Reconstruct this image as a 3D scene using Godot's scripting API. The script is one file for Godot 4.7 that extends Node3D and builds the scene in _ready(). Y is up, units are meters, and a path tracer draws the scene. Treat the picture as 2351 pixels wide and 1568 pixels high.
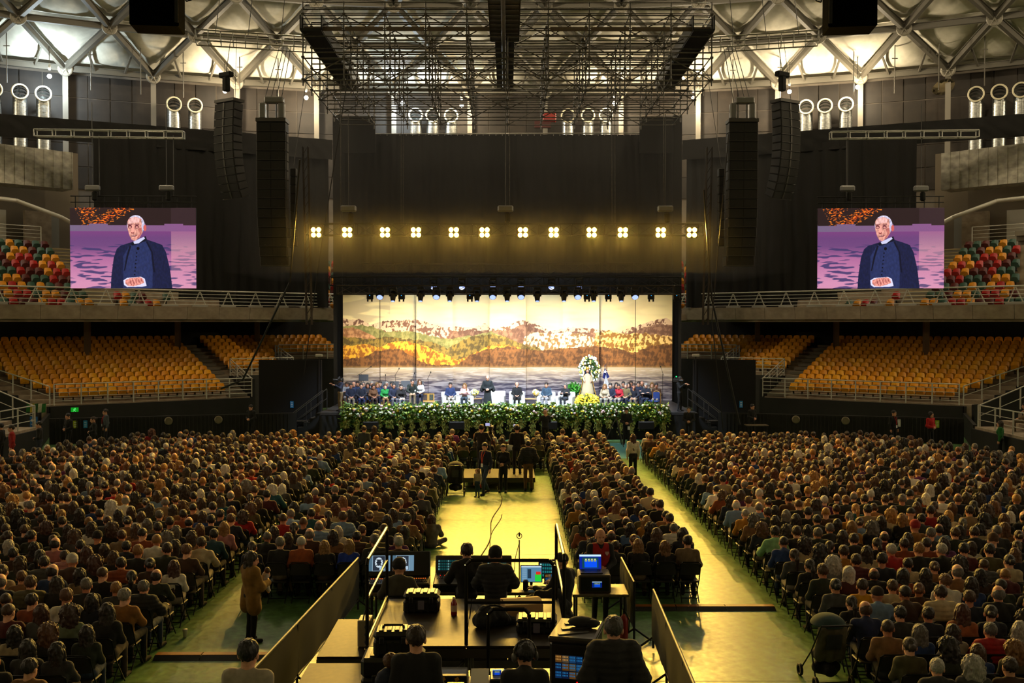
extends Node3D
# A concert hall seen from the stand behind the mixing desk. Metres, y up; the camera stands over the origin and looks along -z.
var M := {}
var taken := {}
var rng := RandomNumberGenerator.new()
var noise := FastNoiseLite.new()
var tex := {}

# ---------------------------------------------------------------- materials
func noise_tex(key, freq, octaves, lo, hi, size := 256, seamless := true, kind := 0):
	if tex.has(key): return tex[key]
	var n := FastNoiseLite.new()
	n.seed = hash(key) % 1000
	n.frequency = freq
	n.noise_type = FastNoiseLite.TYPE_CELLULAR if kind == 1 else FastNoiseLite.TYPE_SIMPLEX_SMOOTH
	n.fractal_octaves = octaves
	var t := NoiseTexture2D.new()
	t.width = size; t.height = size; t.seamless = seamless; t.noise = n
	var g := Gradient.new()
	g.colors = PackedColorArray([lo, hi]); g.offsets = PackedFloat32Array([0.0, 1.0])
	t.color_ramp = g
	tex[key] = t
	return t

func mat(key, col = Color.WHITE, rough = 0.8, metal = 0.0, texture = null, scale = Vector3.ONE, bump = null, depth = 1.0):
	if M.has(key): return M[key]
	var m := StandardMaterial3D.new()
	m.resource_name = key
	m.albedo_color = col; m.roughness = rough; m.metallic = metal
	if texture or bump:
		m.uv1_triplanar = true; m.uv1_world_triplanar = true; m.uv1_scale = scale
	if texture: m.albedo_texture = texture
	if bump:
		m.heightmap_enabled = true; m.heightmap_texture = bump; m.heightmap_scale = depth
	M[key] = m
	return m

func glow(key, col, energy, base = Color(0.02, 0.02, 0.02)):
	if M.has(key): return M[key]
	var m := StandardMaterial3D.new()
	m.resource_name = key
	m.albedo_color = base; m.roughness = 0.4
	m.emission_enabled = true; m.emission = col; m.emission_energy_multiplier = energy
	M[key] = m
	return m

func cloth(col: Color) -> StandardMaterial3D:
	var key = "cloth_" + col.to_html(false)
	if M.has(key): return M[key]
	var m: StandardMaterial3D = mat(key, col, 0.9, 0.0, noise_tex("cloth_tone", 0.02, 3, Color(0.78, 0.78, 0.78), Color(1, 1, 1)), Vector3(1.7, 1.7, 1.7))
	m.uv1_world_triplanar = false
	m.rim_enabled = true; m.rim = 0.25; m.rim_tint = 0.6
	return m

func hair_mat(col: Color) -> StandardMaterial3D:
	var key = "hair_" + col.to_html(false)
	if M.has(key): return M[key]
	var m: StandardMaterial3D = mat(key, col, 0.6, 0.0, noise_tex("hair_tone", 0.05, 3, Color(0.5, 0.5, 0.5), Color(1.05, 1.05, 1.05)), Vector3(9, 1.6, 9))
	m.uv1_world_triplanar = false
	return m

# ---------------------------------------------------------------- shapes
func st() -> SurfaceTool:
	var s := SurfaceTool.new()
	s.begin(Mesh.PRIMITIVE_TRIANGLES)
	s.set_smooth_group(-1)
	return s

func tri(s: SurfaceTool, a, b, c):
	s.add_vertex(a); s.add_vertex(c); s.add_vertex(b)

func quad(s: SurfaceTool, a, b, c, d):
	tri(s, a, b, c); tri(s, a, c, d)

func quad_uv(s: SurfaceTool, a, b, c, d):   # a bottom left, b bottom right, c top right, d top left, seen from the front
	for v in [[a, Vector2(0, 1)], [c, Vector2(1, 0)], [b, Vector2(1, 1)], [a, Vector2(0, 1)], [d, Vector2(0, 0)], [c, Vector2(1, 0)]]:
		s.set_uv(v[1]); s.add_vertex(v[0])

func box(s: SurfaceTool, c: Vector3, size: Vector3, b := Basis.IDENTITY):
	var h := size * 0.5
	var p := []
	for i in 8:
		p.append(c + b * Vector3(h.x if i & 1 else -h.x, h.y if i & 2 else -h.y, h.z if i & 4 else -h.z))
	s.set_smooth_group(-1)
	quad(s, p[4], p[5], p[7], p[6]); quad(s, p[1], p[0], p[2], p[3])
	quad(s, p[5], p[1], p[3], p[7]); quad(s, p[0], p[4], p[6], p[2])
	quad(s, p[6], p[7], p[3], p[2]); quad(s, p[0], p[1], p[5], p[4])

func bbox(s: SurfaceTool, c: Vector3, size: Vector3, e := 0.02, b := Basis.IDENTITY):   # a box with chamfered edges
	var h := size * 0.5
	e = minf(e, minf(h.x, minf(h.y, h.z)) * 0.9)
	s.set_smooth_group(-1)
	for ax in 3:
		for sg in [-1.0, 1.0]:
			var q := []
			for k in 4:
				var v := Vector3.ZERO
				v[ax] = sg * h[ax]
				v[(ax + 1) % 3] = (h[(ax + 1) % 3] - e) * (1.0 if k in [1, 2] else -1.0)
				v[(ax + 2) % 3] = (h[(ax + 2) % 3] - e) * (1.0 if k in [2, 3] else -1.0)
				q.append(c + b * v)
			if sg > 0: quad(s, q[0], q[1], q[2], q[3])
			else: quad(s, q[3], q[2], q[1], q[0])
	for ax in 3:
		var u := (ax + 1) % 3
		var w := (ax + 2) % 3
		for su in [-1.0, 1.0]:
			for sw in [-1.0, 1.0]:
				var q := []
				for k in 4:
					var v := Vector3.ZERO
					v[ax] = (h[ax] - e) * (1.0 if k in [1, 2] else -1.0)
					v[u] = su * (h[u] if k < 2 else h[u] - e)
					v[w] = sw * (h[w] - e if k < 2 else h[w])
					q.append(c + b * v)
				if su * sw > 0: quad(s, q[0], q[1], q[2], q[3])
				else: quad(s, q[3], q[2], q[1], q[0])
	for i in 8:
		var sx := 1.0 if i & 1 else -1.0
		var sy := 1.0 if i & 2 else -1.0
		var sz := 1.0 if i & 4 else -1.0
		var a := c + b * Vector3(sx * h.x, sy * (h.y - e), sz * (h.z - e))
		var d := c + b * Vector3(sx * (h.x - e), sy * h.y, sz * (h.z - e))
		var f := c + b * Vector3(sx * (h.x - e), sy * (h.y - e), sz * h.z)
		if sx * sy * sz > 0: tri(s, a, d, f)
		else: tri(s, a, f, d)

func frame_of(dir: Vector3) -> Basis:   # y along dir
	var y := dir.normalized()
	var x := y.cross(Vector3.FORWARD if absf(y.z) < 0.9 else Vector3.UP).normalized()
	return Basis(x, y, x.cross(y))

func tube(s: SurfaceTool, a: Vector3, b: Vector3, r: float, n := 6, r2 := -1.0, caps := true):
	if r2 < 0.0: r2 = r
	var f := frame_of(b - a)
	for i in n:
		var t0 := TAU * i / n
		var t1 := TAU * (i + 1) / n
		var d0 := f.x * cos(t0) + f.z * sin(t0)
		var d1 := f.x * cos(t1) + f.z * sin(t1)
		s.set_smooth_group(1)
		quad(s, a + d1 * r, a + d0 * r, b + d0 * r2, b + d1 * r2)
		if caps:
			s.set_smooth_group(-1)
			tri(s, a, a + d0 * r, a + d1 * r); tri(s, b, b + d1 * r2, b + d0 * r2)

func beam(s: SurfaceTool, a: Vector3, b: Vector3, w: float, h: float):   # a square bar, h upwards where it can
	var z := (b - a).normalized()
	var x := Vector3.UP.cross(z)
	x = Vector3.RIGHT if x.length() < 0.01 else x.normalized()
	box(s, (a + b) * 0.5, Vector3(w, h, a.distance_to(b)), Basis(x, z.cross(x), z))

func path(s: SurfaceTool, pts: Array, r: float, n := 5):
	for i in pts.size() - 1:
		tube(s, pts[i], pts[i + 1], r, n, r, i == 0 or i == pts.size() - 2)

func sag(a: Vector3, b: Vector3, drop: float, n := 10) -> Array:
	var o := []
	for i in n + 1:
		var t := float(i) / n
		o.append(a.lerp(b, t) - Vector3(0, drop * 4.0 * t * (1.0 - t), 0))
	return o

func lathe(s: SurfaceTool, prof: Array, n := 16, xf := Transform3D.IDENTITY):   # prof: [radius, y] from bottom to top
	s.set_smooth_group(1)
	for i in prof.size() - 1:
		for k in n:
			var t0 := TAU * k / n
			var t1 := TAU * (k + 1) / n
			var a = xf * Vector3(cos(t0) * prof[i][0], prof[i][1], sin(t0) * prof[i][0])
			var b = xf * Vector3(cos(t1) * prof[i][0], prof[i][1], sin(t1) * prof[i][0])
			var c = xf * Vector3(cos(t1) * prof[i + 1][0], prof[i + 1][1], sin(t1) * prof[i + 1][0])
			var d = xf * Vector3(cos(t0) * prof[i + 1][0], prof[i + 1][1], sin(t0) * prof[i + 1][0])
			if prof[i][0] > 0.0001: tri(s, b, a, c)
			if prof[i + 1][0] > 0.0001: tri(s, a, d, c)

func prism(s: SurfaceTool, poly: PackedVector2Array, depth: float, xf := Transform3D.IDENTITY):   # a flat outline in x, y with thickness along z, front at z = 0
	if Geometry2D.is_polygon_clockwise(poly): poly.reverse()
	var t := Geometry2D.triangulate_polygon(poly)
	s.set_smooth_group(-1)
	var z := Vector3(0, 0, -depth)
	for i in range(0, t.size(), 3):
		var q := []
		for k in 3: q.append(Vector3(poly[t[i + k]].x, poly[t[i + k]].y, 0))
		if (q[1] - q[0]).cross(q[2] - q[0]).z < 0: q.reverse()
		tri(s, xf * q[0], xf * q[1], xf * q[2]); tri(s, xf * (q[2] + z), xf * (q[1] + z), xf * (q[0] + z))
	for i in poly.size():
		var a := Vector3(poly[i].x, poly[i].y, 0)
		var b := Vector3(poly[(i + 1) % poly.size()].x, poly[(i + 1) % poly.size()].y, 0)
		quad(s, xf * b, xf * a, xf * (a + z), xf * (b + z))

func ball(s: SurfaceTool, c: Vector3, r: Vector3, n := 10, rings := 6):
	var prof := []
	for i in rings + 1:
		var t := -PI / 2 + PI * i / rings
		prof.append([maxf(cos(t), 0.0), sin(t)])
	lathe(s, prof, n, Transform3D(Basis.from_scale(r), c))

# ---------------------------------------------------------------- objects
func numbered(called: String) -> String:
	var n: int = taken.get(called, 0)
	taken[called] = n + 1
	return called if n == 0 else "%s_%03d" % [called, n]

func done(s) -> Mesh:
	if s is Mesh: return s
	s.generate_normals()
	return s.commit()

func obj(called: String, s, m: Material, parent: Node = null, at := Vector3.ZERO) -> MeshInstance3D:
	var o := MeshInstance3D.new()
	o.mesh = done(s)
	o.material_override = m
	o.position = at
	if parent == null or parent == self:
		o.name = numbered(called); add_child(o)
	else:
		o.name = called; parent.add_child(o, true)
	return o

func tag(o, label, category, group = "", kind = ""):
	o.set_meta("label", label)
	if category: o.set_meta("category", category)
	if group: o.set_meta("group", group)
	if kind: o.set_meta("kind", kind)
	return o

func thing(called, label, category, at := Vector3.ZERO, turn := 0.0, group = "") -> Node3D:
	var o := Node3D.new()
	o.name = numbered(called)
	add_child(o)
	o.position = at; o.rotation.y = turn
	return tag(o, label, category, group)

func struct_node(called, label) -> Node3D:
	var o := Node3D.new()
	o.name = called
	add_child(o)
	o.set_meta("kind", "structure"); o.set_meta("label", label)
	return o

func struct(called, s, m, label) -> MeshInstance3D:
	var o := obj(called, s, m)
	o.set_meta("kind", "structure"); o.set_meta("label", label)
	return o

func omni(parent, at, col, e, size := 0.2):
	var l := OmniLight3D.new()
	l.name = "lamp_light"
	parent.add_child(l, true)
	l.position = at
	l.light_color = col; l.light_energy = e; l.light_size = size; l.omni_range = 300.0; l.omni_attenuation = 2.0; l.shadow_enabled = true
	return l

func spot(parent, at, to, col, e, angle, size := 0.1, soft := 0.4):
	var l := SpotLight3D.new()
	l.name = "lamp_light"
	parent.add_child(l, true)
	at = parent.to_global(at); to = parent.to_global(to)
	l.look_at_from_position(at, to, Vector3.UP if absf((to - at).normalized().y) < 0.98 else Vector3.RIGHT)
	l.light_color = col; l.light_energy = e; l.light_size = size; l.spot_range = 300.0; l.spot_attenuation = 2.0; l.spot_angle = angle; l.spot_angle_attenuation = soft; l.shadow_enabled = true
	return l

const BAY := 30.0

func pillow(a: Vector3, b: Vector3, c: Vector3, sd: int) -> Mesh:   # a slack triangular quilt, bulging to the hall
	var n := 7
	var s := SurfaceTool.new()
	s.begin(Mesh.PRIMITIVE_TRIANGLES)
	s.set_smooth_group(0)
	var nrm := (b - a).cross(c - a).normalized()
	if nrm.y > 0: nrm = -nrm
	var at = func(i: int, j: int):
		var u := float(i) / n
		var v := float(j) / n
		var w := 1.0 - u - v
		var p: Vector3 = a * w + b * u + c * v
		return p + nrm * (pow(27.0 * u * v * maxf(w, 0.0), 0.6) * 0.5 + 0.05 * noise.get_noise_3d(p.x * 1.2, p.y * 1.2 + sd, p.z * 1.2))
	for i in n:
		for j in n - i:
			var q := [at.call(i, j), at.call(i + 1, j), at.call(i, j + 1)]
			var list := [q]
			if i + j < n - 1: list.append([at.call(i + 1, j), at.call(i + 1, j + 1), at.call(i, j + 1)])
			for t in list:
				if (t[1] - t[0]).cross(t[2] - t[0]).dot(nrm) > 0: tri(s, t[0], t[1], t[2])
				else: tri(s, t[0], t[2], t[1])
	s.generate_normals()
	return s.commit()
const BLINDER := 135.0
const STAGE_SPOT := 64.0
const SCREEN := 1.0

# ---------------------------------------------------------------- the scene
func _ready():
	rng.seed = 20240611
	noise.seed = 7
	noise.frequency = 1.0
	noise.fractal_octaves = 2
	var cam := Camera3D.new()
	cam.name = "camera"
	add_child(cam)
	cam.fov = 38.43
	cam.near = 0.5; cam.far = 400.0
	cam.position = Vector3(0, 5.9, 0)
	cam.rotation_degrees = Vector3(-1.1, -0.26, 0)
	cam.current = true
	var we := WorldEnvironment.new()
	we.name = "hall_air"
	var e := Environment.new()
	e.background_mode = Environment.BG_COLOR
	e.background_color = Color.BLACK
	e.tonemap_mode = Environment.TONE_MAPPER_LINEAR
	e.tonemap_exposure = 1.0
	e.sdfgi_enabled = true; e.ssao_enabled = true; e.ssil_enabled = true
	e.volumetric_fog_enabled = true; e.volumetric_fog_density = 0.0
	we.environment = e
	add_child(we)
	print("setting"); setting()
	print("roof"); roof()
	print("tiers"); for side in [-1.0, 1.0]: tiers(side)
	print("drapes"); drapes()
	print("rigging"); rigging()
	print("stage"); stage()
	print("people kit"); people_kit()
	print("stage people"); stage_people()
	print("audience"); audience()
	print("standing"); standing_people()
	print("desk"); mixing_desk()
	print("small"); small_things()
	print("done")

func ring(az: float, r: float, y: float) -> Vector3:   # az in degrees from straight ahead
	return Vector3(sin(deg_to_rad(az)) * r, y, -cos(deg_to_rad(az)) * r)

func setting():
	# floor of the hall: green sports vinyl
	var grime = noise_tex("vinyl", 0.008, 6, Color(0.64, 0.67, 0.6), Color(1.05, 1.05, 1.05), 512)
	var fm = mat("green_vinyl", Color(0.39, 0.55, 0.35), 0.42, 0.0, grime, Vector3(0.8, 0.8, 0.8))
	fm.roughness_texture = noise_tex("vinyl_gloss", 0.02, 4, Color(0.65, 0.65, 0.65), Color(1.2, 1.2, 1.2), 512)
	var s := st()
	box(s, Vector3(0, -0.15, -8), Vector3(170, 0.3, 170))
	var fl := struct("floor", s, fm, "green vinyl sports floor of the hall")
	# seams of the vinyl sheets: thin welded ridges lying on the floor
	s = st()
	for k in 5:
		box(s, Vector3(0, 0.001, -16.0 - 4.4 * k), Vector3(24, 0.002, 0.008))
	obj("sheet_seam", s, mat("seam", Color(0.22, 0.27, 0.17), 0.6), fl)
	s = st(); box(s, Vector3(5.1, 0.002, -45.2), Vector3(2.6, 0.004, 5.5)); box(s, Vector3(-5.9, 0.002, -45.2), Vector3(2.0, 0.004, 5.5))
	obj("court_marking", s, mat("court_blue", Color(0.36, 0.66, 0.78), 0.4), fl)

	# the outer wall: a drum with cladding panels where it is in view
	var wall_m = mat("wall_render", Color(0.44, 0.41, 0.37), 0.85, 0.0, noise_tex("plaster", 0.01, 5, Color(0.7, 0.68, 0.66), Color(1, 1, 1), 512), Vector3(0.12, 0.12, 0.12))
	s = st()
	for k in 82:
		var a := k * 360.0 / 82
		var b := (k + 1) * 360.0 / 82
		quad(s, ring(b, 76.5, 0), ring(a, 76.5, 0), ring(a, 76.5, 24.6), ring(b, 76.5, 24.6))
		quad(s, ring(a, 77.0, 0), ring(b, 77.0, 0), ring(b, 77.0, 24.6), ring(a, 77.0, 24.6))
		quad(s, ring(a, 76.5, 24.6), ring(b, 76.5, 24.6), ring(b, 77.0, 24.6), ring(a, 77.0, 24.6))
	var w := struct("wall_back", s, wall_m, "drum-shaped outer wall clad in dark grey panels")
	var tones := []
	for k in 4:
		var c: float = 0.15 + 0.02 * k
		tones.append(mat("cladding_%d" % k, Color(c * 1.15, c * 0.98, c * 0.82), 0.6, 0.15, noise_tex("plaster2", 0.008, 5, Color(0.6, 0.58, 0.56), Color(1, 1, 1), 512), Vector3(0.2, 0.2, 0.2)))
	var step := 360.0 / 82 / 4
	for k in range(-26, 26):
		for r in 5:
			s = st()
			var a := (k + 0.5) * step
			var c := ring(a, 76.42, 16.2 + r * 1.62)
			box(s, Vector3.ZERO, Vector3(1.40, 1.56, 0.08))
			var o := obj("cladding_panel", s, tones[rng.randi() % 4], w, c)
			o.rotation.y = -deg_to_rad(a)
	for k in range(-7, 7):
		s = st(); box(s, Vector3.ZERO, Vector3(0.36, 10.6, 0.36))
		var o := obj("wall_column", s, mat("steel_paint", Color(0.5, 0.48, 0.44), 0.5, 0.2), w, ring((k + 0.5) * 360.0 / 82, 75.4, 17.9))
		o.rotation.y = -deg_to_rad((k + 0.5) * 360.0 / 82)
	ducts()

func ducts():
	var zinc = mat("zinc_spiral", Color(0.72, 0.73, 0.72), 0.34, 0.85, noise_tex("zinc", 0.03, 3, Color(0.6, 0.6, 0.6), Color(1, 1, 1)), Vector3(0.5, 1.0, 0.5))
	var cream = mat("duct_flange", Color(0.82, 0.79, 0.68), 0.6)
	var where := {"beyond the screen over red seats": [-27.5, -26.3, -25.2], "above the black side drape": [-18.7, -17.6], "behind the scaffold grid": [-5.33, -4.35, -3.28], "beside the red hoist": [3.51, 4.67, 5.71],
		"beside the curved loudspeaker hang": [16.9, 17.9, 19.0], "beside the oval speaker on the wall": [25.5, 26.6, 27.6]}
	for place in where:
		var n := 0
		for az in where[place]:
			n += 1
			var base := ring(az, 74.6, 0)
			var t := thing("air_duct", "zinc air duct with cream mouth, %s one %s" % [nth(n - 1), place], "duct", Vector3(base.x, 16.2, base.z), -deg_to_rad(az), "air ducts on the drum wall")
			var s := st()
			tube(s, Vector3(0, 1.0, 0), Vector3(0, 4.75, 0), 0.45, 16)
			for k in 14: tube(s, Vector3(0, 1.15 + k * 0.26, 0), Vector3(0, 1.18 + k * 0.26, 0), 0.465, 16)
			obj("pipe", s, zinc, t)
			s = st()
			tube(s, Vector3(0, 0.0, 0), Vector3(0, 1.0, 0), 0.62, 12, 0.45)
			obj("flared_foot", s, zinc, t)
			s = st()   # elbow that turns the mouth to the hall
			var last := Vector3(0, 4.75, 0)
			for k in 5:
				var q := deg_to_rad(18.0 * (k + 1))
				var p := Vector3(0, 4.75 + sin(q) * 0.5, 0.5 - cos(q) * 0.5)
				tube(s, last, p, 0.45, 14, 0.45, false)
				last = p
			obj("elbow", s, zinc, t)
			s = st()
			var prof := [[0.43, 0.0], [0.54, 0.0], [0.54, 0.1], [0.43, 0.1], [0.43, 0.0]]
			lathe(s, prof, 28, Transform3D(Basis(Vector3.RIGHT, Vector3.BACK, Vector3.UP), last))
			obj("mouth_flange", s, cream, t)

func roof():
	var c := struct_node("ceiling", "domed roof of cream fabric panels on a steel triangle lattice")
	var steel = mat("roof_steel", Color(0.33, 0.315, 0.28), 0.55, 0.1)
	var fabric = mat("roof_fabric", Color(0.87, 0.85, 0.79), 0.9, 0.0, noise_tex("quilt", 0.012, 4, Color(0.86, 0.86, 0.85), Color(1, 1, 1), 512), Vector3(0.25, 0.25, 0.25))
	var R := [75.0, 70.3, 65.6, 60.7, 55.8]
	var Y := [23.5, 25.4, 26.85, 28.0, 28.9]
	var da := 360.0 / 82
	var node = func(r, k): return ring((k + (0.5 if r % 2 == 0 else 0.0)) * da, R[r], Y[r])
	var out = func(p: Vector3): return p + Vector3(p.x, 0, p.z).normalized() * 0.25 + Vector3(0, 0.55, 0)
	var far := st()
	for r in 4:
		for k in range(-41, 41):
			var a: Vector3 = node.call(r, k)
			var b: Vector3 = node.call(r, k + 1)
			var up: Vector3 = node.call(r + 1, k + 1 if r % 2 == 0 else k)
			var up2: Vector3 = node.call(r + 1, k + 2 if r % 2 == 0 else k + 1)
			var tris := [[a, b, up], [up, b, up2]]
			if absf(k + 0.5) < 8.5 and r < 4:
				for q in tris:
					obj("roof_panel", pillow(out.call(q[0]), out.call(q[1]), out.call(q[2]), k + 100 * r), fabric, c)
				for e in [[a, b], [a, up], [b, up]]:
					var s := st()
					beam(s, e[0], e[1], 0.26, 0.36)
					beam(s, e[0] + Vector3(0, 0.2, 0), e[1] + Vector3(0, 0.2, 0), 0.42, 0.05)
					obj("roof_beam", s, steel, c)
				if r == 0:
					for e in [[a, b, up], [b, a, up]]:
						var s := st()
						beam(s, e[0].lerp(e[2], 0.5), e[0].lerp(e[1], 0.33), 0.12, 0.14)
						obj("roof_strut", s, steel, c)
				var s2 := st()
				var nrm := Vector3(-a.x, -20, -a.z).normalized()
				var f := Transform3D(frame_of(nrm), a + nrm * 0.1)
				lathe(s2, [[0.0, -0.2], [0.5, -0.2], [0.5, 0.12], [0.36, 0.2], [0.3, 0.1], [0.12, 0.1], [0.1, 0.22], [0.0, 0.22]], 16, f)
				for q in 6:
					var d := f.basis * Vector3(cos(q * PI / 3), 0, sin(q * PI / 3))
					beam(s2, f.origin + d * 0.12 + nrm * 0.16, f.origin + d * 0.45 + nrm * 0.18, 0.05, 0.05)
				obj("roof_node", s2, mat("node_cast", Color(0.5, 0.48, 0.43), 0.55, 0.1), c)
			else:
				for q in tris: tri(far, out.call(q[0]), out.call(q[2]), out.call(q[1]))
	for k in 82:
		var a: Vector3 = out.call(node.call(4, k))
		var b: Vector3 = out.call(node.call(4, k + 1))
		tri(far, a, Vector3(0, 33.5, 0), b)
	for k in 82:   # the strip between drum and first ring
		var a: Vector3 = out.call(node.call(0, k))
		var b: Vector3 = out.call(node.call(0, k + 1))
		var a2 := ring((k + 0.5) * da, 76.8, 24.0)
		var b2 := ring((k + 1.5) * da, 76.8, 24.0)
		quad(far, a2, b2, b, a)
	obj("roof_shell", far, fabric, c)
	# thin drop rods below the lattice
	for az in [-26.9, -22.9, -20.4, -18.2, -15.2, -13.1, 12.9, 15.5, 19.4, 21.5, 23.7, 25.9]:
		var s := st()
		tube(s, ring(az, 72.4, 24.9), ring(az, 72.4, 21.6), 0.035, 5)
		box(s, ring(az, 72.4, 24.0), Vector3(0.4, 0.05, 0.05))
		obj("drop_rod", s, steel, c)
	# high-bay lamps at the first ring: [bearing, height, tint]; the ones past 90 degrees hang behind the photographer; unseen side, rear and inner ones are added fill for seats and dome
	var cool := Color(0.9, 0.97, 1.0)
	var white := Color(1.0, 0.91, 0.75)
	var n := 0
	for a in [[-24.9, 22.35, cool], [-16.0, 22.3, white], [-11.55, 22.15, white], [-6.1, 22.0, cool], [-2.67, 21.9, white], [6.2, 22.0, white], [10.7, 22.2, white], [16.0, 22.3, white], [19.6, 22.3, white],
			[-40, 22.3, white], [40, 22.3, white], [-58, 22.3, white], [58, 22.3, white], [-76, 22.3, white], [76, 22.3, white], [-94, 22.3, white], [94, 22.3, white], [-112, 22.3, white], [112, 22.3, white], [-130, 22.3, white], [130, 22.3, white],
			[-36, 27.0, white, 1.3, 56.0], [-24, 27.0, white, 1.3, 56.0], [-12, 27.0, white, 1.3, 56.0], [0, 27.0, white, 1.3, 56.0], [12, 27.0, white, 1.3, 56.0], [24, 27.0, white, 1.3, 56.0], [36, 27.0, white, 1.3, 56.0]]:
		n += 1
		var p := ring(a[0], a[4] if a.size() > 4 else 73.0, a[1])
		var t := thing("high_bay_or_fill_lamp", "glowing high-bay lamp under the %s roof ring, %s lamp" % ["inner" if a.size() > 4 else "outer", nth(n - 1)], "lamp", p, -deg_to_rad(a[0]), "high-bay lamps under the dome")
		var s := st(); lathe(s, [[0.0, 0.5], [0.06, 0.5], [0.09, 0.6], [0.09, 0.9], [0.0, 0.95]], 14)
		obj("ballast_can", s, mat("lamp_can", Color(0.75, 0.75, 0.72), 0.35, 0.7), t)
		s = st(); tube(s, Vector3(0, 0.95, 0), Vector3(0, 2.2, 0), 0.03, 5)
		obj("stem", s, steel, t)
		s = st(); ball(s, Vector3(0, 0.08, 0), Vector3(0.15, 0.15, 0.15), 12, 6)
		obj("lamp_bulb", s, glow("bay_%s" % a[2].to_html(false), a[2], 40.0), t)
		omni(t, Vector3(0, 0.08, 0), a[2], BAY * (1.0 if absf(a[0]) < 30 and a.size() == 3 else a[3] if a.size() > 3 else 3.3), 0.2)

func shell_panel(w: float, y0: float, y1: float, z0: float, z1: float, bow: float, thick: float, round_top := 0.85) -> SurfaceTool:   # a curved plastic shell, front towards +z
	var s := SurfaceTool.new()
	s.begin(Mesh.PRIMITIVE_TRIANGLES)
	s.set_smooth_group(0)
	var nx := 6
	var ny := 4
	var at = func(i: int, j: int, back: bool):
		var u := float(i) / nx * 2.0 - 1.0
		var v := float(j) / ny
		var half := w * 0.5 * (1.0 if v < 0.7 else lerpf(1.0, round_top, (v - 0.7) / 0.3))
		var yy := lerpf(y0, y1, v) - (u * u * 0.035 * v if v > 0.5 else 0.0)
		return Vector3(u * half, yy, lerpf(z0, z1, v) + bow * u * u - (thick if back else 0.0))
	for i in nx:
		for j in ny:
			quad(s, at.call(i, j, false), at.call(i + 1, j, false), at.call(i + 1, j + 1, false), at.call(i, j + 1, false))
			quad(s, at.call(i + 1, j, true), at.call(i, j, true), at.call(i, j + 1, true), at.call(i + 1, j + 1, true))
	s.set_smooth_group(-1)
	for i in nx:
		quad(s, at.call(i, ny, false), at.call(i + 1, ny, false), at.call(i + 1, ny, true), at.call(i, ny, true))
		quad(s, at.call(i + 1, 0, false), at.call(i, 0, false), at.call(i, 0, true), at.call(i + 1, 0, true))
	for j in ny:
		quad(s, at.call(nx, j, false), at.call(nx, j, true), at.call(nx, j + 1, true), at.call(nx, j + 1, false))
		quad(s, at.call(0, j, true), at.call(0, j, false), at.call(0, j + 1, false), at.call(0, j + 1, true))
	return s

var seat_mesh := {}
func seat_kit():
	if seat_mesh: return
	seat_mesh.back = done(shell_panel(0.44, 0.36, 0.84, -0.02, -0.16, 0.06, 0.03, 0.8))
	seat_mesh.pan = done(shell_panel(0.41, 0.34, 0.63, 0.03, 0.2, 0.02, 0.035, 0.9))
	var s := st()
	box(s, Vector3(0, 0.3, -0.04), Vector3(0.06, 0.3, 0.12)); box(s, Vector3(0, 0.42, 0.02), Vector3(0.4, 0.05, 0.1)); box(s, Vector3(0, 0.15, -0.1), Vector3(0.08, 0.06, 0.2))
	seat_mesh.bracket = done(s)
	s = st()
	s.append_from(seat_mesh.back, 0, Transform3D.IDENTITY); s.append_from(seat_mesh.pan, 0, Transform3D.IDENTITY)
	seat_mesh.whole = s.commit()

func plastic(col: Color):
	return mat("plastic_" + col.to_html(false), col, 0.38, 0.0, noise_tex("plastic_dust", 0.03, 3, Color(0.82, 0.82, 0.82), Color(1, 1, 1)), Vector3(1.3, 1.3, 1.3))

func stadium_chair(called: String, at: Vector3, turn: float, col: Color, label: String, group: String):
	var t := thing(called, label, "chair", at, turn, group)
	var m = plastic(col)
	obj("backrest", seat_mesh.back, m, t); obj("tip_up_pan", seat_mesh.pan, m, t); obj("bracket", seat_mesh.bracket, mat("seat_bracket", Color(0.12, 0.11, 0.1), 0.6, 0.3), t)
	return t

func railing(called, label, pts: Array, height: float, bars: int, gap := 1.4, thick := 0.03, m = null):
	if m == null: m = mat("rail_galv", Color(0.74, 0.73, 0.69), 0.5, 0.2)
	var t := thing(called, label, "railing", pts[0], 0.0, "galvanised railings of the tiers")
	var o: Vector3 = pts[0]
	for i in pts.size() - 1:
		var a: Vector3 = pts[i] - o
		var b: Vector3 = pts[i + 1] - o
		for k in bars:
			var s := st()
			var y := height * (k + 1.0) / bars
			tube(s, a + Vector3(0, y, 0), b + Vector3(0, y, 0), thick if k == bars - 1 else thick * 0.6, 6)
			obj("top_rail" if k == bars - 1 else "bar", s, m, t)
		var n := maxi(1, roundi(a.distance_to(b) / gap))
		for k in n + 1:
			if k == n and i < pts.size() - 2: continue
			var p := a.lerp(b, float(k) / n)
			var s := st(); tube(s, p, p + Vector3(0, height, 0), thick * 1.3, 6)
			obj("post", s, m, t)
	return t

const ORD := ["first", "second", "third", "fourth", "fifth", "sixth", "seventh", "eighth", "ninth", "tenth", "eleventh", "twelfth", "thirteenth", "fourteenth", "fifteenth", "sixteenth", "seventeenth", "eighteenth", "nineteenth", "twentieth"]
func nth(k: int) -> String:
	if k < 20: return ORD[k]
	var tens := ["", "", "twenty", "thirty", "forty"]
	var n := k + 1
	return tens[n / 10] + ("-" + ORD[n % 10 - 1] if n % 10 else "th")

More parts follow.
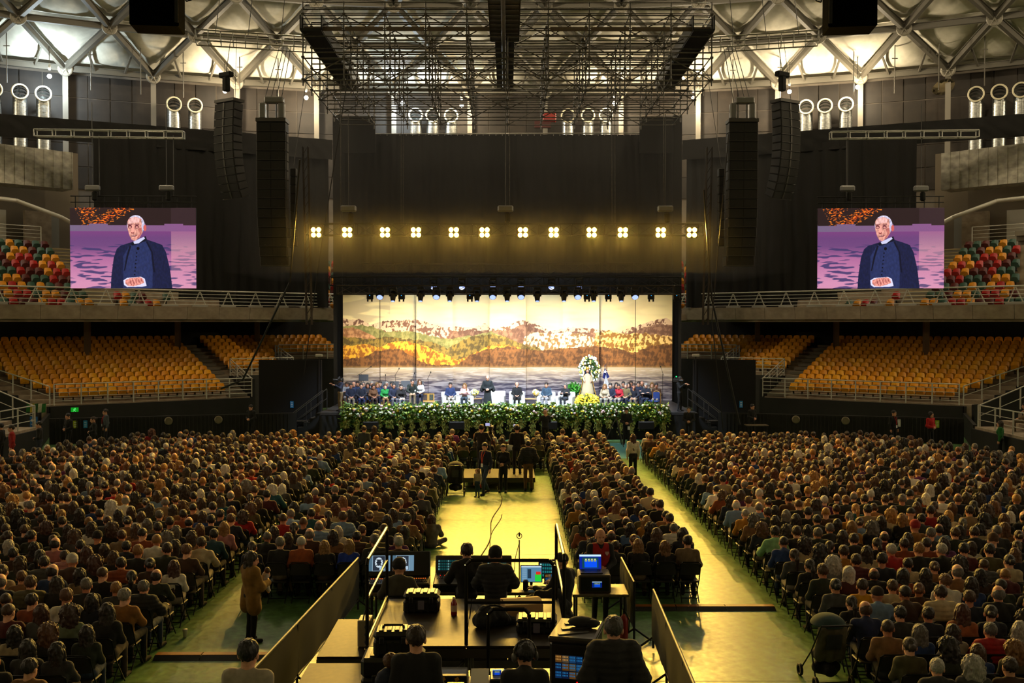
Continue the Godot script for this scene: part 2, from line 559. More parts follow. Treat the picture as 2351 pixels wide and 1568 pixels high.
func tiers(side: float):
	seat_kit()
	var hand: String = "exit-sign side" if side < 0 else "oval-speaker side"
	var P = func(x: float, y: float, d: float): return Vector3(side * x, y, -d)
	var L = func(a: float, t: float, y: float): return Vector3(side * (23.3 - 0.823 * a + 0.568 * t), y, -(52.0 + 0.568 * a + 0.823 * t))
	var concrete = mat("concrete", Color(0.68, 0.62, 0.54), 0.85, 0.0, noise_tex("concrete", 0.012, 5, Color(0.68, 0.66, 0.64), Color(1, 1, 1), 512), Vector3(0.3, 0.3, 0.3))
	var dark = mat("black_wall", Color(0.1, 0.095, 0.085), 0.75, 0.0, noise_tex("plaster3", 0.01, 4, Color(0.7, 0.68, 0.66), Color(1, 1, 1), 512), Vector3(0.3, 0.3, 0.3))
	var turn := atan2(-0.568 * side, 0.823)
	var name_of: String = "west" if side < 0 else "east"
	# lower tier: one tread per row
	var tier := struct_node("floor_lower_tier_" + name_of, "stepped concrete terrace of the lower tier, " + hand)
	for r in 13:
		var t0 := 0.8 * r
		var y := 1.57 + 0.22 * r
		var s := st()
		var a0 := -1.3 - 0.42 * r
		var a1 := 9.9 if r < 5 else 14.2
		if r > 8: a1 = 21.0
		beam(s, L.call(a0, t0 + 0.4, y - 0.4), L.call(a1, t0 + 0.4, y - 0.4), 0.8, 0.8)
		obj("terrace_step", s, concrete, tier)
		for k in 2:   # half steps of the gangway
			s = st(); beam(s, L.call(8.75, t0 + 0.2 + 0.4 * k, y + 0.055 * (2 - k)), L.call(9.75, t0 + 0.2 + 0.4 * k, y + 0.055 * (2 - k)), 0.36, 0.11 * (2 - k) * 0.5 + 0.06)
			obj("gangway_step", s, mat("gangway", Color(0.46, 0.43, 0.38), 0.8), tier)
	# walls under and behind the tier
	var walls := struct_node("wall_tier_" + name_of, "black painted plinth walls under the lower tier, " + hand)
	var wall = func(a, b, y0, y1, m, called := "plinth"):
		var s := st()
		var p: Vector3 = (a + b) * 0.5
		var dir: Vector3 = (b - a).normalized()
		box(s, Vector3(p.x, (y0 + y1) * 0.5, p.z), Vector3(a.distance_to(b), y1 - y0, 0.16), Basis(dir, Vector3.UP, dir.cross(Vector3.UP)))
		return obj(called, s, m, walls)
	wall.call(L.call(-0.9, -0.1, 0), L.call(10.1, -0.1, 0), 0.0, 1.5, dark)
	wall.call(L.call(10.1, -0.1, 0), L.call(10.1, 4.0, 0), 0.0, 2.6, dark)
	wall.call(L.call(10.1, 3.9, 0), L.call(14.3, 3.9, 0), 0.0, 2.6, dark)
	wall.call(L.call(14.3, 3.9, 0), L.call(14.3, 7.1, 0), 0.0, 3.4, dark)
	wall.call(L.call(14.3, 7.1, 0), L.call(22.0, 7.1, 0), 0.0, 3.4, dark)
	wall.call(L.call(-8, 11.2, 0), L.call(22.0, 11.2, 0), 0.0, 6.6, dark)
	wall.call(L.call(-0.9, -0.1, 0), L.call(-8.0, 11.2, 0), 0.0, 1.5, dark)
	wall.call(P.call(24.4, 0, 52.3), P.call(21.7, 0, 45.3), 0.0, 1.15, dark)
	for r in 13: wall.call(L.call(-1.38 - 0.42 * r, 0.8 * r - 0.05, 0), L.call(-1.8 - 0.42 * r, 0.8 * r + 0.75, 0), 0.0, 1.6 + 0.22 * r, dark)
	wall.call(P.call(24.4, 0, 53.6), P.call(34.0, 0, 58.0), 0.0, 1.5, dark)
	wall.call(P.call(22.2, 0, 47.5), P.call(10.9, 0, 50.6), 0.0, 1.25, dark, "ribbed_boards")
	wall.call(P.call(13.4, 0, 52.9), P.call(10.0, 0, 52.7), 0.0, 3.9, mat("black_serge", Color(0.05, 0.045, 0.042), 0.95, 0.0, noise_tex("serge", 0.05, 3, Color(0.7, 0.7, 0.7), Color(1, 1, 1)), Vector3(0.8, 0.8, 0.8)), "masking_flat")
	# metal ribs on the black boards and round portholes
	var rib := st()
	for k in 60:
		var p: Vector3 = P.call(21.9 - k * 0.18, 0.62, 47.48 + k * 0.0494)
		box(rib, p, Vector3(0.05, 1.15, 0.05), Basis(Vector3.UP, -0.268 * side))
	obj("plinth_ribs", rib, dark, walls).set_meta("kind", "stuff")
	for a in [16.9, 14.6]:
		var s := st()
		lathe(s, [[0.14, 0.0], [0.2, 0.0], [0.2, 0.04], [0.14, 0.04]], 18, Transform3D(Basis(Vector3.UP, -0.268 * side) * Basis(Vector3.RIGHT, Vector3.BACK, Vector3.UP), P.call(a, 1.0, 47.5 + (22.2 - a) * 0.2743 - 0.12)))
		lathe(s, [[0.0, 0.02], [0.14, 0.02]], 18, Transform3D(Basis(Vector3.UP, -0.268 * side) * Basis(Vector3.RIGHT, Vector3.BACK, Vector3.UP), P.call(a, 1.0, 47.5 + (22.2 - a) * 0.2743 - 0.12)))
		obj("porthole", s, mat("porthole", Color(0.5, 0.46, 0.38), 0.4, 0.4), walls)
	# yellow seats
	var spots := []
	for r in 13:
		var a0 := -0.85 - 0.42 * r
		var n := int((8.5 - a0) / 0.5)
		for k in n: spots.append([8.35 - 0.5 * k, r, "main block", k])
		if r >= 5:
			for k in 7 + int((r - 5) * 0.45): spots.append([10.35 - (0.26 * (r - 5)) * 0.0 + 0.5 * k, r, "stage-end block", k])
		if r >= 9:
			for k in 9: spots.append([14.75 + 0.5 * k, r, "corner block", k])
	var yellow := Color(1.0, 0.68, 0.03)
	var mm_spots := []
	var count := 0
	spots.sort_custom(func(p, q): return p[1] < q[1])
	for sp in spots:
		var pos: Vector3 = L.call(sp[0], 0.8 * sp[1] + 0.5, 1.57 + 0.22 * sp[1])
		var tt := turn + rng.randf_range(-0.03, 0.03)
		if count < 150:
			count += 1
			stadium_chair("yellow_stadium_chair", pos, tt, [yellow, Color(0.94, 0.62, 0.03), Color(1.0, 0.72, 0.05)][rng.randi() % 3], "yellow tip-up chair, %s row up, %s from the gangway, %s, %s" % [nth(sp[1]), nth(sp[3]), sp[2], "exit-sign side" if side < 0 else "oval-speaker side"], "yellow lower tier seats")
		else: mm_spots.append(Transform3D(Basis(Vector3.UP, tt), pos))
	var bank := MultiMeshInstance3D.new()
	bank.multimesh = MultiMesh.new()
	bank.multimesh.transform_format = MultiMesh.TRANSFORM_3D
	bank.multimesh.mesh = seat_mesh.whole
	bank.multimesh.instance_count = mm_spots.size()
	for i in mm_spots.size(): bank.multimesh.set_instance_transform(i, mm_spots[i])
	bank.material_override = plastic(yellow)
	bank.name = numbered("upper_rows_of_chairs")
	add_child(bank)
	tag(bank, "upper rows of yellow tip-up seats under the balcony, " + hand, "seats", "", "stuff")
	# railings of the lower tier
	railing("tier_railing", "galvanised railing along the front of yellow seats, " + hand, [L.call(-0.7, -0.05, 1.55), L.call(10.0, -0.05, 1.55)], 1.1, 5)
	railing("tier_railing", "stepped railing round the gangway landing, " + hand, [L.call(10.05, 0.0, 1.55), L.call(10.05, 3.9, 2.6), L.call(14.2, 3.9, 2.6), L.call(14.2, 7.0, 3.35)], 1.05, 5, 1.2)
	railing("tier_railing", "railing in front of the short seat rows by the stage, " + hand, [L.call(14.4, 7.0, 3.4), L.call(21.5, 7.0, 3.4)], 1.0, 4, 2.0)
	railing("tier_railing", "sloping railing beside the dark stairwell, " + hand, [L.call(-0.9, 0.0, 1.55), L.call(-6.0, 7.0, 3.6)], 1.0, 2, 1.3)
	# balcony
	var F = func(a: float, t: float, y: float): return Vector3(side * (26.4 - 0.7 * a + 0.714 * t), y, -(51.0 + 0.714 * a + 0.7 * t))
	var balc := struct_node("floor_balcony_" + name_of, "concrete balcony slab with panelled fascia, " + hand)
	var fturn := atan2(-0.714 * side, 0.7)
	for k in range(-4, 11):
		var s := st()
		var a := k * 2.1
		var w := 2.08
		var q := [F.call(a, 0, 6.86), F.call(a + w, 0, 6.86), F.call(a, 0.1, 6.1), F.call(a + w, 0.1, 6.1), F.call(a, 0.5, 6.86), F.call(a + w, 0.5, 6.86), F.call(a, 0.5, 6.1), F.call(a + w, 0.5, 6.1)]
		if side < 0: q = [q[0], q[1], q[2], q[3], q[4], q[5], q[6], q[7]]
		else: q = [q[1], q[0], q[3], q[2], q[5], q[4], q[7], q[6]]
		quad(s, q[2], q[3], q[1], q[0]); quad(s, q[0], q[1], q[5], q[4]); quad(s, q[6], q[7], q[3], q[2]); quad(s, q[3], q[7], q[5], q[1]); quad(s, q[6], q[2], q[0], q[4]); quad(s, q[7], q[6], q[4], q[5])
		obj("fascia_panel", s, concrete, balc)
	for r in 10:
		var s := st()
		var y := 6.45 + 0.45 * r
		beam(s, F.call(-8, 0.9 + 0.8 * r, y - 0.25), F.call(21.5, 0.9 + 0.8 * r, y - 0.25), 0.82, 0.5)
		obj("terrace_step", s, concrete, balc)
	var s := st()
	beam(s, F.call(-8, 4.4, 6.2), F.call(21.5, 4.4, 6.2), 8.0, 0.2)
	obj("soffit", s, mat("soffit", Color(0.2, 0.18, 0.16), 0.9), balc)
	for a in [0.6, 6.6, 12.4, 18.2]:   # columns under the balcony
		s = st(); beam(s, F.call(a, 5.0, 2.0), F.call(a, 5.0, 6.2), 0.3, 0.3)
		obj("column", s, mat("column", Color(0.5, 0.4, 0.3), 0.8), balc)
	# balcony railing with A-shaped brackets
	var galv = mat("rail_galv", Color(0.74, 0.73, 0.69), 0.5, 0.2)
	var o: Vector3 = F.call(-8, 0.2, 6.86)
	var t := thing("balcony_railing", "long balcony railing with A-shaped brackets, " + hand, "railing", o, 0.0, "balcony railings")
	for k in 5:
		s = st(); tube(s, F.call(-8, 0.2, 6.98 + 0.21 * k) - o, F.call(21.5, 0.2, 6.98 + 0.21 * k) - o, 0.045 if k == 4 else 0.022, 6)
		obj("top_rail" if k == 4 else "bar", s, galv, t)
	for k in 16:
		var a := -7.6 + k * 1.9
		s = st()
		beam(s, F.call(a - 0.42, 0.25, 6.86) - o, F.call(a, 0.22, 7.8) - o, 0.05, 0.05)
		beam(s, F.call(a + 0.42, 0.25, 6.86) - o, F.call(a, 0.22, 7.8) - o, 0.05, 0.05)
		obj("bracket", s, galv, t)
		s = st(); beam(s, F.call(a - 0.5, 0.24, 6.93) - o, F.call(a + 0.5, 0.24, 6.93) - o, 0.1, 0.14)
		obj("foot_plate", s, mat("foot_plate", Color(0.6, 0.6, 0.57), 0.6, 0.2), t)
	# coloured upper seats
	var hues := [[Color(0.92, 0.62, 0.06), "yellow"], [Color(0.72, 0.07, 0.06), "red"], [Color(0.36, 0.06, 0.06), "maroon"], [Color(0.2, 0.36, 0.31), "grey-green"]]
	for r in 9:
		var lo := -0.2 + 0.27 * r
		var n := int((5.3 - lo) / 0.5)
		for k in n:
			var h = hues[(k * 3 + r * 2 + (k * k + r) % 3) % 4]
			stadium_chair("balcony_chair", F.call(5.1 - 0.5 * k, 1.1 + 0.8 * r, 6.45 + 0.45 * r), fturn + rng.randf_range(-0.05, 0.05), h[0], "%s tip-up balcony chair, %s row up, %s from the steps, %s" % [h[1], nth(r), nth(k), "exit-sign side" if side < 0 else "oval-speaker side"], "coloured balcony seats")
	for r in 2:
		for k in 7:
			if rng.randf() < 0.25: continue
			var h = hues[(k * 3 + r) % 4]
			stadium_chair("balcony_chair", F.call(7.1 + 0.5 * k, 1.1 + 0.8 * r, 6.45 + 0.45 * r), fturn, h[0], "%s tip-up balcony chair under the screen, %s row, %s along, %s" % [h[1], nth(r), nth(k), "exit-sign side" if side < 0 else "oval-speaker side"], "coloured balcony seats")
	for r in 8:
		for k in 2:
			var h = hues[(k * 2 + r * 3) % 4]
			stadium_chair("balcony_chair", P.call(11.75 + 0.5 * k + 0.13 * r, 6.45 + 0.45 * r, 66.2 + 0.8 * r), 0.0, h[0], "%s tip-up chair beside the stage drape, %s row up, %s chair, %s" % [h[1], nth(r), nth(k), "exit-sign side" if side < 0 else "oval-speaker side"], "coloured balcony seats")
	for r in 8:
		s = st(); box(s, P.call(12.3, 6.25 + 0.45 * r, 66.2 + 0.8 * r), Vector3(3.0, 0.4, 0.8))
		obj("terrace_step", s, concrete, balc)
	# steps between the upper seat blocks, with pale nosings
	for k in 18:
		s = st(); beam(s, F.call(5.6, 1.0 + 0.4 * k, 6.5 + 0.225 * k), F.call(6.7, 1.0 + 0.4 * k, 6.5 + 0.225 * k), 0.38, 0.2)
		obj("stair_step", s, mat("gangway", Color(0.46, 0.43, 0.38), 0.8), balc)
		s = st(); beam(s, F.call(5.6, 0.82 + 0.4 * k, 6.6 + 0.225 * k), F.call(6.7, 0.82 + 0.4 * k, 6.6 + 0.225 * k), 0.05, 0.03)
		obj("stair_nosing", s, mat("nosing", Color(0.75, 0.68, 0.45), 0.7), balc)
	# concourse behind the upper seats
	var cw := struct_node("wall_concourse_" + name_of, "concrete concourse wall with doorway above the upper seats, " + hand)
	var cwall = func(a, t, w, y0, y1, m, called):
		var s2 := st()
		box(s2, Vector3.ZERO, Vector3(w, y1 - y0, 0.3))
		var o2 := obj(called, s2, m, cw, F.call(a, t, (y0 + y1) * 0.5))
		o2.rotation.y = fturn
		return o2
	cwall.call(0.5, 11.0, 16.0, 6.0, 17.0, mat("concourse_render", Color(0.4, 0.36, 0.3), 0.9), "backing")
	cwall.call(5.6, 10.0, 1.6, 9.0, 12.9, concrete, "pier")
	cwall.call(8.2, 8.4, 2.0, 9.0, 13.0, concrete, "pier")
	cwall.call(3.0, 10.6, 1.8, 10.3, 12.9, mat("door_white", Color(0.75, 0.73, 0.68), 0.6), "door_leaf")
	cwall.call(6.7, 10.2, 0.5, 10.2, 12.7, mat("lit_passage_tone", Color(0.5, 0.5, 0.48), 0.6), "lit_passage_panel")  # panel in place of the lit passage; its light is put into the colour
	cwall.call(0.2, 9.6, 2.4, 9.9, 11.4, concrete, "parapet")
	for k in 5:
		s = st(); beam(s, F.call(0.4, 9.3 - 0.3 * k, 10.1 + 0.28 * k), F.call(2.6, 9.3 - 0.3 * k, 10.1 + 0.28 * k), 0.3, 0.28)
		obj("stair_step", s, mat("gangway", Color(0.46, 0.43, 0.38), 0.8), cw)
	railing("concourse_railing", "tall curved galvanised gate railing above the top row of upper seats, " + hand, [F.call(2.2, 8.9, 10.5), F.call(5.4, 8.9, 10.5)], 1.35, 6, 3.2)
	# cable tray and cladding duct over the concourse
	s = st()
	path(s, [F.call(-3, 7.6, 13.4), F.call(3.5, 7.6, 13.2), F.call(6.0, 7.4, 12.4), F.call(8.0, 7.2, 11.4)], 0.13, 6)
	tag(obj("cable_tray", s, mat("rail_galv")), "pale cable tray under the ribbed metal duct, " + hand, "cable tray", "cable trays")
	var t2 := thing("metal_duct", "large sheet-metal duct with ribbed panels under the round ducts, " + hand, "duct", F.call(-4, 8.6, 14.2), 0.0, "sheet-metal ducts")
	var base: Vector3 = t2.position
	var sheet = mat("duct_sheet", Color(0.8, 0.78, 0.72), 0.45, 0.3, noise_tex("zinc", 0.03, 3, Color(0.6, 0.6, 0.6), Color(1, 1, 1)), Vector3(0.3, 0.3, 0.3))
	for k in 20:
		var a := -4.0 + k * 0.56
		var y0 := 14.2
		var y1 := 16.5
		s = st()
		box(s, Vector3.ZERO, Vector3(0.54, y1 - y0, 1.6)); box(s, Vector3(0.27, 0, 0.82), Vector3(0.05, y1 - y0, 0.06))
		var pn := obj("duct_panel", s, sheet, t2, F.call(a, 8.6, (y0 + y1) * 0.5) - base)
		pn.rotation.y = fturn
	# side stand at the edge of the frame
	var ss := struct_node("floor_side_stand_" + name_of, "end of the concrete side stand with a few spectators, " + hand)
	for r in 3:
		s = st(); box(s, P.call(22.4 + 0.8 * r, 0.55 + 0.15 * r, 42.6), Vector3(1.6 if r == 0 else 0.8, 1.1 + 0.3 * r, 5.0))
		obj("terrace_step", s, concrete, ss)
	s = st(); box(s, P.call(21.5, 0.5, 42.6), Vector3(0.1, 1.0, 5.0)); box(s, P.call(22.7, 0.5, 45.2), Vector3(2.4, 1.0, 0.1))
	obj("plinth", s, dark, ss)
	railing("side_stand_railing", "steep galvanised railing of the side stand by the stairwell, " + hand, [P.call(21.7, 1.1, 40.3), P.call(21.7, 1.1, 45.0)], 1.0, 3, 1.5)
	railing("side_stand_railing", "sloping handrail on the end of the side stand, " + hand, [P.call(21.8, 1.1, 45.05), P.call(24.6, 2.3, 45.05)], 1.0, 2, 1.2)

func curtain(a: Vector3, b: Vector3, y0: float, y1: float, wave := 0.12, per := 0.7, sd := 0.0) -> Mesh:   # a hanging cloth with folds and thickness
	var s := SurfaceTool.new()
	s.begin(Mesh.PRIMITIVE_TRIANGLES)
	s.set_smooth_group(0)
	var len := a.distance_to(b)
	var n := int(len / per * 6.0)
	var dir := (b - a).normalized()
	var nrm := dir.cross(Vector3.UP)
	var rows := 6
	var at = func(i: int, j: int, back: bool):
		var x := len * i / n
		var v := float(j) / rows
		var q := x / per * TAU + noise.get_noise_2d(x * 0.6, v * 1.5 + sd) * 4.0
		return Vector3(a.x, lerpf(y0, y1, v), a.z) + dir * x + nrm * (sin(q) * wave * (1.15 - 0.4 * v) + (0.03 if back else 0.0))
	for i in n:
		for j in rows:
			quad(s, at.call(i, j, false), at.call(i + 1, j, false), at.call(i + 1, j + 1, false), at.call(i, j + 1, false))
			quad(s, at.call(i + 1, j, true), at.call(i, j, true), at.call(i, j + 1, true), at.call(i + 1, j + 1, true))
	s.generate_normals()
	return s.commit()

func drapes():
	var black = mat("black_serge", Color(0.05, 0.045, 0.042), 0.95, 0.0, noise_tex("serge", 0.05, 3, Color(0.7, 0.7, 0.7), Color(1, 1, 1)), Vector3(0.8, 0.8, 0.8))
	black.rim_enabled = true; black.rim = 0.08
	for side in [-1.0, 1.0]:
		var hand: String = "beside the exit-sign tier" if side < 0 else "beside the oval-speaker tier"
		var a := Vector3(-24.8, 0, -59.0)
		var b := Vector3(-11.95, 0, -65.6)
		if side > 0:
			a = Vector3(11.95, 0, -65.6); b = Vector3(24.6, 0, -59.0)
		var t := thing("side_drape", "wide black side drape hung over the balcony " + hand, "drape", Vector3((a.x + b.x) * 0.5, 6.9, (a.z + b.z) * 0.5), 0.0, "black drapes")
		var ofs := t.position
		obj("cloth", curtain(a - ofs, b - ofs, 0.0, 17.2 - 6.9, 0.1, 0.8, side * 5.0), black, t)
		var c := Vector3(-33.0, 0, -55.5)
		var d := Vector3(-11.6, 0, -65.2)
		if side > 0:
			c = Vector3(11.6, 0, -65.2); d = Vector3(33.0, 0, -55.5)
		obj("top_border", curtain(c - ofs, d - ofs, 16.7 - 6.9, 18.0 - 6.9, 0.07, 1.6, side * 9.0), black, t)
	var t := thing("stage_drape", "tall black drape closing the stage behind the lamp bar", "drape", Vector3(0, 1.37, -60.0), 0.0, "black drapes")
	obj("cloth", curtain(Vector3(-10.2, 0, 0), Vector3(10.2, 0, 0), 0.0, 16.0, 0.05, 0.5), black, t)
	var s := st(); tube(s, Vector3(-9.0, 16.02, 0.02), Vector3(9.6, 16.1, 0.02), 0.03, 6)
	for k in 48: box(s, Vector3(-8.9 + k * 0.39, 15.97, 0.05), Vector3(0.04, 0.1, 0.02))
	obj("hanging_pipe", s, mat("alu", Color(0.6, 0.6, 0.58), 0.4, 0.7), t)
	for sx in [-1.0, 1.0]:
		t = thing("drape_leg", "narrow black masking leg at the %s edge of the backdrop" % ("music-stand" if sx < 0 else "flag"), "drape", Vector3(sx * 9.95, 0.0, -57.6), 0.0, "black drapes")
		s = st(); box(s, Vector3(0, 9.0, 0), Vector3(0.5, 18.0, 0.3))
		obj("cloth_sleeve", s, black, t)
		s = st(); box(s, Vector3(-sx * 0.9, 17.2, -1.6), Vector3(2.2, 2.2, 0.1))
		obj("upper_flap", s, black, t)

func truss(called, label, a: Vector3, b: Vector3, w: float, h: float, bay: float, m, group = "", chord := 0.025, lace := 0.014, zig := true) -> Node3D:   # a box truss from a to b (centre lines), w across, h high
	var t := thing(called, label, "truss", (a + b) * 0.5, 0.0, group)
	var o := t.position
	var dir := (b - a).normalized()
	var across := dir.cross(Vector3.UP).normalized()
	var L := a.distance_to(b)
	var n := maxi(1, roundi(L / bay))
	var cs := []
	for k in 4:
		var ofs := across * (w * 0.5 * (1 if k in [0, 1] else -1)) + Vector3(0, h * 0.5 * (1 if k in [1, 2] else -1), 0)
		cs.append(ofs)
		var s := st(); tube(s, a + ofs - o, b + ofs - o, chord, 6)
		obj("chord", s, m, t)
	for f in 4:
		var s := st()
		var p: Vector3 = cs[f]
		var q: Vector3 = cs[(f + 1) % 4]
		for k in n + 1:
			var c := a + dir * (L * k / n) - o
			tube(s, c + p, c + q, lace, 5, lace, false)
			if zig and k < n:
				var c2 := a + dir * (L * (k + 1) / n) - o
				if k % 2 == 0: tube(s, c + p, c2 + q, lace, 5, lace, false)
				else: tube(s, c + q, c2 + p, lace, 5, lace, false)
		obj("lacing", s, m, t)
	return t

func wire(called, label, cat, pts: Array, r: float, m, group = ""):
	var s := st()
	var o: Vector3 = pts[0]
	var q := []
	for p in pts: q.append(p - o)
	path(s, q, r, 5)
	var i := obj(called, s, m, null, o)
	return tag(i, label, cat, group)

func hoist(at: Vector3, label: String):
	var t := thing("chain_hoist", label, "hoist", at, 0.0, "chain hoists")
	var s := st(); bbox(s, Vector3(0, 0, 0), Vector3(0.75, 0.3, 0.3), 0.06)
	obj("motor_body", s, mat("hoist_body", Color(0.45, 0.45, 0.45), 0.4, 0.5), t)
	s = st(); bbox(s, Vector3(0.1, -0.42, 0), Vector3(0.26, 0.5, 0.26), 0.08)
	obj("chain_bag", s, mat("hoist_bag", Color(0.05, 0.05, 0.05), 0.9), t)
	s = st(); tube(s, Vector3(0, 0.15, 0), Vector3(0, 4.5, 0), 0.02, 4)
	obj("chain", s, mat("chain", Color(0.3, 0.3, 0.3), 0.5, 0.6), t)

func rigging():
	var galv = mat("scaffold_galv", Color(0.38, 0.37, 0.35), 0.5, 0.4, noise_tex("galv", 0.03, 3, Color(0.65, 0.64, 0.62), Color(1, 1, 1)), Vector3(0.6, 0.6, 0.6))
	var alu = mat("alu", Color(0.6, 0.6, 0.58), 0.4, 0.7)
	var blk = mat("black_steel", Color(0.06, 0.06, 0.06), 0.5, 0.3)
	# ------- scaffold grid over the stage
	var t := thing("scaffold_grid", "layered grey scaffold grid hung under the dome above the stage", "scaffold", Vector3(0, 17.45, -52))
	var nx := 10
	var nz := 5
	var ys := [0.0, 1.05, 2.1, 3.1]
	var X = func(i): return -9.75 + 1.95 * i
	var Z = func(k): return 5.0 - 2.1 * k
	for j in 4:
		for k in nz + 1:
			for v in 2:
				var s := st(); tube(s, Vector3(X.call(0), ys[j] + 0.28 * v, Z.call(k)), Vector3(X.call(nx), ys[j] + 0.28 * v, Z.call(k)), 0.034, 6)
				obj("ledger", s, galv, t)
		for i in nx + 1:
			var s := st(); tube(s, Vector3(X.call(i), ys[j] + 0.1, Z.call(0)), Vector3(X.call(i), ys[j] + 0.1, Z.call(nz)), 0.03, 6)
			obj("transom", s, galv, t)
	for i in nx + 1:
		for k in nz + 1:
			var s := st(); tube(s, Vector3(X.call(i), -0.25, Z.call(k)), Vector3(X.call(i), 3.75 if k == 0 else 3.4, Z.call(k)), 0.036, 6)
			for j in 4: box(s, Vector3(X.call(i), ys[j] + 0.05, Z.call(k)), Vector3(0.14, 0.09, 0.14))
			obj("standard", s, galv, t)
	for k in nz + 1:
		for i in nx:
			var flip := (i + k) % 2 == 0
			for j in [0, 1]:
				if (i + j + k) % 3 == 0 and k > 0: continue
				var s := st()
				var y0: float = ys[j * 2]
				var y1: float = ys[j * 2 + 1]
				tube(s, Vector3(X.call(i), y0 if flip else y1, Z.call(k)), Vector3(X.call(i + 1), y1 if flip else y0, Z.call(k)), 0.028, 5)
				obj("brace", s, galv, t)
	for i in nx + 1:
		for k in nz:
			if (i + k) % 2: continue
			var s := st(); tube(s, Vector3(X.call(i), ys[0], Z.call(k)), Vector3(X.call(i), ys[1], Z.call(k + 1)), 0.026, 5)
			obj("brace", s, galv, t)
	for i in nx:   # toe boards along the front
		if i == 5: continue
		var s := st(); box(s, Vector3(X.call(i) + 0.98, 2.42, 5.1), Vector3(1.8, 0.2, 0.05))
		obj("toe_board", s, mat("plank", Color(0.36, 0.31, 0.26), 0.8), t)
	for j in 5:   # guard rails on top of the front
		var s := st(); tube(s, Vector3(X.call(0), 2.65 + 0.26 * j, 5.05), Vector3(X.call(nx), 2.65 + 0.26 * j, 5.05), 0.026, 6)
		obj("guard_rail", s, galv, t)
	# catwalks running back over the grid
	for c in [[-9.3, 1.0, -58.5, -46.6, "at the exit-sign edge"], [9.3, 1.0, -58.5, -46.6, "at the oval-speaker edge"]]:
		var q := thing("catwalk", "black covered catwalk %s of the scaffold grid" % c[4], "catwalk", Vector3(c[0], 19.75, (c[2] + c[3]) * 0.5), 0.0, "black catwalks")
		var s := st(); box(s, Vector3.ZERO, Vector3(c[1], 0.12, c[3] - c[2])); obj("deck", s, blk, q)
		for sx in [-1, 1]:
			s = st(); box(s, Vector3(sx * c[1] * 0.5, 0.35, 0), Vector3(0.05, 0.7, c[3] - c[2])); obj("side_skirt", s, blk, q)
	var q := thing("central_catwalk", "long dark walkway running back over the middle of the scaffold grid", "catwalk", Vector3(-0.14, 19.7, -48), 0.0, "black catwalks")
	var s := st(); box(s, Vector3(0, 0.0, 4.6), Vector3(1.35, 0.1, 9.6)); obj("near_deck", s, mat("walk_grate", Color(0.13, 0.11, 0.09), 0.7, 0.2), q)
	for sx in [-1, 1]:
		s = st(); box(s, Vector3(sx * 0.68, 0.3, 4.6), Vector3(0.06, 0.7, 9.6)); obj("side_beam", s, mat("walk_side", Color(0.2, 0.18, 0.15), 0.6, 0.3), q)
	s = st(); box(s, Vector3(0, 0.0, -5.0), Vector3(0.95, 0.1, 9.4)); obj("rear_deck", s, blk, q)
	s = st(); tube(s, Vector3(-0.05, -0.35, 9.3), Vector3(-0.05, -0.2, -9.6), 0.1, 8); obj("service_pipe", s, galv, q)
	for k in 14:
		s = st(); box(s, Vector3(0, -0.08, 8.8 - 0.68 * k), Vector3(1.3, 0.06, 0.08)); obj("cross_member", s, galv, q)
	# ------- flown side trusses that carry the loudspeakers
	for sx in [-1.0, 1.0]:
		var hand: String = "exit-sign side" if sx < 0 else "oval-speaker side"
		truss("rigging_truss", "grey aluminium rigging truss beside the scaffold grid, " + hand, Vector3(sx * 9.9, 19.55, -48.4), Vector3(sx * 14.9, 19.55, -47.2), 0.9, 0.5, 0.6, alu, "flown rigging trusses", 0.035, 0.018, false)
		truss("rigging_truss", "ladder truss that carries the video screen, " + hand, Vector3(sx * 17.1, 15.8, -52), Vector3(sx * 24.9, 15.9, -52), 0.35, 0.36, 0.98, alu, "flown rigging trusses", 0.035, 0.03, false)
		for k in 3:
			var x: float = sx * (11.0 + k * 1.6)
			wire("hanging_wire", "thin wire above the rigging truss, %s wire outwards, %s" % [nth(k), hand], "wire", [Vector3(x, 19.8, -47.9), Vector3(x * 1.02, 28.0, -52)], 0.018, blk, "rigging wires")
		line_array(sx, hand)
		screen(sx, hand)
		for k in 2:
			hoist(Vector3(sx * (18.0 + 3.9 * k), 13.0, -51.95), "grey chain hoist above the video screen, %s one outwards, %s" % [nth(k), hand])
		# delay loudspeaker near the top of the picture
		var dl := thing("delay_loudspeaker", "big black delay loudspeaker cabinet hung high above the audience, " + hand, "loudspeaker", Vector3(sx * 10.0 - 0.1, 14.35, -28.5), sx * -0.12, "delay loudspeakers")
		s = st(); bbox(s, Vector3(0, 0.75, 0), Vector3(1.36, 1.5, 0.9), 0.03); obj("cabinet", s, mat("delay_paint", Color(0.012, 0.012, 0.012), 0.9), dl)
		M["delay_paint"].metallic_specular = 0.05
		s = st(); box(s, Vector3(sx * -0.62, 0.75, 0.46), Vector3(0.1, 1.3, 0.02)); obj("edge_strip", s, mat("speaker_edge", Color(0.03, 0.028, 0.025), 0.8), dl)
		s = st(); path(s, [Vector3(sx * -0.75, 1.2, 0), Vector3(sx * -0.9, 1.1, 0), Vector3(sx * -0.95, 0.9, 0), Vector3(sx * -0.8, 0.85, 0), Vector3(sx * -0.78, 1.0, 0)], 0.02); obj("cable_loop", s, blk, dl)
	# ------- lamp bar with twelve four-lamp blinders
	truss("lamp_bar", "long dark truss that carries the row of glowing blinders", Vector3(-9.6, 10.35, -47), Vector3(9.4, 10.35, -47), 0.5, 0.55, 0.8, blk, "stage trusses")
	var n := 0
	for x in [-9.07, -7.60, -5.81, -4.34, -2.55, -1.09, 0.73, 2.19, 3.99, 5.47, 7.27, 8.75]:
		n += 1
		blinder(Vector3(x, 10.18, -46.55), n)
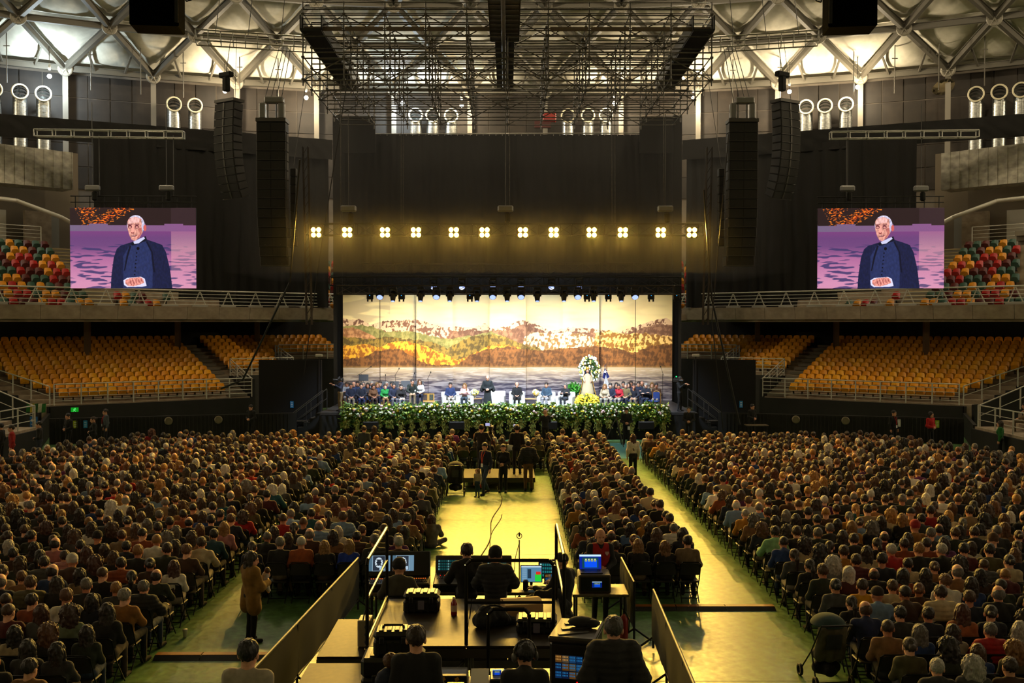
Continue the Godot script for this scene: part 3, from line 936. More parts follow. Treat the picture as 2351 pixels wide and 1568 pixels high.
	# ------- the two trusses with moving heads
	truss("stage_truss", "upper dark truss across the stage, behind the lamp bar", Vector3(-7.9, 8.75, -52.5), Vector3(7.7, 8.75, -52.5), 0.5, 0.62, 0.9, blk, "stage trusses")
	truss("stage_truss", "middle dark truss from which the back row of spotlights hangs", Vector3(-9.2, 8.05, -51.0), Vector3(9.0, 8.05, -51.0), 0.5, 0.45, 0.8, blk, "stage trusses")
	truss("stage_truss", "front dark truss hung with spotlights just above the backdrop", Vector3(-8.35, 7.5, -48.2), Vector3(8.2, 7.5, -48.2), 0.4, 0.42, 0.8, mat("bronze_steel", Color(0.2, 0.17, 0.1), 0.45, 0.5), "stage trusses")
	var k := 0
	for px in [873, 903, 966, 1002, 1033, 1095, 1131, 1164, 1196, 1233, 1294, 1326, 1362, 1425, 1457]:
		k += 1
		var wash: bool = px in [873, 1002, 1131, 1196, 1326, 1457]
		moving_head(Vector3((px - 1165) * 0.02142, 7.28, -48.1), wash, "front bar", k, 0.0)
	k = 0
	for px in [995, 1060, 1131, 1196, 1266, 1330]:
		k += 1
		moving_head(Vector3((px - 1165) * 0.0226, 7.86, -50.8), true, "rear bar", k, (px - 1163) * -0.002)
	for x in [-6.75, -5.2, -1.85, 3.9, 4.95, 7.05, 8.3]:
		n += 1
		var b := thing("strobe_lamp", "small square strobe lamp hanging between the spotlights, %s from the music stands" % nth(n - 13), "lamp", Vector3(x, 7.05, -48.15), 0.0, "small strobe lamps")
		s = st(); bbox(s, Vector3(0, 0.12, 0), Vector3(0.32, 0.26, 0.2), 0.03); obj("housing", s, blk, b)
		for f in [-0.1, 0.1]:
			s = st(); box(s, Vector3(f, -0.06, 0.08), Vector3(0.08, 0.12, 0.02)); obj("barn_door", s, blk, b)
		s = st(); ball(s, Vector3(0, 0.18, 0.105), Vector3(0.02, 0.012, 0.01), 6, 4); obj("indicator_light", s, glow("blue_led", Color(0.2, 0.6, 1), 3.0), b)
	# wires that carry the bars
	n = 0
	for x in [-8.0, -5.1, -5.0, -0.1, 0.1, 5.0, 5.15, 7.5]:
		n += 1
		wire("steel_wire", "thin steel wire from the scaffold grid to the lamp bar, %s from the music stands" % nth(n - 1), "wire", [Vector3(x, 17.5, -47.3), Vector3(x, 10.6, -47)], 0.014, galv, "rigging wires")
	n = 0
	for x in [-7.6, -0.1, 7.55]:
		n += 1
		hoist(Vector3(x, 11.35, -47.0), "chain hoist just above the lamp bar, %s from the music stands" % nth(n - 1))
	# red hoist up in the roof
	var rh := thing("red_hoist", "red hoist trolley under the scaffold grid", "hoist", Vector3(3.1, 20.6, -73.0))
	s = st(); bbox(s, Vector3(0, 0.5, 0), Vector3(1.0, 0.6, 0.5), 0.05); obj("body", s, mat("hoist_red", Color(0.6, 0.12, 0.08), 0.5), rh)
	s = st(); box(s, Vector3(-0.5, 0, 0), Vector3(1.2, 0.5, 0.3)); obj("trolley", s, mat("hoist_dark_red", Color(0.3, 0.06, 0.05), 0.6), rh)
	# oval speaker on the wall
	s = st(); lathe(s, [[0.0, 0.0], [0.75, 0.05], [0.7, 0.25], [0.0, 0.3]], 20, Transform3D(Basis(Vector3.RIGHT, Vector3(0, 0.5, 0.87), Vector3(0, 0.87, -0.5).cross(Vector3.RIGHT)), Vector3.ZERO))
	var ov := obj("oval_wall_speaker", s, mat("oval_cream", Color(0.8, 0.74, 0.6), 0.7), null, ring(23.9, 75.6, 22.4))
	tag(ov, "oval cream speaker disc high on the drum wall", "speaker")
	# feed cables in long diagonals beside the stage
	n = 0
	for c in [[Vector3(-7.6, 19, -48), Vector3(-9.2, 9, -48), Vector3(-10.4, 3.2, -50)], [Vector3(-9.3, 13.2, -44), Vector3(-10.2, 7.8, -46), Vector3(-13.5, 3.0, -50), Vector3(-15.2, 2.4, -52)], [Vector3(9.0, 12, -45), Vector3(9.7, 7, -46.5), Vector3(11.4, 0.9, -48)], [Vector3(9.9, 14.3, -44), Vector3(9.6, 6, -46), Vector3(10.6, 0.6, -48)]]:
		n += 1
		wire("feed_cable", "black feed cable hanging beside the stage, %s cable from the exit sign" % nth(n - 1), "cable", c, 0.05 if n in [2, 3] else 0.025, mat("cable_rubber", Color(0.09, 0.085, 0.08), 0.7), "feed cables")

func blinder(at: Vector3, n: int):
	var t := thing("blinder_lamp", "square blinder with four glowing warm lamps, %s on the lamp bar from the music-stand end" % nth(n - 1), "lamp", at, 0.0, "blinders on the lamp bar")
	t.rotation.x = 0.12
	var s := st(); bbox(s, Vector3(0, 0, -0.1), Vector3(0.56, 0.56, 0.16), 0.03)
	obj("housing", s, mat("black_steel"), t)
	s = st(); box(s, Vector3(0, 0.36, -0.1), Vector3(0.62, 0.05, 0.05)); box(s, Vector3(-0.31, 0.18, -0.1), Vector3(0.03, 0.4, 0.05)); box(s, Vector3(0.31, 0.18, -0.1), Vector3(0.03, 0.4, 0.05))
	obj("yoke", s, mat("black_steel"), t)
	for i in 4:
		var c := Vector3(-0.125 if i & 1 else 0.125, -0.125 if i & 2 else 0.125, 0.0)
		s = st(); ball(s, c, Vector3(0.11, 0.11, 0.05), 14, 6)
		obj("lamp_bulb", s, glow("blinder_glow", Color(1.0, 0.72, 0.24), 40.0), t)
	spot(t, Vector3(0, 0, 0.07), Vector3(0, 0, 0.07) + Vector3(0, -0.2, 1.0), Color(1.0, 0.79, 0.33), BLINDER, 62.0, 0.2, 1.0)

func moving_head(at: Vector3, wash: bool, where: String, n: int, yaw: float):
	var t := thing("moving_spotlight", "black moving %s on the %s, %s from the music-stand end" % ["wash light with round lens" if wash else "spotlight with snout lens", where, nth(n - 1)], "spotlight", at, yaw, "moving spotlights")
	var blk = mat("fixture_black", Color(0.045, 0.045, 0.05), 0.45, 0.2)
	var s := st(); bbox(s, Vector3(0, 0.3, 0), Vector3(0.36, 0.14, 0.24), 0.03); obj("base", s, blk, t)
	s = st()
	for sx in [-1, 1]: bbox(s, Vector3(sx * 0.17, 0.08, 0), Vector3(0.06, 0.36, 0.12), 0.02)
	obj("yoke", s, blk, t)
	var tilt := 0.75 if wash else 1.15
	var b := Basis(Vector3.RIGHT, tilt)
	s = st()
	var xf := Transform3D(b * Basis(Vector3.RIGHT, Vector3(0, 0, 1), Vector3(0, -1, 0)), Vector3(0, -0.06, 0))   # y along the light's own axis
	if wash: lathe(s, [[0.0, -0.14], [0.13, -0.12], [0.17, 0.0], [0.175, 0.1], [0.15, 0.12]], 16, xf)
	else: lathe(s, [[0.0, -0.22], [0.12, -0.2], [0.15, 0.0], [0.12, 0.2], [0.1, 0.3], [0.085, 0.3]], 16, xf)
	obj("head", s, blk, t)
	s = st(); lathe(s, [[0.15 if wash else 0.085, 0.115 if wash else 0.29], [0.08, 0.13 if wash else 0.3], [0.0, 0.135 if wash else 0.305]], 14, xf)
	obj("lens_light", s, glow("lens_blue", Color(0.62, 0.7, 1.0), 1.6), t)
	var p := xf * Vector3(0, 0.34 if not wash else 0.18, 0)
	var go := at * Vector3(1.2 if where == "front bar" else 1.9, 0, 0) + Vector3(0, 1.2 if where == "front bar" else 5.4, -51.8 if where == "front bar" else -57.0) - at
	if where == "front bar" and not wash and n % 3 == 2: go = Vector3(at.x * 0.97, 4.6, -57.0) - at
	var l = spot(t, p, p + Vector3.FORWARD, Color(0.86, 0.92, 1.0) if where == "front bar" else Color(1.0, 0.9, 0.68), STAGE_SPOT if where == "front bar" else STAGE_SPOT * 3.0, 34.0 if where == "front bar" else 24.0, 0.1, 0.9)
	l.look_at_from_position(t.to_global(p), at + go, Vector3.UP)

func line_array(sx: float, hand: String):
	var cab = mat("speaker_paint", Color(0.035, 0.033, 0.031), 0.6)
	var grille = mat("speaker_grille", Color(0.05, 0.047, 0.044), 0.75, 0.1, noise_tex("grille", 0.2, 1, Color(0.6, 0.6, 0.6), Color(1, 1, 1)), Vector3(4, 4, 4))
	var line = mat("speaker_seam", Color(0.2, 0.19, 0.17), 0.5)
	# straight main hang
	var t := thing("line_array", "straight main loudspeaker hang of stacked black cabinets, " + hand, "loudspeaker", Vector3(sx * 11.06, 8.6, -46), 0.0, "loudspeaker hangs")
	for k in 15:
		var dz := -0.012 * maxf(0, 7 - k) * maxf(0, 7 - k)
		var y := 0.22 + 0.445 * k
		var s := st(); bbox(s, Vector3(0, y, -0.35 + dz), Vector3(1.36, 0.43, 0.7), 0.02)
		var c := obj("cabinet", s, cab, t)
		s = st()
		for q in [-1, 1]: box(s, Vector3(q * 0.33, y, 0.01 + dz), Vector3(0.62, 0.38, 0.03))
		obj("grille", s, grille, c)
		s = st(); box(s, Vector3(0.0, y - 0.205, 0.02 + dz), Vector3(1.34, 0.018, 0.03))
		for q in [-1, 1]: box(s, Vector3(q * 0.36, y - 0.13, 0.035 + dz), Vector3(0.03, 0.02, 0.02))
		obj("edge_trim", s, line, c)
	var s := st(); box(s, Vector3(0, 6.78, -0.35), Vector3(1.4, 0.16, 0.8)); obj("flying_frame", s, line, t)
	s = st()
	for q in [-1, 1]:
		bbox(s, Vector3(q * 0.45, 7.25, -0.3), Vector3(0.3, 0.75, 0.3), 0.05); tube(s, Vector3(q * 0.2, 6.85, -0.3), Vector3(q * 0.2, 7.65, -0.3), 0.04, 5)
	bbox(s, Vector3(0.1, 7.75, -0.3), Vector3(0.9, 0.3, 0.35), 0.05)
	obj("hoist_pair", s, mat("hoist_body", Color(0.45, 0.45, 0.45), 0.4, 0.5), t)
	s = st()
	for q in [-0.4, -0.1, 0.15, 0.4]: tube(s, Vector3(q, 7.65, -0.3), Vector3(q * 0.7 + sx * -0.2, 10.8, -2.2), 0.018, 4)
	obj("hanging_chains", s, mat("chain", Color(0.3, 0.3, 0.3), 0.5, 0.6), t)
	s = st(); path(s, [Vector3(sx * -0.72, 6.2, 0), Vector3(sx * -0.73, 3.0, 0.02), Vector3(sx * -0.72, 0.2, 0)], 0.02, 5); obj("cable_run", s, mat("cable_rubber", Color(0.09, 0.085, 0.08), 0.7), t)
	# curved side hang, turned outwards
	t = thing("line_array", "curved side loudspeaker hang turned outwards, " + hand, "loudspeaker", Vector3(sx * 13.5, 16.4, -47), sx * 0.55, "loudspeaker hangs")
	var p := Vector3(0, 0, 0)
	var ang := -0.08
	for k in 12:
		var b := Basis(Vector3.RIGHT, ang)
		var c0 := p + b * Vector3(0, -0.19, 0)
		s = st(); bbox(s, c0 + b * Vector3(0, 0, -0.3), Vector3(1.3, 0.36, 0.6), 0.03, b)
		var c := obj("cabinet", s, cab, t)
		s = st()
		for q in [-1, 1]: box(s, c0 + b * Vector3(q * 0.34, 0, 0.01), Vector3(0.56, 0.32, 0.03), b)
		obj("grille", s, grille, c)
		s = st(); box(s, c0 + b * Vector3(0, -0.185, 0.02), Vector3(1.28, 0.018, 0.03), b)
		box(s, c0 + b * Vector3(0.0, 0, 0.03), Vector3(0.09, 0.33, 0.03), b)
		obj("edge_trim", s, line, c)
		p += b * Vector3(0, -0.385, 0)
		ang += 0.012 + 0.0065 * k
	s = st(); box(s, Vector3(0, 0.1, -0.3), Vector3(1.3, 0.14, 0.7)); obj("flying_frame", s, line, t)
	s = st(); bbox(s, Vector3(-0.2, 0.95, -0.3), Vector3(0.3, 0.7, 0.3), 0.05); bbox(s, Vector3(-0.2, 1.4, -0.3), Vector3(0.8, 0.25, 0.3), 0.05)
	obj("hoist", s, mat("hoist_bag", Color(0.05, 0.05, 0.05), 0.9), t)
	s = st(); tube(s, Vector3(-0.2, 1.5, -0.3), Vector3(-0.2, 3.2, -0.6), 0.02, 4); tube(s, Vector3(0.4, 0.2, -0.3), Vector3(0.2, 3.2, -0.6), 0.015, 4)
	obj("hanging_chains", s, mat("chain", Color(0.3, 0.3, 0.3), 0.5, 0.6), t)
	# slim subwoofer column beside the main hang
	t = thing("slim_loudspeaker", "slim dark loudspeaker column hanging behind the main hang, " + hand, "loudspeaker", Vector3(sx * 10.35, 9.6, -47.6), 0.0, "loudspeaker hangs")
	for k in 9:
		s = st(); bbox(s, Vector3(0, 0.2 + k * 0.42, 0), Vector3(0.3, 0.4, 0.4), 0.03); obj("cabinet", s, cab, t)
	s = st(); tube(s, Vector3(0, 3.9, 0), Vector3(sx * -0.3, 9, -2), 0.015, 4); obj("hanging_chains", s, mat("chain"), t)
	# lattice tower of cables
	t = thing("cable_tower", "dark leaning lattice mast wrapped in cables, " + hand, "mast", Vector3(sx * 9.4, 5.8, -46.5), 0.0, "cable masts")
	s = st()
	for q in 4:
		var dx := 0.12 if q & 1 else -0.12
		var dz := 0.12 if q & 2 else -0.12
		tube(s, Vector3(dx, 0, dz), Vector3(dx - sx * 0.75 + sx * 0.9, 8.4, dz), 0.03, 5)
	for k in 20:
		var y := 0.42 * k
		tube(s, Vector3(-0.12 + sx * 0.0075 * k, y, 0.12), Vector3(0.12 + sx * 0.0075 * k, y + 0.42, 0.12), 0.015, 4)
	obj("lattice", s, mat("mast_dark", Color(0.17, 0.14, 0.1), 0.6, 0.3), t)

# ---------------------------------------------------------------- printed and displayed pictures
func fill_poly(im: Image, pts: Array, col: Color, grain := 0.0):   # pts in 0..1 of the picture
	var w := im.get_width()
	var h := im.get_height()
	var poly := PackedVector2Array()
	for p in pts: poly.append(Vector2(p[0] * w, p[1] * h))
	var y0 := h
	var y1 := 0
	for p in poly:
		y0 = mini(y0, int(p.y)); y1 = maxi(y1, int(p.y) + 1)
	for y in range(maxi(y0, 0), mini(y1 + 1, h)):
		var xs := []
		var fy := y + 0.5
		for i in poly.size():
			var a := poly[i]
			var b := poly[(i + 1) % poly.size()]
			if (a.y <= fy) != (b.y <= fy): xs.append(a.x + (fy - a.y) / (b.y - a.y) * (b.x - a.x))
		xs.sort()
		for k in range(0, xs.size() - 1, 2):
			for x in range(maxi(0, roundi(xs[k])), mini(w, roundi(xs[k + 1]))):
				var c := col
				if grain > 0.0:
					var q := 1.0 + grain * noise.get_noise_2d(x * 0.09, y * 0.05)
					c = Color(col.r * q, col.g * q, col.b * q)
				im.set_pixel(x, y, c)

func fill_ellipse(im: Image, cx, cy, rx, ry, col: Color, grain := 0.0, a0 := 0.0, a1 := TAU):
	var pts := []
	for k in 28:
		var t := lerpf(a0, a1, k / 28.0)
		pts.append([cx + cos(t) * rx, cy + sin(t) * ry])
	fill_poly(im, pts, col, grain)

func screen_picture() -> ImageTexture:
	if tex.has("screen"): return tex["screen"]
	var w := 560
	var h := 360
	var im := Image.create(w, h, false, Image.FORMAT_RGB8)
	for y in h:
		for x in w:
			var u := float(x) / w
			var v := float(y) / h
			var c := Color(0.56, 0.27, 0.52).lerp(Color(0.86, 0.58, 0.72), clampf((v - 0.3) * 1.6, 0, 1))
			c = c.lerp(Color(0.33, 0.24, 0.45), clampf(0.8 - absf(v - 0.42) * 4.0, 0, 0.6))
			var n := noise.get_noise_2d(u * 5.0, v * 22.0 + 3.0)
			if v > 0.45 and n > 0.12: c = c.lerp(Color(0.25, 0.22, 0.42), clampf((n - 0.12) * 6.0, 0, 0.85))
			if u > 0.8 and v > 0.28: c = c.lerp(Color(0.98, 0.72, 0.72), 0.55 * clampf(1.0 - absf(v - 0.5) * 2.2, 0.2, 1))
			if v < 0.29: c = Color(0.47, 0.4, 0.52).lerp(Color(0.56, 0.34, 0.55), u)
			if v < 0.205 + 0.01 * signf(sin(u * 21.0)):
				c = Color(0.17, 0.11, 0.12)
				var q := noise.get_noise_2d(u * 30.0 + v * 26.0, v * 44.0 - u * 6.0)
				var fz := maxf(1.0 - absf(u - 0.43 + v * 1.1) * 9.0, 1.0 - absf(u - 0.14) * 9.0 - v * 3.0)
				if q > 0.4 - 0.36 * fz and fz > 0.05: c = Color(0.95, 0.2, 0.05).lerp(Color(1, 0.55, 0.15), clampf(q * 2.0, 0, 1))
				if u > 0.8: c = Color(0.22, 0.15, 0.17)
			var g := 1.0 + 0.06 * noise.get_noise_2d(x * 0.9, y * 0.9)
			im.set_pixel(x, y, Color(c.r * g, c.g * g, c.b * g))
	var navy := Color(0.1, 0.12, 0.26)
	var navy2 := Color(0.16, 0.2, 0.38)
	fill_poly(im, [[0.32, 1.0], [0.325, 0.85], [0.345, 0.62], [0.37, 0.51], [0.4, 0.47], [0.5, 0.42], [0.6, 0.39], [0.66, 0.42], [0.73, 0.46], [0.76, 0.55], [0.79, 0.75], [0.81, 1.0]], navy, 0.22)
	fill_poly(im, [[0.42, 0.95], [0.42, 0.6], [0.47, 0.47], [0.52, 0.43], [0.6, 0.42], [0.64, 0.55], [0.655, 0.8], [0.65, 1.0], [0.42, 1.0]], navy2, 0.15)
	fill_poly(im, [[0.47, 0.47], [0.445, 0.6], [0.425, 0.78], [0.435, 0.78], [0.46, 0.6], [0.485, 0.47]], Color(0.06, 0.07, 0.16))
	fill_poly(im, [[0.6, 0.42], [0.645, 0.55], [0.66, 0.8], [0.672, 0.8], [0.655, 0.55], [0.615, 0.42]], Color(0.06, 0.07, 0.16))
	for k in 7: fill_ellipse(im, 0.528 - 0.003 * k, 0.56 + 0.045 * k, 0.006, 0.009, Color(0.05, 0.05, 0.12))
	fill_poly(im, [[0.48, 0.44], [0.6, 0.35], [0.61, 0.4], [0.54, 0.45], [0.49, 0.47]], Color(0.05, 0.06, 0.14))
	fill_poly(im, [[0.5, 0.42], [0.585, 0.36], [0.595, 0.38], [0.545, 0.44], [0.51, 0.45]], Color(0.85, 0.85, 0.98))
	fill_ellipse(im, 0.538, 0.505, 0.012, 0.02, Color(0.03, 0.03, 0.08))
	# head, seen three-quarter
	var skin := Color(0.9, 0.62, 0.56)
	fill_ellipse(im, 0.522, 0.21, 0.07, 0.12, Color(0.86, 0.84, 0.95), 0.2)
	fill_poly(im, [[0.455, 0.17], [0.47, 0.13], [0.52, 0.11], [0.57, 0.14], [0.58, 0.22], [0.578, 0.3], [0.55, 0.37], [0.515, 0.41], [0.49, 0.4], [0.472, 0.35], [0.458, 0.27]], skin, 0.3)
	fill_poly(im, [[0.465, 0.15], [0.5, 0.115], [0.55, 0.13], [0.55, 0.18], [0.5, 0.19], [0.462, 0.2]], Color(1.0, 0.76, 0.74), 0.15)
	fill_poly(im, [[0.565, 0.14], [0.582, 0.17], [0.588, 0.26], [0.575, 0.3], [0.566, 0.24], [0.57, 0.2]], Color(0.82, 0.8, 0.92), 0.25)
	fill_ellipse(im, 0.594, 0.25, 0.012, 0.04, Color(0.86, 0.4, 0.38))
	for e in [[0.475, 0.235], [0.53, 0.235]]:
		fill_ellipse(im, e[0], e[1], 0.016, 0.022, Color(0.4, 0.16, 0.2))
		fill_ellipse(im, e[0], e[1] + 0.004, 0.011, 0.011, Color(0.9, 0.6, 0.58))
		fill_poly(im, [[e[0] - 0.02, e[1] - 0.03], [e[0] + 0.02, e[1] - 0.035], [e[0] + 0.02, e[1] - 0.025], [e[0] - 0.02, e[1] - 0.02]], Color(0.55, 0.3, 0.33))
	fill_poly(im, [[0.495, 0.22], [0.508, 0.22], [0.508, 0.29], [0.5, 0.31], [0.482, 0.3]], Color(1.0, 0.68, 0.62))
	fill_poly(im, [[0.482, 0.3], [0.5, 0.31], [0.51, 0.295], [0.505, 0.32], [0.485, 0.315]], Color(0.55, 0.22, 0.24))
	fill_poly(im, [[0.484, 0.345], [0.505, 0.34], [0.535, 0.335], [0.52, 0.355], [0.495, 0.36]], Color(0.45, 0.12, 0.16))
	fill_poly(im, [[0.488, 0.347], [0.525, 0.34], [0.515, 0.347], [0.495, 0.352]], Color(0.95, 0.85, 0.85))
	fill_poly(im, [[0.54, 0.26], [0.57, 0.24], [0.565, 0.33], [0.54, 0.38], [0.53, 0.37], [0.555, 0.32]], Color(0.78, 0.44, 0.42), 0.15)
	# folded hands
	fill_poly(im, [[0.42, 0.9], [0.45, 0.87], [0.56, 0.855], [0.59, 0.88], [0.605, 0.97], [0.57, 0.98], [0.45, 0.985], [0.425, 0.96]], Color(0.92, 0.9, 1.0))
	fill_poly(im, [[0.435, 0.9], [0.47, 0.875], [0.55, 0.86], [0.575, 0.88], [0.585, 0.93], [0.55, 0.955], [0.5, 0.975], [0.455, 0.97], [0.435, 0.94]], Color(0.95, 0.6, 0.55), 0.3)
	for k in 5: fill_poly(im, [[0.47 + 0.022 * k, 0.9 - 0.006 * k], [0.475 + 0.022 * k, 0.9 - 0.006 * k], [0.49 + 0.02 * k, 0.965 - 0.012 * k], [0.484 + 0.02 * k, 0.965 - 0.012 * k]], Color(0.62, 0.26, 0.28))
	tex["screen"] = ImageTexture.create_from_image(im)
	return tex["screen"]

func screen(sx: float, hand: String):
	var t := thing("video_screen", "large video screen showing a man in a dark cassock before a purple lake, " + hand, "screen", Vector3(sx * 19.8, 7.72, -52), sx * -0.06 if sx > 0 else 0.02, "video screens")
	var w := 6.6
	var h := 4.25
	var s := st(); box(s, Vector3(0, h * 0.5, -0.09), Vector3(w, h, 0.15)); obj("panel_housing", s, mat("black_steel"), t)
	s = st(); quad_uv(s, Vector3(-w / 2, 0, 0), Vector3(w / 2, 0, 0), Vector3(w / 2, h, 0), Vector3(-w / 2, h, 0))
	var m := StandardMaterial3D.new()
	m.albedo_color = Color(0.02, 0.02, 0.02); m.roughness = 0.7
	m.emission_enabled = true; m.emission = Color.BLACK; m.emission_texture = screen_picture(); m.emission_energy_multiplier = SCREEN
	obj("led_screen", s, m, t)
	s = st()
	for k in 9:
		var x := -w / 2 + 0.25 + k * (w - 0.5) / 8
		tube(s, Vector3(x, h, -0.1), Vector3(x, h + 0.62, -0.1), 0.025, 5)
	tube(s, Vector3(-w / 2, h + 0.3, -0.1), Vector3(w / 2, h + 0.3, -0.1), 0.03, 5); tube(s, Vector3(-w / 2, h + 0.62, -0.1), Vector3(w / 2, h + 0.62, -0.1), 0.03, 5)
	obj("hanging_header", s, mat("black_steel"), t)
	s = st()
	for q in [-0.27, 0.32]: tube(s, Vector3(q * w, h + 0.6, -0.1), Vector3(q * w, 8.1, -0.1), 0.02, 4)
	obj("hanging_wires", s, mat("chain", Color(0.3, 0.3, 0.3), 0.5, 0.6), t)
	var l := AreaLight3D.new()
	l.name = "screen_light"
	t.add_child(l)
	l.position = Vector3(0, h / 2, 0.05); l.rotation.y = PI
	l.area_size = Vector2(w, h); l.light_color = Color(0.75, 0.5, 0.72); l.light_energy = 0.6; l.shadow_enabled = true

func ridge(pts: Array, u: float) -> float:
	for i in pts.size() - 1:
		if u <= pts[i + 1][0]:
			return lerpf(pts[i][1], pts[i + 1][1], (u - pts[i][0]) / maxf(0.0001, pts[i + 1][0] - pts[i][0]))
	return pts[-1][1]

func backdrop_picture() -> ImageTexture:
	var w := 1700
	var h := 560
	var im := Image.create(w, h, false, Image.FORMAT_RGB8)
	# the printed ranges from back to front: [shade, lit, snow, contrast, ridge line in strips of 1/120 of the width]
	var snow := Color(0.94, 0.85, 0.73)
	var layers := [
		[Color(0.45, 0.31, 0.26), Color(0.62, 0.46, 0.38), 0.75, 1.2, [0, 20, 3, 22, 6, 21, 10, 26, 14, 23, 19, 22, 27, 21.5, 33, 26, 37, 28, 41, 27, 47, 28, 52, 25, 54, 29, 60, 27, 63, 23, 66, 22, 70, 25, 75, 31, 84, 28, 94, 30, 102, 31, 110, 25, 114, 22, 118, 20, 120, 23]],
		[Color(0.4, 0.28, 0.24), Color(0.52, 0.38, 0.31), 0.1, 0.6, [0, 60, 34, 60, 40, 31, 48, 31, 54, 31, 61, 30, 66, 25, 70, 28, 76, 34, 84, 32, 94, 33, 104, 33, 110, 28, 115, 25, 120, 26]],
		[Color(0.44, 0.45, 0.26), Color(0.6, 0.58, 0.36), 0.0, 0.7, [0, 27, 6, 26, 10, 27, 16, 32, 24, 31, 30, 34, 37, 38, 46, 35, 54, 32, 58, 36, 64, 60, 120, 60]],
		[Color(0.55, 0.38, 0.26), Color(0.78, 0.58, 0.42), 0.0, 0.7, [0, 29, 4, 28, 9, 33, 13, 38, 20, 60, 120, 60]],
		[Color(0.52, 0.4, 0.26), Color(0.7, 0.56, 0.36), 0.95, 1.7, [0, 90, 62, 90, 66, 36, 70, 32, 76, 33, 83, 32, 88, 34, 95, 42, 100, 60, 120, 60]],
		[Color(0.5, 0.35, 0.15), Color(0.9, 0.74, 0.42), 0.3, 1.8, [0, 90, 88, 90, 92, 33, 97, 31, 103, 34, 110, 33, 120, 36]],
		[Color(0.33, 0.28, 0.14), Color(0.55, 0.46, 0.2), 0.0, 1.0, [0, 36, 8, 38, 16, 36, 24, 38, 32, 40, 38, 46, 46, 36, 54, 34, 60, 37, 66, 43, 72, 46, 76, 90, 120, 90]],
		[Color(0.58, 0.36, 0.1), Color(0.93, 0.7, 0.2), 0.0, 1.2, [0, 44, 8, 42, 13, 45, 18, 40, 24, 40, 30, 44, 36, 50, 42, 56, 46, 52, 52, 45, 58, 42, 64, 45, 68, 52, 72, 90, 120, 90]],
		[Color(0.32, 0.2, 0.1), Color(0.5, 0.33, 0.17), 0.0, 0.8, [0, 55, 8, 53, 12, 48, 20, 46, 27, 56, 33, 60, 42, 60, 46, 52, 52, 47, 60, 44, 66, 47, 72, 48, 80, 46, 92, 44, 100, 46, 106, 50, 113, 43, 120, 42]]]
	var tabs := []
	for l in layers:
		var tab := PackedFloat32Array()
		var pts := []
		for k in range(0, l[4].size(), 2): pts.append([l[4][k] / 120.0, l[4][k + 1] / 90.0])
		for x in w:
			var u := float(x) / w
			tab.append(ridge(pts, u) + 0.012 * noise.get_noise_1d(u * 40.0 + tabs.size() * 9.0) + 0.006 * noise.get_noise_1d(u * 130.0 + tabs.size() * 5.0))
		tabs.append(tab)
	for y in h:
		var v := float(y) / h
		for x in w:
			var u := float(x) / w
			var U := u * 19.15
			var V := v * 6.2
			var c := Color.BLACK
			if v > 0.69:   # the lake
				c = Color(0.7, 0.65, 0.58).lerp(Color(0.44, 0.42, 0.5), clampf((v - 0.72) * 4.0, 0, 0.75))
				var q := noise.get_noise_2d(U * 0.5, V * 5.0 + 8.0) + 0.6 * noise.get_noise_2d(U * 1.6, V * 14.0)
				c = c.lerp(Color(0.22, 0.2, 0.28), clampf(q * 2.2 + 0.1, 0, 0.85) * clampf((v - 0.72) * 8.0, 0, 1))
				if q < -0.2: c = c.lerp(Color(0.8, 0.78, 0.8), clampf((-0.2 - q) * 3.0, 0, 0.5))
			else:
				var on := -1
				for k in range(layers.size() - 1, -1, -1):
					if v > tabs[k][x]:
						on = k
						break
				if on < 0:
					c = Color(0.92, 0.86, 0.66).lerp(Color(0.95, 0.9, 0.72), clampf(v * 3.0, 0, 1))
					var q := noise.get_noise_2d(U * 0.35, V * 1.6 + 2.0)
					if u < 0.14: c = c.lerp(Color(0.72, 0.66, 0.55), clampf(q * 2.0 + 0.4, 0, 0.6))
					else: c = c.lerp(Color(0.85, 0.78, 0.6), clampf(q, 0, 0.5))
				else:
					var l: Array = layers[on]
					var U2 := U + 0.08
					var V2 := V - 0.06
					var o := on * 7.0
					var d := 3.0 * (noise.get_noise_2d(U * 1.1 + V * 1.2 + o, V * 0.9 - U * 0.4) - noise.get_noise_2d(U2 * 1.1 + V2 * 1.2 + o, V2 * 0.9 - U2 * 0.4)) + 1.2 * (noise.get_noise_2d(U * 3.6 + V * 2.6, V * 2.2 - U * 1.3 + o) - noise.get_noise_2d(U2 * 3.6 + V2 * 2.6, V2 * 2.2 - U2 * 1.3 + o))
					c = l[0].lerp(l[1], clampf(0.5 + d * l[3], 0, 1))
					if l[2] > 0.0: c = c.lerp(snow, clampf(0.35 + d * 2.2 + l[2] - (v - tabs[on][x]) * 9.0, 0, 1) * l[2])
					c = c.lerp(Color(0.6, 0.5, 0.33), clampf((v - 0.668) * 40.0, 0, 0.7))
			im.set_pixel(x, y, c)
	return ImageTexture.create_from_image(im)

func leaf_mesh(len: float, wid: float) -> Mesh:
	var s := st()
	s.set_smooth_group(0)
	var a := Vector3.ZERO
	var b := Vector3(0, len, 0.1 * len)
	var l := Vector3(-wid, len * 0.45, 0.02)
	var r := Vector3(wid, len * 0.45, 0.02)
	var m := Vector3(0, len * 0.5, -0.06 * len)
	tri(s, a, r, m); tri(s, r, b, m); tri(s, b, l, m); tri(s, l, a, m)
	return done(s)

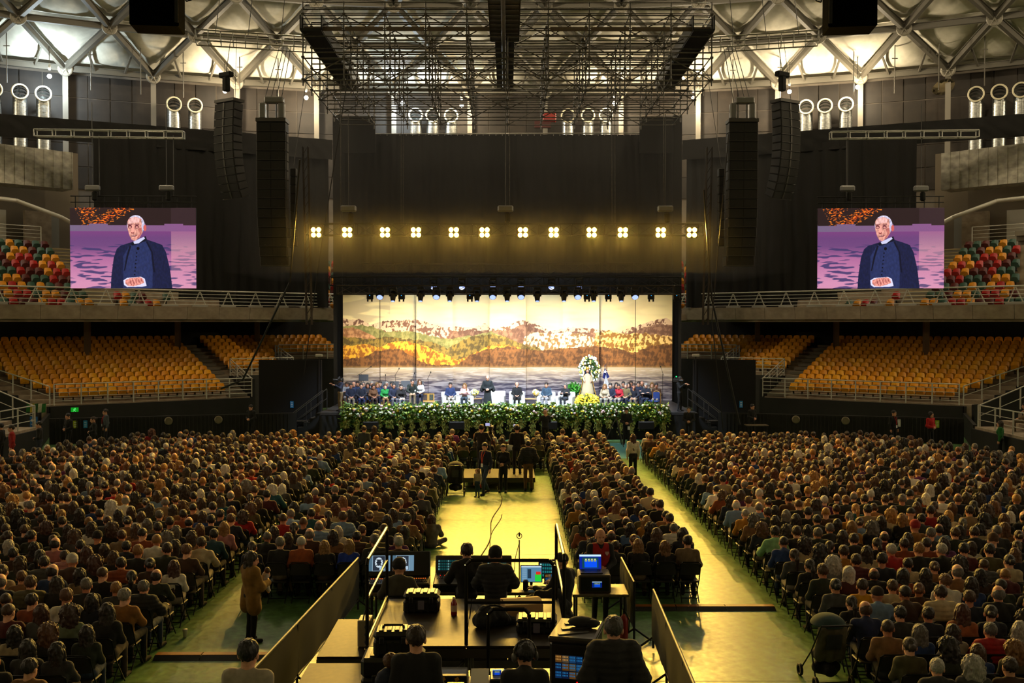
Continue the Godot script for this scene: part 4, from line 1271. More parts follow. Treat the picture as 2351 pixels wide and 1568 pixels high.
func swarm(called, parent, mesh: Mesh, m: StandardMaterial3D, xfs: Array, cols: Array):
	var mm := MultiMesh.new()
	mm.transform_format = MultiMesh.TRANSFORM_3D
	mm.use_colors = true
	mm.mesh = mesh
	mm.instance_count = xfs.size()
	for i in xfs.size():
		mm.set_instance_transform(i, xfs[i]); mm.set_instance_color(i, cols[i])
	var o := MultiMeshInstance3D.new()
	o.multimesh = mm
	m.vertex_color_use_as_albedo = true
	o.material_override = m
	o.set_meta("kind", "stuff")
	if parent == null:
		o.name = numbered(called); add_child(o)
	else:
		o.name = called; parent.add_child(o, true)
	return o

func rand_basis(sc: float) -> Basis:
	return Basis.from_euler(Vector3(rng.randf_range(-PI, PI), rng.randf_range(-PI, PI), rng.randf_range(-PI, PI))).scaled(Vector3.ONE * sc)

func lin(r, g, b) -> Color: return Color(r, g, b).srgb_to_linear()

func foliage(parent, c: Vector3, r: Vector3, leaves: int, greens: Array, flowers := [], n_flower := 0, leaf := 0.16):
	var lm := StandardMaterial3D.new()
	lm.roughness = 0.6; lm.backlight_enabled = true; lm.backlight = Color(0.3, 0.35, 0.12)
	var xf := []
	var cs := []
	for i in leaves:
		var d := Vector3(rng.randfn(), rng.randfn(), rng.randfn()).normalized() * pow(rng.randf(), 0.4)
		xf.append(Transform3D(rand_basis(rng.randf_range(0.7, 1.3)), c + d * r)); cs.append(greens[rng.randi() % greens.size()])
	swarm("leaves", parent, leaf_mesh(leaf, leaf * 0.28), lm, xf, cs)
	if n_flower:
		var s := st(); ball(s, Vector3.ZERO, Vector3(0.06, 0.045, 0.06), 7, 4)
		xf = []; cs = []
		for i in n_flower:
			var d := Vector3(rng.randfn(), rng.randfn(), absf(rng.randfn())).normalized()
			xf.append(Transform3D(rand_basis(rng.randf_range(0.6, 1.3)), c + d * r * 1.02)); cs.append(flowers[rng.randi() % flowers.size()])
		var fm := StandardMaterial3D.new(); fm.roughness = 0.7
		swarm("blossoms", parent, done(s), fm, xf, cs)

func stage():
	var blk = mat("stage_black", Color(0.045, 0.043, 0.04), 0.8)
	var deck = mat("stage_deck", Color(0.3, 0.3, 0.31), 0.3, 0.0, noise_tex("deck_scuff", 0.02, 4, Color(0.6, 0.6, 0.6), Color(1, 1, 1)), Vector3(0.5, 0.5, 0.5))
	var t := thing("stage_platform", "raised stage with black skirt behind the flower garland", "stage", Vector3(0, 0, -49.5))
	for i in 10:
		for k in 5:
			var s := st(); bbox(s, Vector3(-8.55 + 1.9 * i, 1.29, -0.9 - 1.8 * k), Vector3(1.89, 0.16, 1.79), 0.01)
			obj("deck_panel", s, deck, t)
	obj("front_skirt", curtain(Vector3(-9.5, 0, 0.05), Vector3(9.5, 0, 0.05), 0.0, 1.2, 0.03, 0.35), blk, t)
	for sx in [-1, 1]:
		var s := st(); box(s, Vector3(sx * 9.48, 0.6, -4.5), Vector3(0.05, 1.2, 9.0)); obj("side_skirt", s, blk, t)
	# steps and hand rails at both ends
	for sx in [-1.0, 1.0]:
		var q := thing("stage_steps", "black steps with handrails at the %s end of the stage" % ("music-stand" if sx < 0 else "flag"), "steps", Vector3(sx * 9.55, 0, -51.2), 0.0, "stage steps")
		for k in 5:
			var s := st(); box(s, Vector3(sx * (0.2 + 0.32 * k), 0.6 - 0.12 * k, 0), Vector3(0.32, 1.2 - 0.24 * k, 1.2)); obj("step", s, blk, q)
		for z in [-0.6, 0.6]:
			var s := st(); tube(s, Vector3(0, 2.4, z), Vector3(sx * 1.7, 1.1, z), 0.025, 6); tube(s, Vector3(0, 1.9, z), Vector3(sx * 1.7, 0.6, z), 0.02, 6)
			for k in 3: tube(s, Vector3(sx * 0.85 * k, 1.2 - 0.65 * k if k < 2 else 0.0, z), Vector3(sx * 0.85 * k, 2.4 - 0.65 * k, z), 0.02, 6)
			obj("handrail", s, mat("rail_dark", Color(0.3, 0.3, 0.3), 0.4, 0.6), q)
	# backdrop: nine hanging prints, every other one set back
	var bd := backdrop_picture()
	for i in 9:
		var q := thing("backdrop_panel", "tall printed backdrop strip of mountains above a lake, %s strip from the music stands" % nth(i), "backdrop", Vector3(-8.5 + 2.128 * i, 1.37, -57.0 - (0.5 if i % 2 else 0.0)), 0.0, "printed backdrop strips")
		var m: StandardMaterial3D = M.get("backdrop_print", null)
		if m == null:
			m = StandardMaterial3D.new()
			m.albedo_texture = bd; m.roughness = 0.75; m.texture_repeat = false
			M["backdrop_print"] = m
		var s := st()
		var hw := 1.064 + (0.03 if i % 2 else 0.0)
		var u0 := (2.128 * i + 1.064 - hw) / 19.152
		var u1 := (2.128 * i + 1.064 + hw) / 19.152
		var hh := 6.2
		for v in [[-hw, 0, u0, 1], [hw, hh, u1, 0], [hw, 0, u1, 1], [-hw, 0, u0, 1], [-hw, hh, u0, 0], [hw, hh, u1, 0]]:
			s.set_uv(Vector2(v[2], v[3])); s.add_vertex(Vector3(v[0], v[1], 0.012))
		obj("print", s, m, q)
		s = st(); box(s, Vector3(0, hh / 2, 0), Vector3(hw * 2, hh, 0.02)); obj("backing", s, mat("backing_grey", Color(0.4, 0.38, 0.34), 0.8), q)
		s = st(); tube(s, Vector3(-hw, hh + 0.03, 0), Vector3(hw, hh + 0.03, 0), 0.03, 6); obj("batten", s, mat("black_steel"), q)
	# flower garland along the edge
	var g := thing("flower_garland", "long garland of greenery with white and yellow flowers along the stage edge", "garland", Vector3(0, 1.37, -49.35))
	var xf := []
	var cs := []
	var greens := [lin(0.26, 0.42, 0.16), lin(0.38, 0.52, 0.18), lin(0.5, 0.6, 0.22), lin(0.3, 0.45, 0.24), lin(0.64, 0.68, 0.26)]
	for i in 15000:
		var x := rng.randf_range(-8.35, 8.15)
		var deep := 0.35 + 0.5 * maxf(0.0, noise.get_noise_1d(x * 0.9) + 0.25) + (0.35 if absf(x + 8.0) < 0.5 else 0.0)
		var y: float = 0.42 + 0.12 * noise.get_noise_1d(x * 2.0 + 50.0) - pow(rng.randf(), 0.8) * (deep + 0.4)
		var z := rng.randf_range(-0.16, 0.22) - (0.1 if y > 0.1 else 0.0)
		xf.append(Transform3D(rand_basis(rng.randf_range(0.7, 1.5)), Vector3(x, y, z))); cs.append(greens[rng.randi() % 5])
	var lm := StandardMaterial3D.new()
	lm.roughness = 0.6; lm.backlight_enabled = true; lm.backlight = Color(0.3, 0.35, 0.12)
	swarm("leaves", g, leaf_mesh(0.16, 0.045), lm, xf, cs)
	xf = []; cs = []
	for i in 360:
		var x := rng.randf_range(-8.2, 8.1)
		var y := rng.randf_range(-0.25, 0.42)
		xf.append(Transform3D(rand_basis(rng.randf_range(0.7, 1.5)), Vector3(x, y, rng.randf_range(0.1, 0.26)))); cs.append([lin(0.9, 0.9, 0.82), lin(0.85, 0.88, 0.78), lin(0.93, 0.83, 0.25), lin(0.9, 0.75, 0.78), lin(0.95, 0.95, 0.9)][rng.randi() % 5])
	var s := st(); ball(s, Vector3.ZERO, Vector3(0.055, 0.045, 0.055), 7, 4)
	var fm := StandardMaterial3D.new(); fm.roughness = 0.7
	swarm("blossoms", g, done(s), fm, xf, cs)
	xf = []; cs = []   # hanging fronds
	for i in 2600:
		var k := rng.randi() % 30
		var x := -8.1 + k * 0.55 + rng.randfn() * 0.08
		var y := -0.3 - rng.randf() * (0.4 + 0.25 * float((k * 7) % 4) * 0.5)
		xf.append(Transform3D(Basis(Vector3.FORWARD, PI + rng.randfn() * 0.5), Vector3(x, y, 0.2 + rng.randf() * 0.1))); cs.append([lin(0.5, 0.52, 0.2), lin(0.42, 0.46, 0.18), lin(0.58, 0.56, 0.24)][rng.randi() % 3])
	swarm("hanging_fronds", g, leaf_mesh(0.14, 0.03), lm, xf, cs)
	# floor wedges set into the garland
	var n := 0
	for x in [-6.85, -2.55, 2.1, 6.95]:
		n += 1
		var q := thing("front_fill_speaker", "low black loudspeaker set into the garland, %s from the music stands" % nth(n - 1), "loudspeaker", Vector3(x, 0.55, -49.0), 0.0, "front fill loudspeakers")
		s = st(); bbox(s, Vector3(0, 0.2, 0), Vector3(0.78, 0.4, 0.3), 0.03); obj("cabinet", s, mat("speaker_paint"), q)
		s = st(); box(s, Vector3(0, 0.2, 0.155), Vector3(0.7, 0.33, 0.012)); obj("grille", s, mat("speaker_grille"), q)
		s = st(); tube(s, Vector3(0, -0.55, 0), Vector3(0, 0, 0), 0.03, 6); obj("pole", s, mat("black_steel"), q)
	furniture()

func armchair(label, at: Vector3, turn: float, w := 0.95):
	var t := thing("white_armchair" if w < 1.2 else "white_sofa", label, "armchair" if w < 1.2 else "sofa", at, turn, "white stage seats")
	var m = mat("white_leather", Color(0.8, 0.8, 0.78), 0.5)
	var s := st(); bbox(s, Vector3(0, 0.26, 0.02), Vector3(w - 0.3, 0.3, 0.7), 0.05); obj("seat_cushion", s, m, t)
	s = st(); bbox(s, Vector3(0, 0.5, -0.34), Vector3(w, 0.7, 0.18), 0.06); obj("backrest", s, m, t)
	for q in [-1, 1]:
		s = st(); bbox(s, Vector3(q * (w / 2 - 0.1), 0.34, 0.02), Vector3(0.2, 0.62, 0.82), 0.05); obj("armrest", s, m, t)
	s = st()
	for q in 4: tube(s, Vector3((w / 2 - 0.1) * (1 if q & 1 else -1), 0, 0.34 if q & 2 else -0.3), Vector3((w / 2 - 0.1) * (1 if q & 1 else -1), 0.08, 0.34 if q & 2 else -0.3), 0.025, 6)
	obj("feet", s, mat("black_steel"), t)
	return t

func banquet_chair(label, at: Vector3, turn: float):
	var t := thing("banquet_chair", label, "chair", at, turn, "blue banquet chairs")
	var gold = mat("gold_paint", Color(0.72, 0.55, 0.28), 0.4, 0.5)
	var blue = mat("blue_velvet", Color(0.1, 0.2, 0.42), 0.9)
	var s := st(); bbox(s, Vector3(0, 0.45, 0), Vector3(0.42, 0.08, 0.42), 0.03); obj("seat", s, blue, t)
	s = st(); bbox(s, Vector3(0, 0.72, -0.2), Vector3(0.36, 0.4, 0.05), 0.02); obj("backrest", s, blue, t)
	s = st()
	var arc := []
	for k in 9:
		var q := PI * k / 8
		arc.append(Vector3(cos(q) * 0.21, 0.8 + sin(q) * 0.18, -0.22))
	path(s, [Vector3(0.21, 0, -0.24)] + arc + [Vector3(-0.21, 0, -0.24)], 0.018, 6)
	obj("back_frame", s, gold, t)
	for q in [-1, 1]:
		s = st(); tube(s, Vector3(q * 0.19, 0, 0.2), Vector3(q * 0.19, 0.42, 0.18), 0.016, 6); obj("leg", s, gold, t)
	return t

func side_table(label, at: Vector3, w: float, d: float, h: float, m):
	var t := thing("side_table", label, "table", at, 0.0, "low stage tables")
	var s := st(); bbox(s, Vector3(0, h - 0.02, 0), Vector3(w, 0.04, d), 0.01); obj("tabletop", s, m, t)
	for q in 4:
		s = st(); tube(s, Vector3((w / 2 - 0.04) * (1 if q & 1 else -1), 0, (d / 2 - 0.04) * (1 if q & 2 else -1)), Vector3((w / 2 - 0.04) * (1 if q & 1 else -1), h - 0.03, (d / 2 - 0.04) * (1 if q & 2 else -1)), 0.015, 6); obj("leg", s, mat("black_steel"), t)
	return t

func bouquet(label, at: Vector3, r: float, flowers: Array, leaves := 120, nf := 40):
	var t := thing("bouquet", label, "flowers", at, 0.0, "bouquets on stage")
	var s := st(); lathe(s, [[0.0, 0.0], [0.06, 0.0], [0.075, 0.12], [0.06, 0.18]], 12); obj("vase", s, mat("vase_glass", Color(0.55, 0.6, 0.6), 0.15), t)
	foliage(t, Vector3(0, 0.18 + r * 0.8, 0), Vector3(r, r * 0.8, r), leaves, [lin(0.2, 0.4, 0.12), lin(0.3, 0.48, 0.16)], flowers, nf, 0.1)

func furniture():
	var fl := 1.37
	var wood = mat("pale_wood", Color(0.7, 0.55, 0.36), 0.5)
	# seats for the speakers: positions follow the photograph's plan
	armchair("white leather armchair beside the framed pictures, man in blue shirt seated", Vector3(-3.02, fl, -51.9), 0.15)
	armchair("white leather armchair with person in pink top", Vector3(-2.28, fl, -52.0), 0.05)
	armchair("empty white armchair behind the standing man in the cassock", Vector3(-0.62, fl, -52.6), -0.1)
	armchair("white armchair with the seated man in black cassock", Vector3(0.5, fl, -52.2), 0.0, 0.85)
	armchair("white armchair with man in grey blazer", Vector3(2.05, fl, -51.9), -0.1)
	armchair("white armchair beside the potted green shrub", Vector3(3.05, fl, -51.9), -0.3)
	side_table("low dark coffee table with a white and yellow bouquet behind the cassock", Vector3(-1.72, fl, -52.2), 0.7, 0.5, 0.5, wood)
	side_table("low dark coffee table between the two pairs of white armchairs", Vector3(1.28, fl, -52.1), 0.7, 0.5, 0.5, wood)
	side_table("small round-edged table carrying two framed pictures", Vector3(-4.15, fl, -51.2), 0.9, 0.5, 0.42, wood)
	bouquet("small bouquet of white lilies on the table near the cassock", Vector3(-1.75, fl + 0.5, -52.2), 0.17, [lin(0.95, 0.95, 0.85), lin(0.9, 0.85, 0.4)])
	bouquet("small bouquet of yellow and white flowers between the armchairs", Vector3(1.5, fl + 0.5, -52.1), 0.16, [lin(0.95, 0.95, 0.85), lin(0.95, 0.75, 0.3)])
	var n := 0
	for x in [-4.3, -3.98]:
		n += 1
		var q := thing("framed_picture", "gold framed picture standing on the small table, %s" % ("one nearer the guests" if n == 1 else "one nearer the white armchairs"), "picture", Vector3(x, fl + 0.42, -51.1), 0.0, "framed pictures")
		q.rotation.x = -0.1
		var s := st()
		for e in [[0, 0.03, 0.3, 0.05], [0, 0.39, 0.3, 0.05], [-0.13, 0.21, 0.05, 0.4], [0.13, 0.21, 0.05, 0.4]]: box(s, Vector3(e[0], e[1], 0), Vector3(e[2], e[3], 0.03))
		obj("frame", s, mat("gold_frame", Color(0.78, 0.6, 0.28), 0.4, 0.4), q)
		s = st(); box(s, Vector3(0, 0.21, -0.005), Vector3(0.24, 0.34, 0.01)); obj("print", s, mat("picture_tone_%d" % n, Color(0.42, 0.36, 0.34) if n == 1 else Color(0.36, 0.42, 0.36), 0.5, 0.0, noise_tex("picture", 0.03, 3, Color(0.2, 0.2, 0.25), Color(1, 0.95, 0.85)), Vector3(2, 2, 2)), q)
	# the statue with its flowers
	var t := thing("madonna_statue", "statue in cream gown and blue gold-trimmed cloak before white flowers", "statue", Vector3(4.28, fl + 0.55, -52.4))
	var s := st(); lathe(s, [[0.0, 0.0], [0.36, 0.0], [0.34, 0.3], [0.24, 0.8], [0.17, 1.1], [0.12, 1.22], [0.05, 1.28], [0.0, 1.28]], 20, Transform3D(Basis.from_scale(Vector3(1, 1, 0.8)), Vector3.ZERO)); obj("gown", s, mat("gown_cream", Color(0.72, 0.66, 0.52), 0.85), t)
	s = st()
	s.set_smooth_group(0)
	for k in 10:
		for j in 6:
			var q := []
			for e in [[0, 0], [1, 0], [1, 1], [0, 1]]:
				var a := lerpf(-0.25, PI + 0.25, (k + e[0]) / 10.0)
				var v: float = (j + e[1]) / 6.0
				var r: float = lerpf(0.5, 0.15, pow(v, 0.8)) + 0.02 * sin(a * 9.0)
				q.append(Vector3(cos(a) * r, v * 1.36, -sin(a) * r * 0.8))
			quad(s, q[1], q[0], q[3], q[2]); quad(s, q[0] * 0.97, q[1] * 0.97, q[2] * 0.97, q[3] * 0.97)
	obj("cloak", s, mat("cloak_blue", Color(0.08, 0.25, 0.55), 0.7, 0.0, noise_tex("brocade", 0.06, 2, Color(0.75, 0.75, 0.8), Color(1.0, 1.0, 1.0)), Vector3(3, 3, 3)), t)
	s = st()
	for k in 22:
		var v := k / 22.0
		var r: float = lerpf(0.5, 0.15, pow(v, 0.8)) + 0.01
		for e in [-0.25, PI + 0.25]: ball(s, Vector3(cos(e) * r, v * 1.36, -sin(e) * r * 0.8), Vector3(0.025, 0.04, 0.025), 6, 4)
	obj("gold_trim", s, mat("gold_thread", Color(0.85, 0.65, 0.25), 0.35, 0.7), t)
	s = st(); ball(s, Vector3(0, 1.38, 0.02), Vector3(0.075, 0.1, 0.085), 12, 8); tube(s, Vector3(0, 1.22, 0), Vector3(0, 1.32, 0.01), 0.04, 8); ball(s, Vector3(0, 1.37, 0.105), Vector3(0.013, 0.02, 0.015), 6, 4)
	for q in [-1, 1]: ball(s, Vector3(q * 0.16, 0.82, 0.2), Vector3(0.04, 0.06, 0.03), 8, 5)
	obj("face_and_hands", s, mat("statue_skin", Color(0.8, 0.6, 0.48), 0.5), t)
	s = st(); ball(s, Vector3(0, 1.4, -0.02), Vector3(0.1, 0.11, 0.1), 10, 6); ball(s, Vector3(-0.07, 1.27, 0), Vector3(0.04, 0.14, 0.05), 8, 5); ball(s, Vector3(0.07, 1.27, 0), Vector3(0.04, 0.14, 0.05), 8, 5); obj("hair", s, mat("statue_hair", Color(0.14, 0.08, 0.05), 0.6), t)
	s = st(); lathe(s, [[0.08, 1.47], [0.11, 1.56], [0.06, 1.62]], 10); obj("crown", s, mat("gold_thread"), t)
	s = st()
	for q in [-1, 1]: path(s, [Vector3(q * 0.12, 1.15, 0.02), Vector3(q * 0.23, 0.98, 0.08), Vector3(q * 0.16, 0.84, 0.19)], 0.05, 8)
	obj("sleeves", s, mat("gown_cream"), t)
	var st2 := thing("flower_stand", "tall arch of white flowers and greenery behind the statue", "flowers", Vector3(4.42, fl, -52.9))
	foliage(st2, Vector3(0, 2.0, 0), Vector3(0.55, 0.75, 0.25), 700, [lin(0.2, 0.36, 0.15), lin(0.3, 0.46, 0.2), lin(0.4, 0.52, 0.24)], [lin(0.92, 0.93, 0.88), lin(0.95, 0.95, 0.92), lin(0.85, 0.8, 0.4)], 170, 0.15)
	s = st(); tube(s, Vector3(0, 0, 0), Vector3(0, 1.9, 0), 0.05, 8); obj("stand_pole", s, mat("black_steel"), st2)
	var yb := thing("yellow_flower_heap", "large heap of yellow flowers at the foot of the statue", "flowers", Vector3(4.2, fl, -51.6))
	foliage(yb, Vector3(0, 0.38, 0), Vector3(0.62, 0.38, 0.4), 500, [lin(0.42, 0.5, 0.12), lin(0.55, 0.58, 0.15)], [lin(0.95, 0.8, 0.1), lin(0.98, 0.88, 0.3)], 210, 0.12)
	s = st(); box(s, Vector3(0, 0.27, -0.75), Vector3(1.1, 0.55, 0.8)); obj("plinth", s, mat("stage_black"), yb)
	var sh := thing("potted_shrub", "round bright green shrub in a terracotta pot beside the white armchair", "plant", Vector3(3.55, fl + 0.2, -52.6))
	s = st(); lathe(s, [[0.0, 0.0], [0.18, 0.0], [0.24, 0.34], [0.26, 0.34], [0.26, 0.42], [0.2, 0.42]], 16); obj("pot", s, mat("terracotta", Color(0.62, 0.38, 0.24), 0.8), sh)
	foliage(sh, Vector3(0, 0.75, 0), Vector3(0.5, 0.38, 0.45), 800, [lin(0.2, 0.55, 0.12), lin(0.3, 0.66, 0.16), lin(0.14, 0.42, 0.1)], [], 0, 0.12)
	# flag on a pole
	var fg := thing("national_flag", "blue white and red flag with one white star, furled on a wooden pole", "flag", Vector3(5.35, fl, -53.2))
	s = st(); tube(s, Vector3(0, 0, 0), Vector3(0.06, 2.75, 0), 0.022, 8); ball(s, Vector3(0.06, 2.78, 0), Vector3(0.03, 0.05, 0.03), 8, 5); obj("pole", s, mat("flag_pole", Color(0.36, 0.2, 0.12), 0.5), fg)
	for part in [["blue_field", Color(0.05, 0.12, 0.42), 2.3, 1.55, 0.0], ["white_field", Color(0.86, 0.86, 0.86), 1.75, 1.0, 0.06], ["red_field", Color(0.72, 0.06, 0.08), 1.2, 0.55, 0.1]]:
		s = st()
		s.set_smooth_group(0)
		var prev := []
		for k in 13:
			var q := k / 12.0
			var wv := sin(q * 11.0) * 0.05
			var top := Vector3(-0.02 - 0.1 * q + part[4] * 0.4 + 0.12 * q * (1.0 if part[4] > 0 else 0.2), part[2] - 0.12 * q, 0.05 + wv)
			var bot := Vector3(-0.2 + 0.4 * q + part[4] * 0.3, part[3] + 0.22 * absf(q - 0.4) - 0.1, 0.05 + wv * 1.6)
			if prev: quad(s, prev[1], bot, top, prev[0])
			prev = [top, bot]
		obj(part[0], s, mat("flag_" + part[0], part[1], 0.8), fg)
	s = st()
	var star := PackedVector2Array()
	for k in 10:
		var a := PI / 2 + TAU * k / 10
		star.append(Vector2(cos(a), sin(a)) * (0.11 if k % 2 == 0 else 0.045))
	prism(s, star, 0.01, Transform3D(Basis(Vector3.FORWARD, 0.2), Vector3(-0.05, 1.88, 0.15)))
	obj("star", s, mat("flag_white_field"), fg)
	# music stands and microphone stands behind the guests
	n = 0
	for a in [[-7.85, 2.15, -53.4], [-6.8, 1.75, -53.9], [-6.25, 1.75, -53.9], [-5.6, 1.78, -53.9], [-4.85, 1.78, -53.6]]:
		n += 1
		var q := thing("music_stand", "black music stand with sloping desk behind the seated guests, %s from the stage end" % nth(n - 1), "music stand", Vector3(a[0], fl, a[2]), 0.1 * (n % 3), "music stands")
		s = st(); box(s, Vector3(0, a[1] - fl + 0.75, 0), Vector3(0.52, 0.36, 0.015), Basis(Vector3.RIGHT, -0.35)); obj("desk", s, mat("black_steel"), q)
		s = st(); tube(s, Vector3(0, 0.15, -0.05), Vector3(0, a[1] - fl + 0.65, -0.03), 0.016, 6); obj("pole", s, mat("black_steel"), q)
		for k in 3:
			s = st(); tube(s, Vector3(0, 0.22, -0.05), Vector3(sin(k * TAU / 3) * 0.3, 0.0, -0.05 + cos(k * TAU / 3) * 0.3), 0.012, 5); obj("leg", s, mat("black_steel"), q)
	n = 0
	for a in [[-8.1, 2.0, 0.55], [-6.75, 1.55, 0.0], [-6.2, 1.9, 0.2], [-5.25, 1.65, 0.1], [-4.4, 1.7, 0.15], [8.6, 2.0, -0.12]]:
		n += 1
		var q := thing("microphone_stand", "slim microphone stand on stage, %s from the music-stand end" % nth(n - 1), "microphone stand", Vector3(a[0], fl, -54.2), 0.0, "microphone stands")
		s = st(); tube(s, Vector3(0, 0, 0), Vector3(0, a[1] * 0.85, 0), 0.012, 6); obj("pole", s, mat("black_steel"), q)
		s = st(); tube(s, Vector3(-a[2] * 0.4, a[1] * 0.8, 0), Vector3(a[2], a[1] * 1.05, 0.02), 0.01, 6); obj("boom", s, mat("black_steel"), q)
		s = st(); ball(s, Vector3(a[2], a[1] * 1.05, 0.02), Vector3(0.03, 0.06, 0.03), 8, 5); obj("microphone", s, mat("black_steel"), q)
		s = st(); lathe(s, [[0.0, 0.0], [0.14, 0.0], [0.13, 0.02], [0.0, 0.03]], 14); obj("foot", s, mat("black_steel"), q)

# ---------------------------------------------------------------- bodies: smooth unions of tapered bones, meshed as surface nets
# a bone is [a, b, ra, rb, depth] (a tapered capsule, its z squeezed by depth) or [centre, radii] (an ellipsoid)
func nets(bones: Array, cell: float, k: float, cuts := [], amp := 0.0, freq := 20.0, ridge_h := 0.0, ridge_len := 0.07) -> Array:
	var lo := Vector3.INF
	var hi := -Vector3.INF
	var pad := k * 0.5 + cell * 2.5 + amp + ridge_h
	var boxes := []
	for b in bones:
		var p := Vector3.ZERO
		var q := Vector3.ZERO
		if b.size() == 2:
			p = b[0] - b[1]; q = b[0] + b[1]
		else:
			var r := Vector3.ONE * maxf(b[2], b[3])
			p = b[0].min(b[1]) - r; q = b[0].max(b[1]) + r
		p -= Vector3.ONE * pad; q += Vector3.ONE * pad
		boxes.append([p, q]); lo = lo.min(p); hi = hi.max(q)
	var nx := int((hi.x - lo.x) / cell) + 2
	var ny := int((hi.y - lo.y) / cell) + 2
	var nz := int((hi.z - lo.z) / cell) + 2
	var f := PackedFloat32Array()
	f.resize(nx * ny * nz)
	f.fill(9.0)
	for bi in bones.size():
		var b: Array = bones[bi]
		var p0: Vector3 = (boxes[bi][0] - lo) / cell
		var p1: Vector3 = (boxes[bi][1] - lo) / cell
		var i0 := maxi(0, int(p0.x)); var i1 := mini(nx - 1, int(p1.x) + 1)
		var j0 := maxi(0, int(p0.y)); var j1 := mini(ny - 1, int(p1.y) + 1)
		var k0 := maxi(0, int(p0.z)); var k1 := mini(nz - 1, int(p1.z) + 1)
		var ell := b.size() == 2
		var a: Vector3 = b[0]
		var rr: Vector3 = b[1] if ell else Vector3.ONE
		var rmin := minf(rr.x, minf(rr.y, rr.z))
		var inv := Vector3(1.0 / rr.x, 1.0 / rr.y, 1.0 / rr.z)
		var dz := 1.0
		var ab := Vector3.ZERO
		var l2 := 1.0
		var ra := 0.0
		var rd := 0.0
		if not ell:
			dz = b[4] if b.size() > 4 else 1.0
			ab = b[1] - b[0]; ab.z /= dz; l2 = maxf(ab.length_squared(), 1e-8); ra = b[2]; rd = b[3] - b[2]
		for z in range(k0, k1 + 1):
			for y in range(j0, j1 + 1):
				var row := (z * ny + y) * nx
				var p := Vector3(lo.x + i0 * cell, lo.y + y * cell, lo.z + z * cell) - a
				if not ell: p.z /= dz
				for x in range(i0, i1 + 1):
					var d: float
					if ell:
						d = ((p * inv).length() - 1.0) * rmin
					else:
						var t := clampf(p.dot(ab) / l2, 0.0, 1.0)
						d = (p - ab * t).length() - ra - rd * t
					p.x += cell
					var o := f[row + x]
					if o > 8.0: f[row + x] = d
					else:
						var h := k - absf(o - d)
						f[row + x] = minf(o, d) - (h * h / k * 0.25 if h > 0.0 else 0.0)
	if cuts or amp > 0.0 or ridge_h > 0.0:
		for z in nz:
			for y in ny:
				for x in nx:
					var i := (z * ny + y) * nx + x
					var d := f[i]
					if d > pad: continue
					var p := lo + Vector3(x, y, z) * cell
					if amp > 0.0: d += amp * noise.get_noise_3d(p.x * freq, p.y * freq * 0.6, p.z * freq)
					if ridge_h > 0.0: d -= ridge_h * absf(sin(p.y * PI / ridge_len))
					for c in cuts:
						if c[1] is Vector3: d = maxf(d, (1.0 - ((p - c[0]) / c[1]).length()) * minf(c[1].x, minf(c[1].y, c[1].z)))
						else: d = maxf(d, p.dot(c[0]) - c[1])
					f[i] = d
	var vid := PackedInt32Array()
	vid.resize(nx * ny * nz)
	vid.fill(-1)
	var vs := PackedVector3Array()
	var ns := PackedVector3Array()
	var idx := PackedInt32Array()
	var sx := 1
	var sy := nx
	var sz := nx * ny
	var lim := cell * 2.0
	for z in nz - 1:
		for y in ny - 1:
			var row := (z * ny + y) * nx
			for x in nx - 1:
				var i := row + x
				var v0 := f[i]
				if v0 > lim: continue
				var v1 := f[i + sx]; var v2 := f[i + sy]; var v3 := f[i + sy + sx]
				var v4 := f[i + sz]; var v5 := f[i + sz + sx]; var v6 := f[i + sz + sy]; var v7 := f[i + sz + sy + sx]
				var m := int(v0 < 0) + int(v1 < 0) + int(v2 < 0) + int(v3 < 0) + int(v4 < 0) + int(v5 < 0) + int(v6 < 0) + int(v7 < 0)
				if m == 0 or m == 8: continue
				var sum := Vector3.ZERO
				var n := 0
				if (v0 < 0) != (v1 < 0): sum += Vector3(v0 / (v0 - v1), 0, 0); n += 1
				if (v2 < 0) != (v3 < 0): sum += Vector3(v2 / (v2 - v3), 1, 0); n += 1
				if (v4 < 0) != (v5 < 0): sum += Vector3(v4 / (v4 - v5), 0, 1); n += 1
				if (v6 < 0) != (v7 < 0): sum += Vector3(v6 / (v6 - v7), 1, 1); n += 1
				if (v0 < 0) != (v2 < 0): sum += Vector3(0, v0 / (v0 - v2), 0); n += 1
				if (v1 < 0) != (v3 < 0): sum += Vector3(1, v1 / (v1 - v3), 0); n += 1
				if (v4 < 0) != (v6 < 0): sum += Vector3(0, v4 / (v4 - v6), 1); n += 1
				if (v5 < 0) != (v7 < 0): sum += Vector3(1, v5 / (v5 - v7), 1); n += 1
				if (v0 < 0) != (v4 < 0): sum += Vector3(0, 0, v0 / (v0 - v4)); n += 1
				if (v1 < 0) != (v5 < 0): sum += Vector3(1, 0, v1 / (v1 - v5)); n += 1
				if (v2 < 0) != (v6 < 0): sum += Vector3(0, 1, v2 / (v2 - v6)); n += 1
				if (v3 < 0) != (v7 < 0): sum += Vector3(1, 1, v3 / (v3 - v7)); n += 1
				vid[i] = vs.size()
				vs.append(lo + (Vector3(x, y, z) + sum / n) * cell)
				ns.append(Vector3(v1 + v3 + v5 + v7 - v0 - v2 - v4 - v6, v2 + v3 + v6 + v7 - v0 - v1 - v4 - v5, v4 + v5 + v6 + v7 - v0 - v1 - v2 - v3).normalized())
				if y > 0 and z > 0 and (v0 < 0) != (v1 < 0): net_quad(idx, vid[i], vid[i - sy], vid[i - sy - sz], vid[i - sz], v0 < 0)
				if x > 0 and z > 0 and (v0 < 0) != (v2 < 0): net_quad(idx, vid[i], vid[i - sz], vid[i - sz - sx], vid[i - sx], v0 < 0)
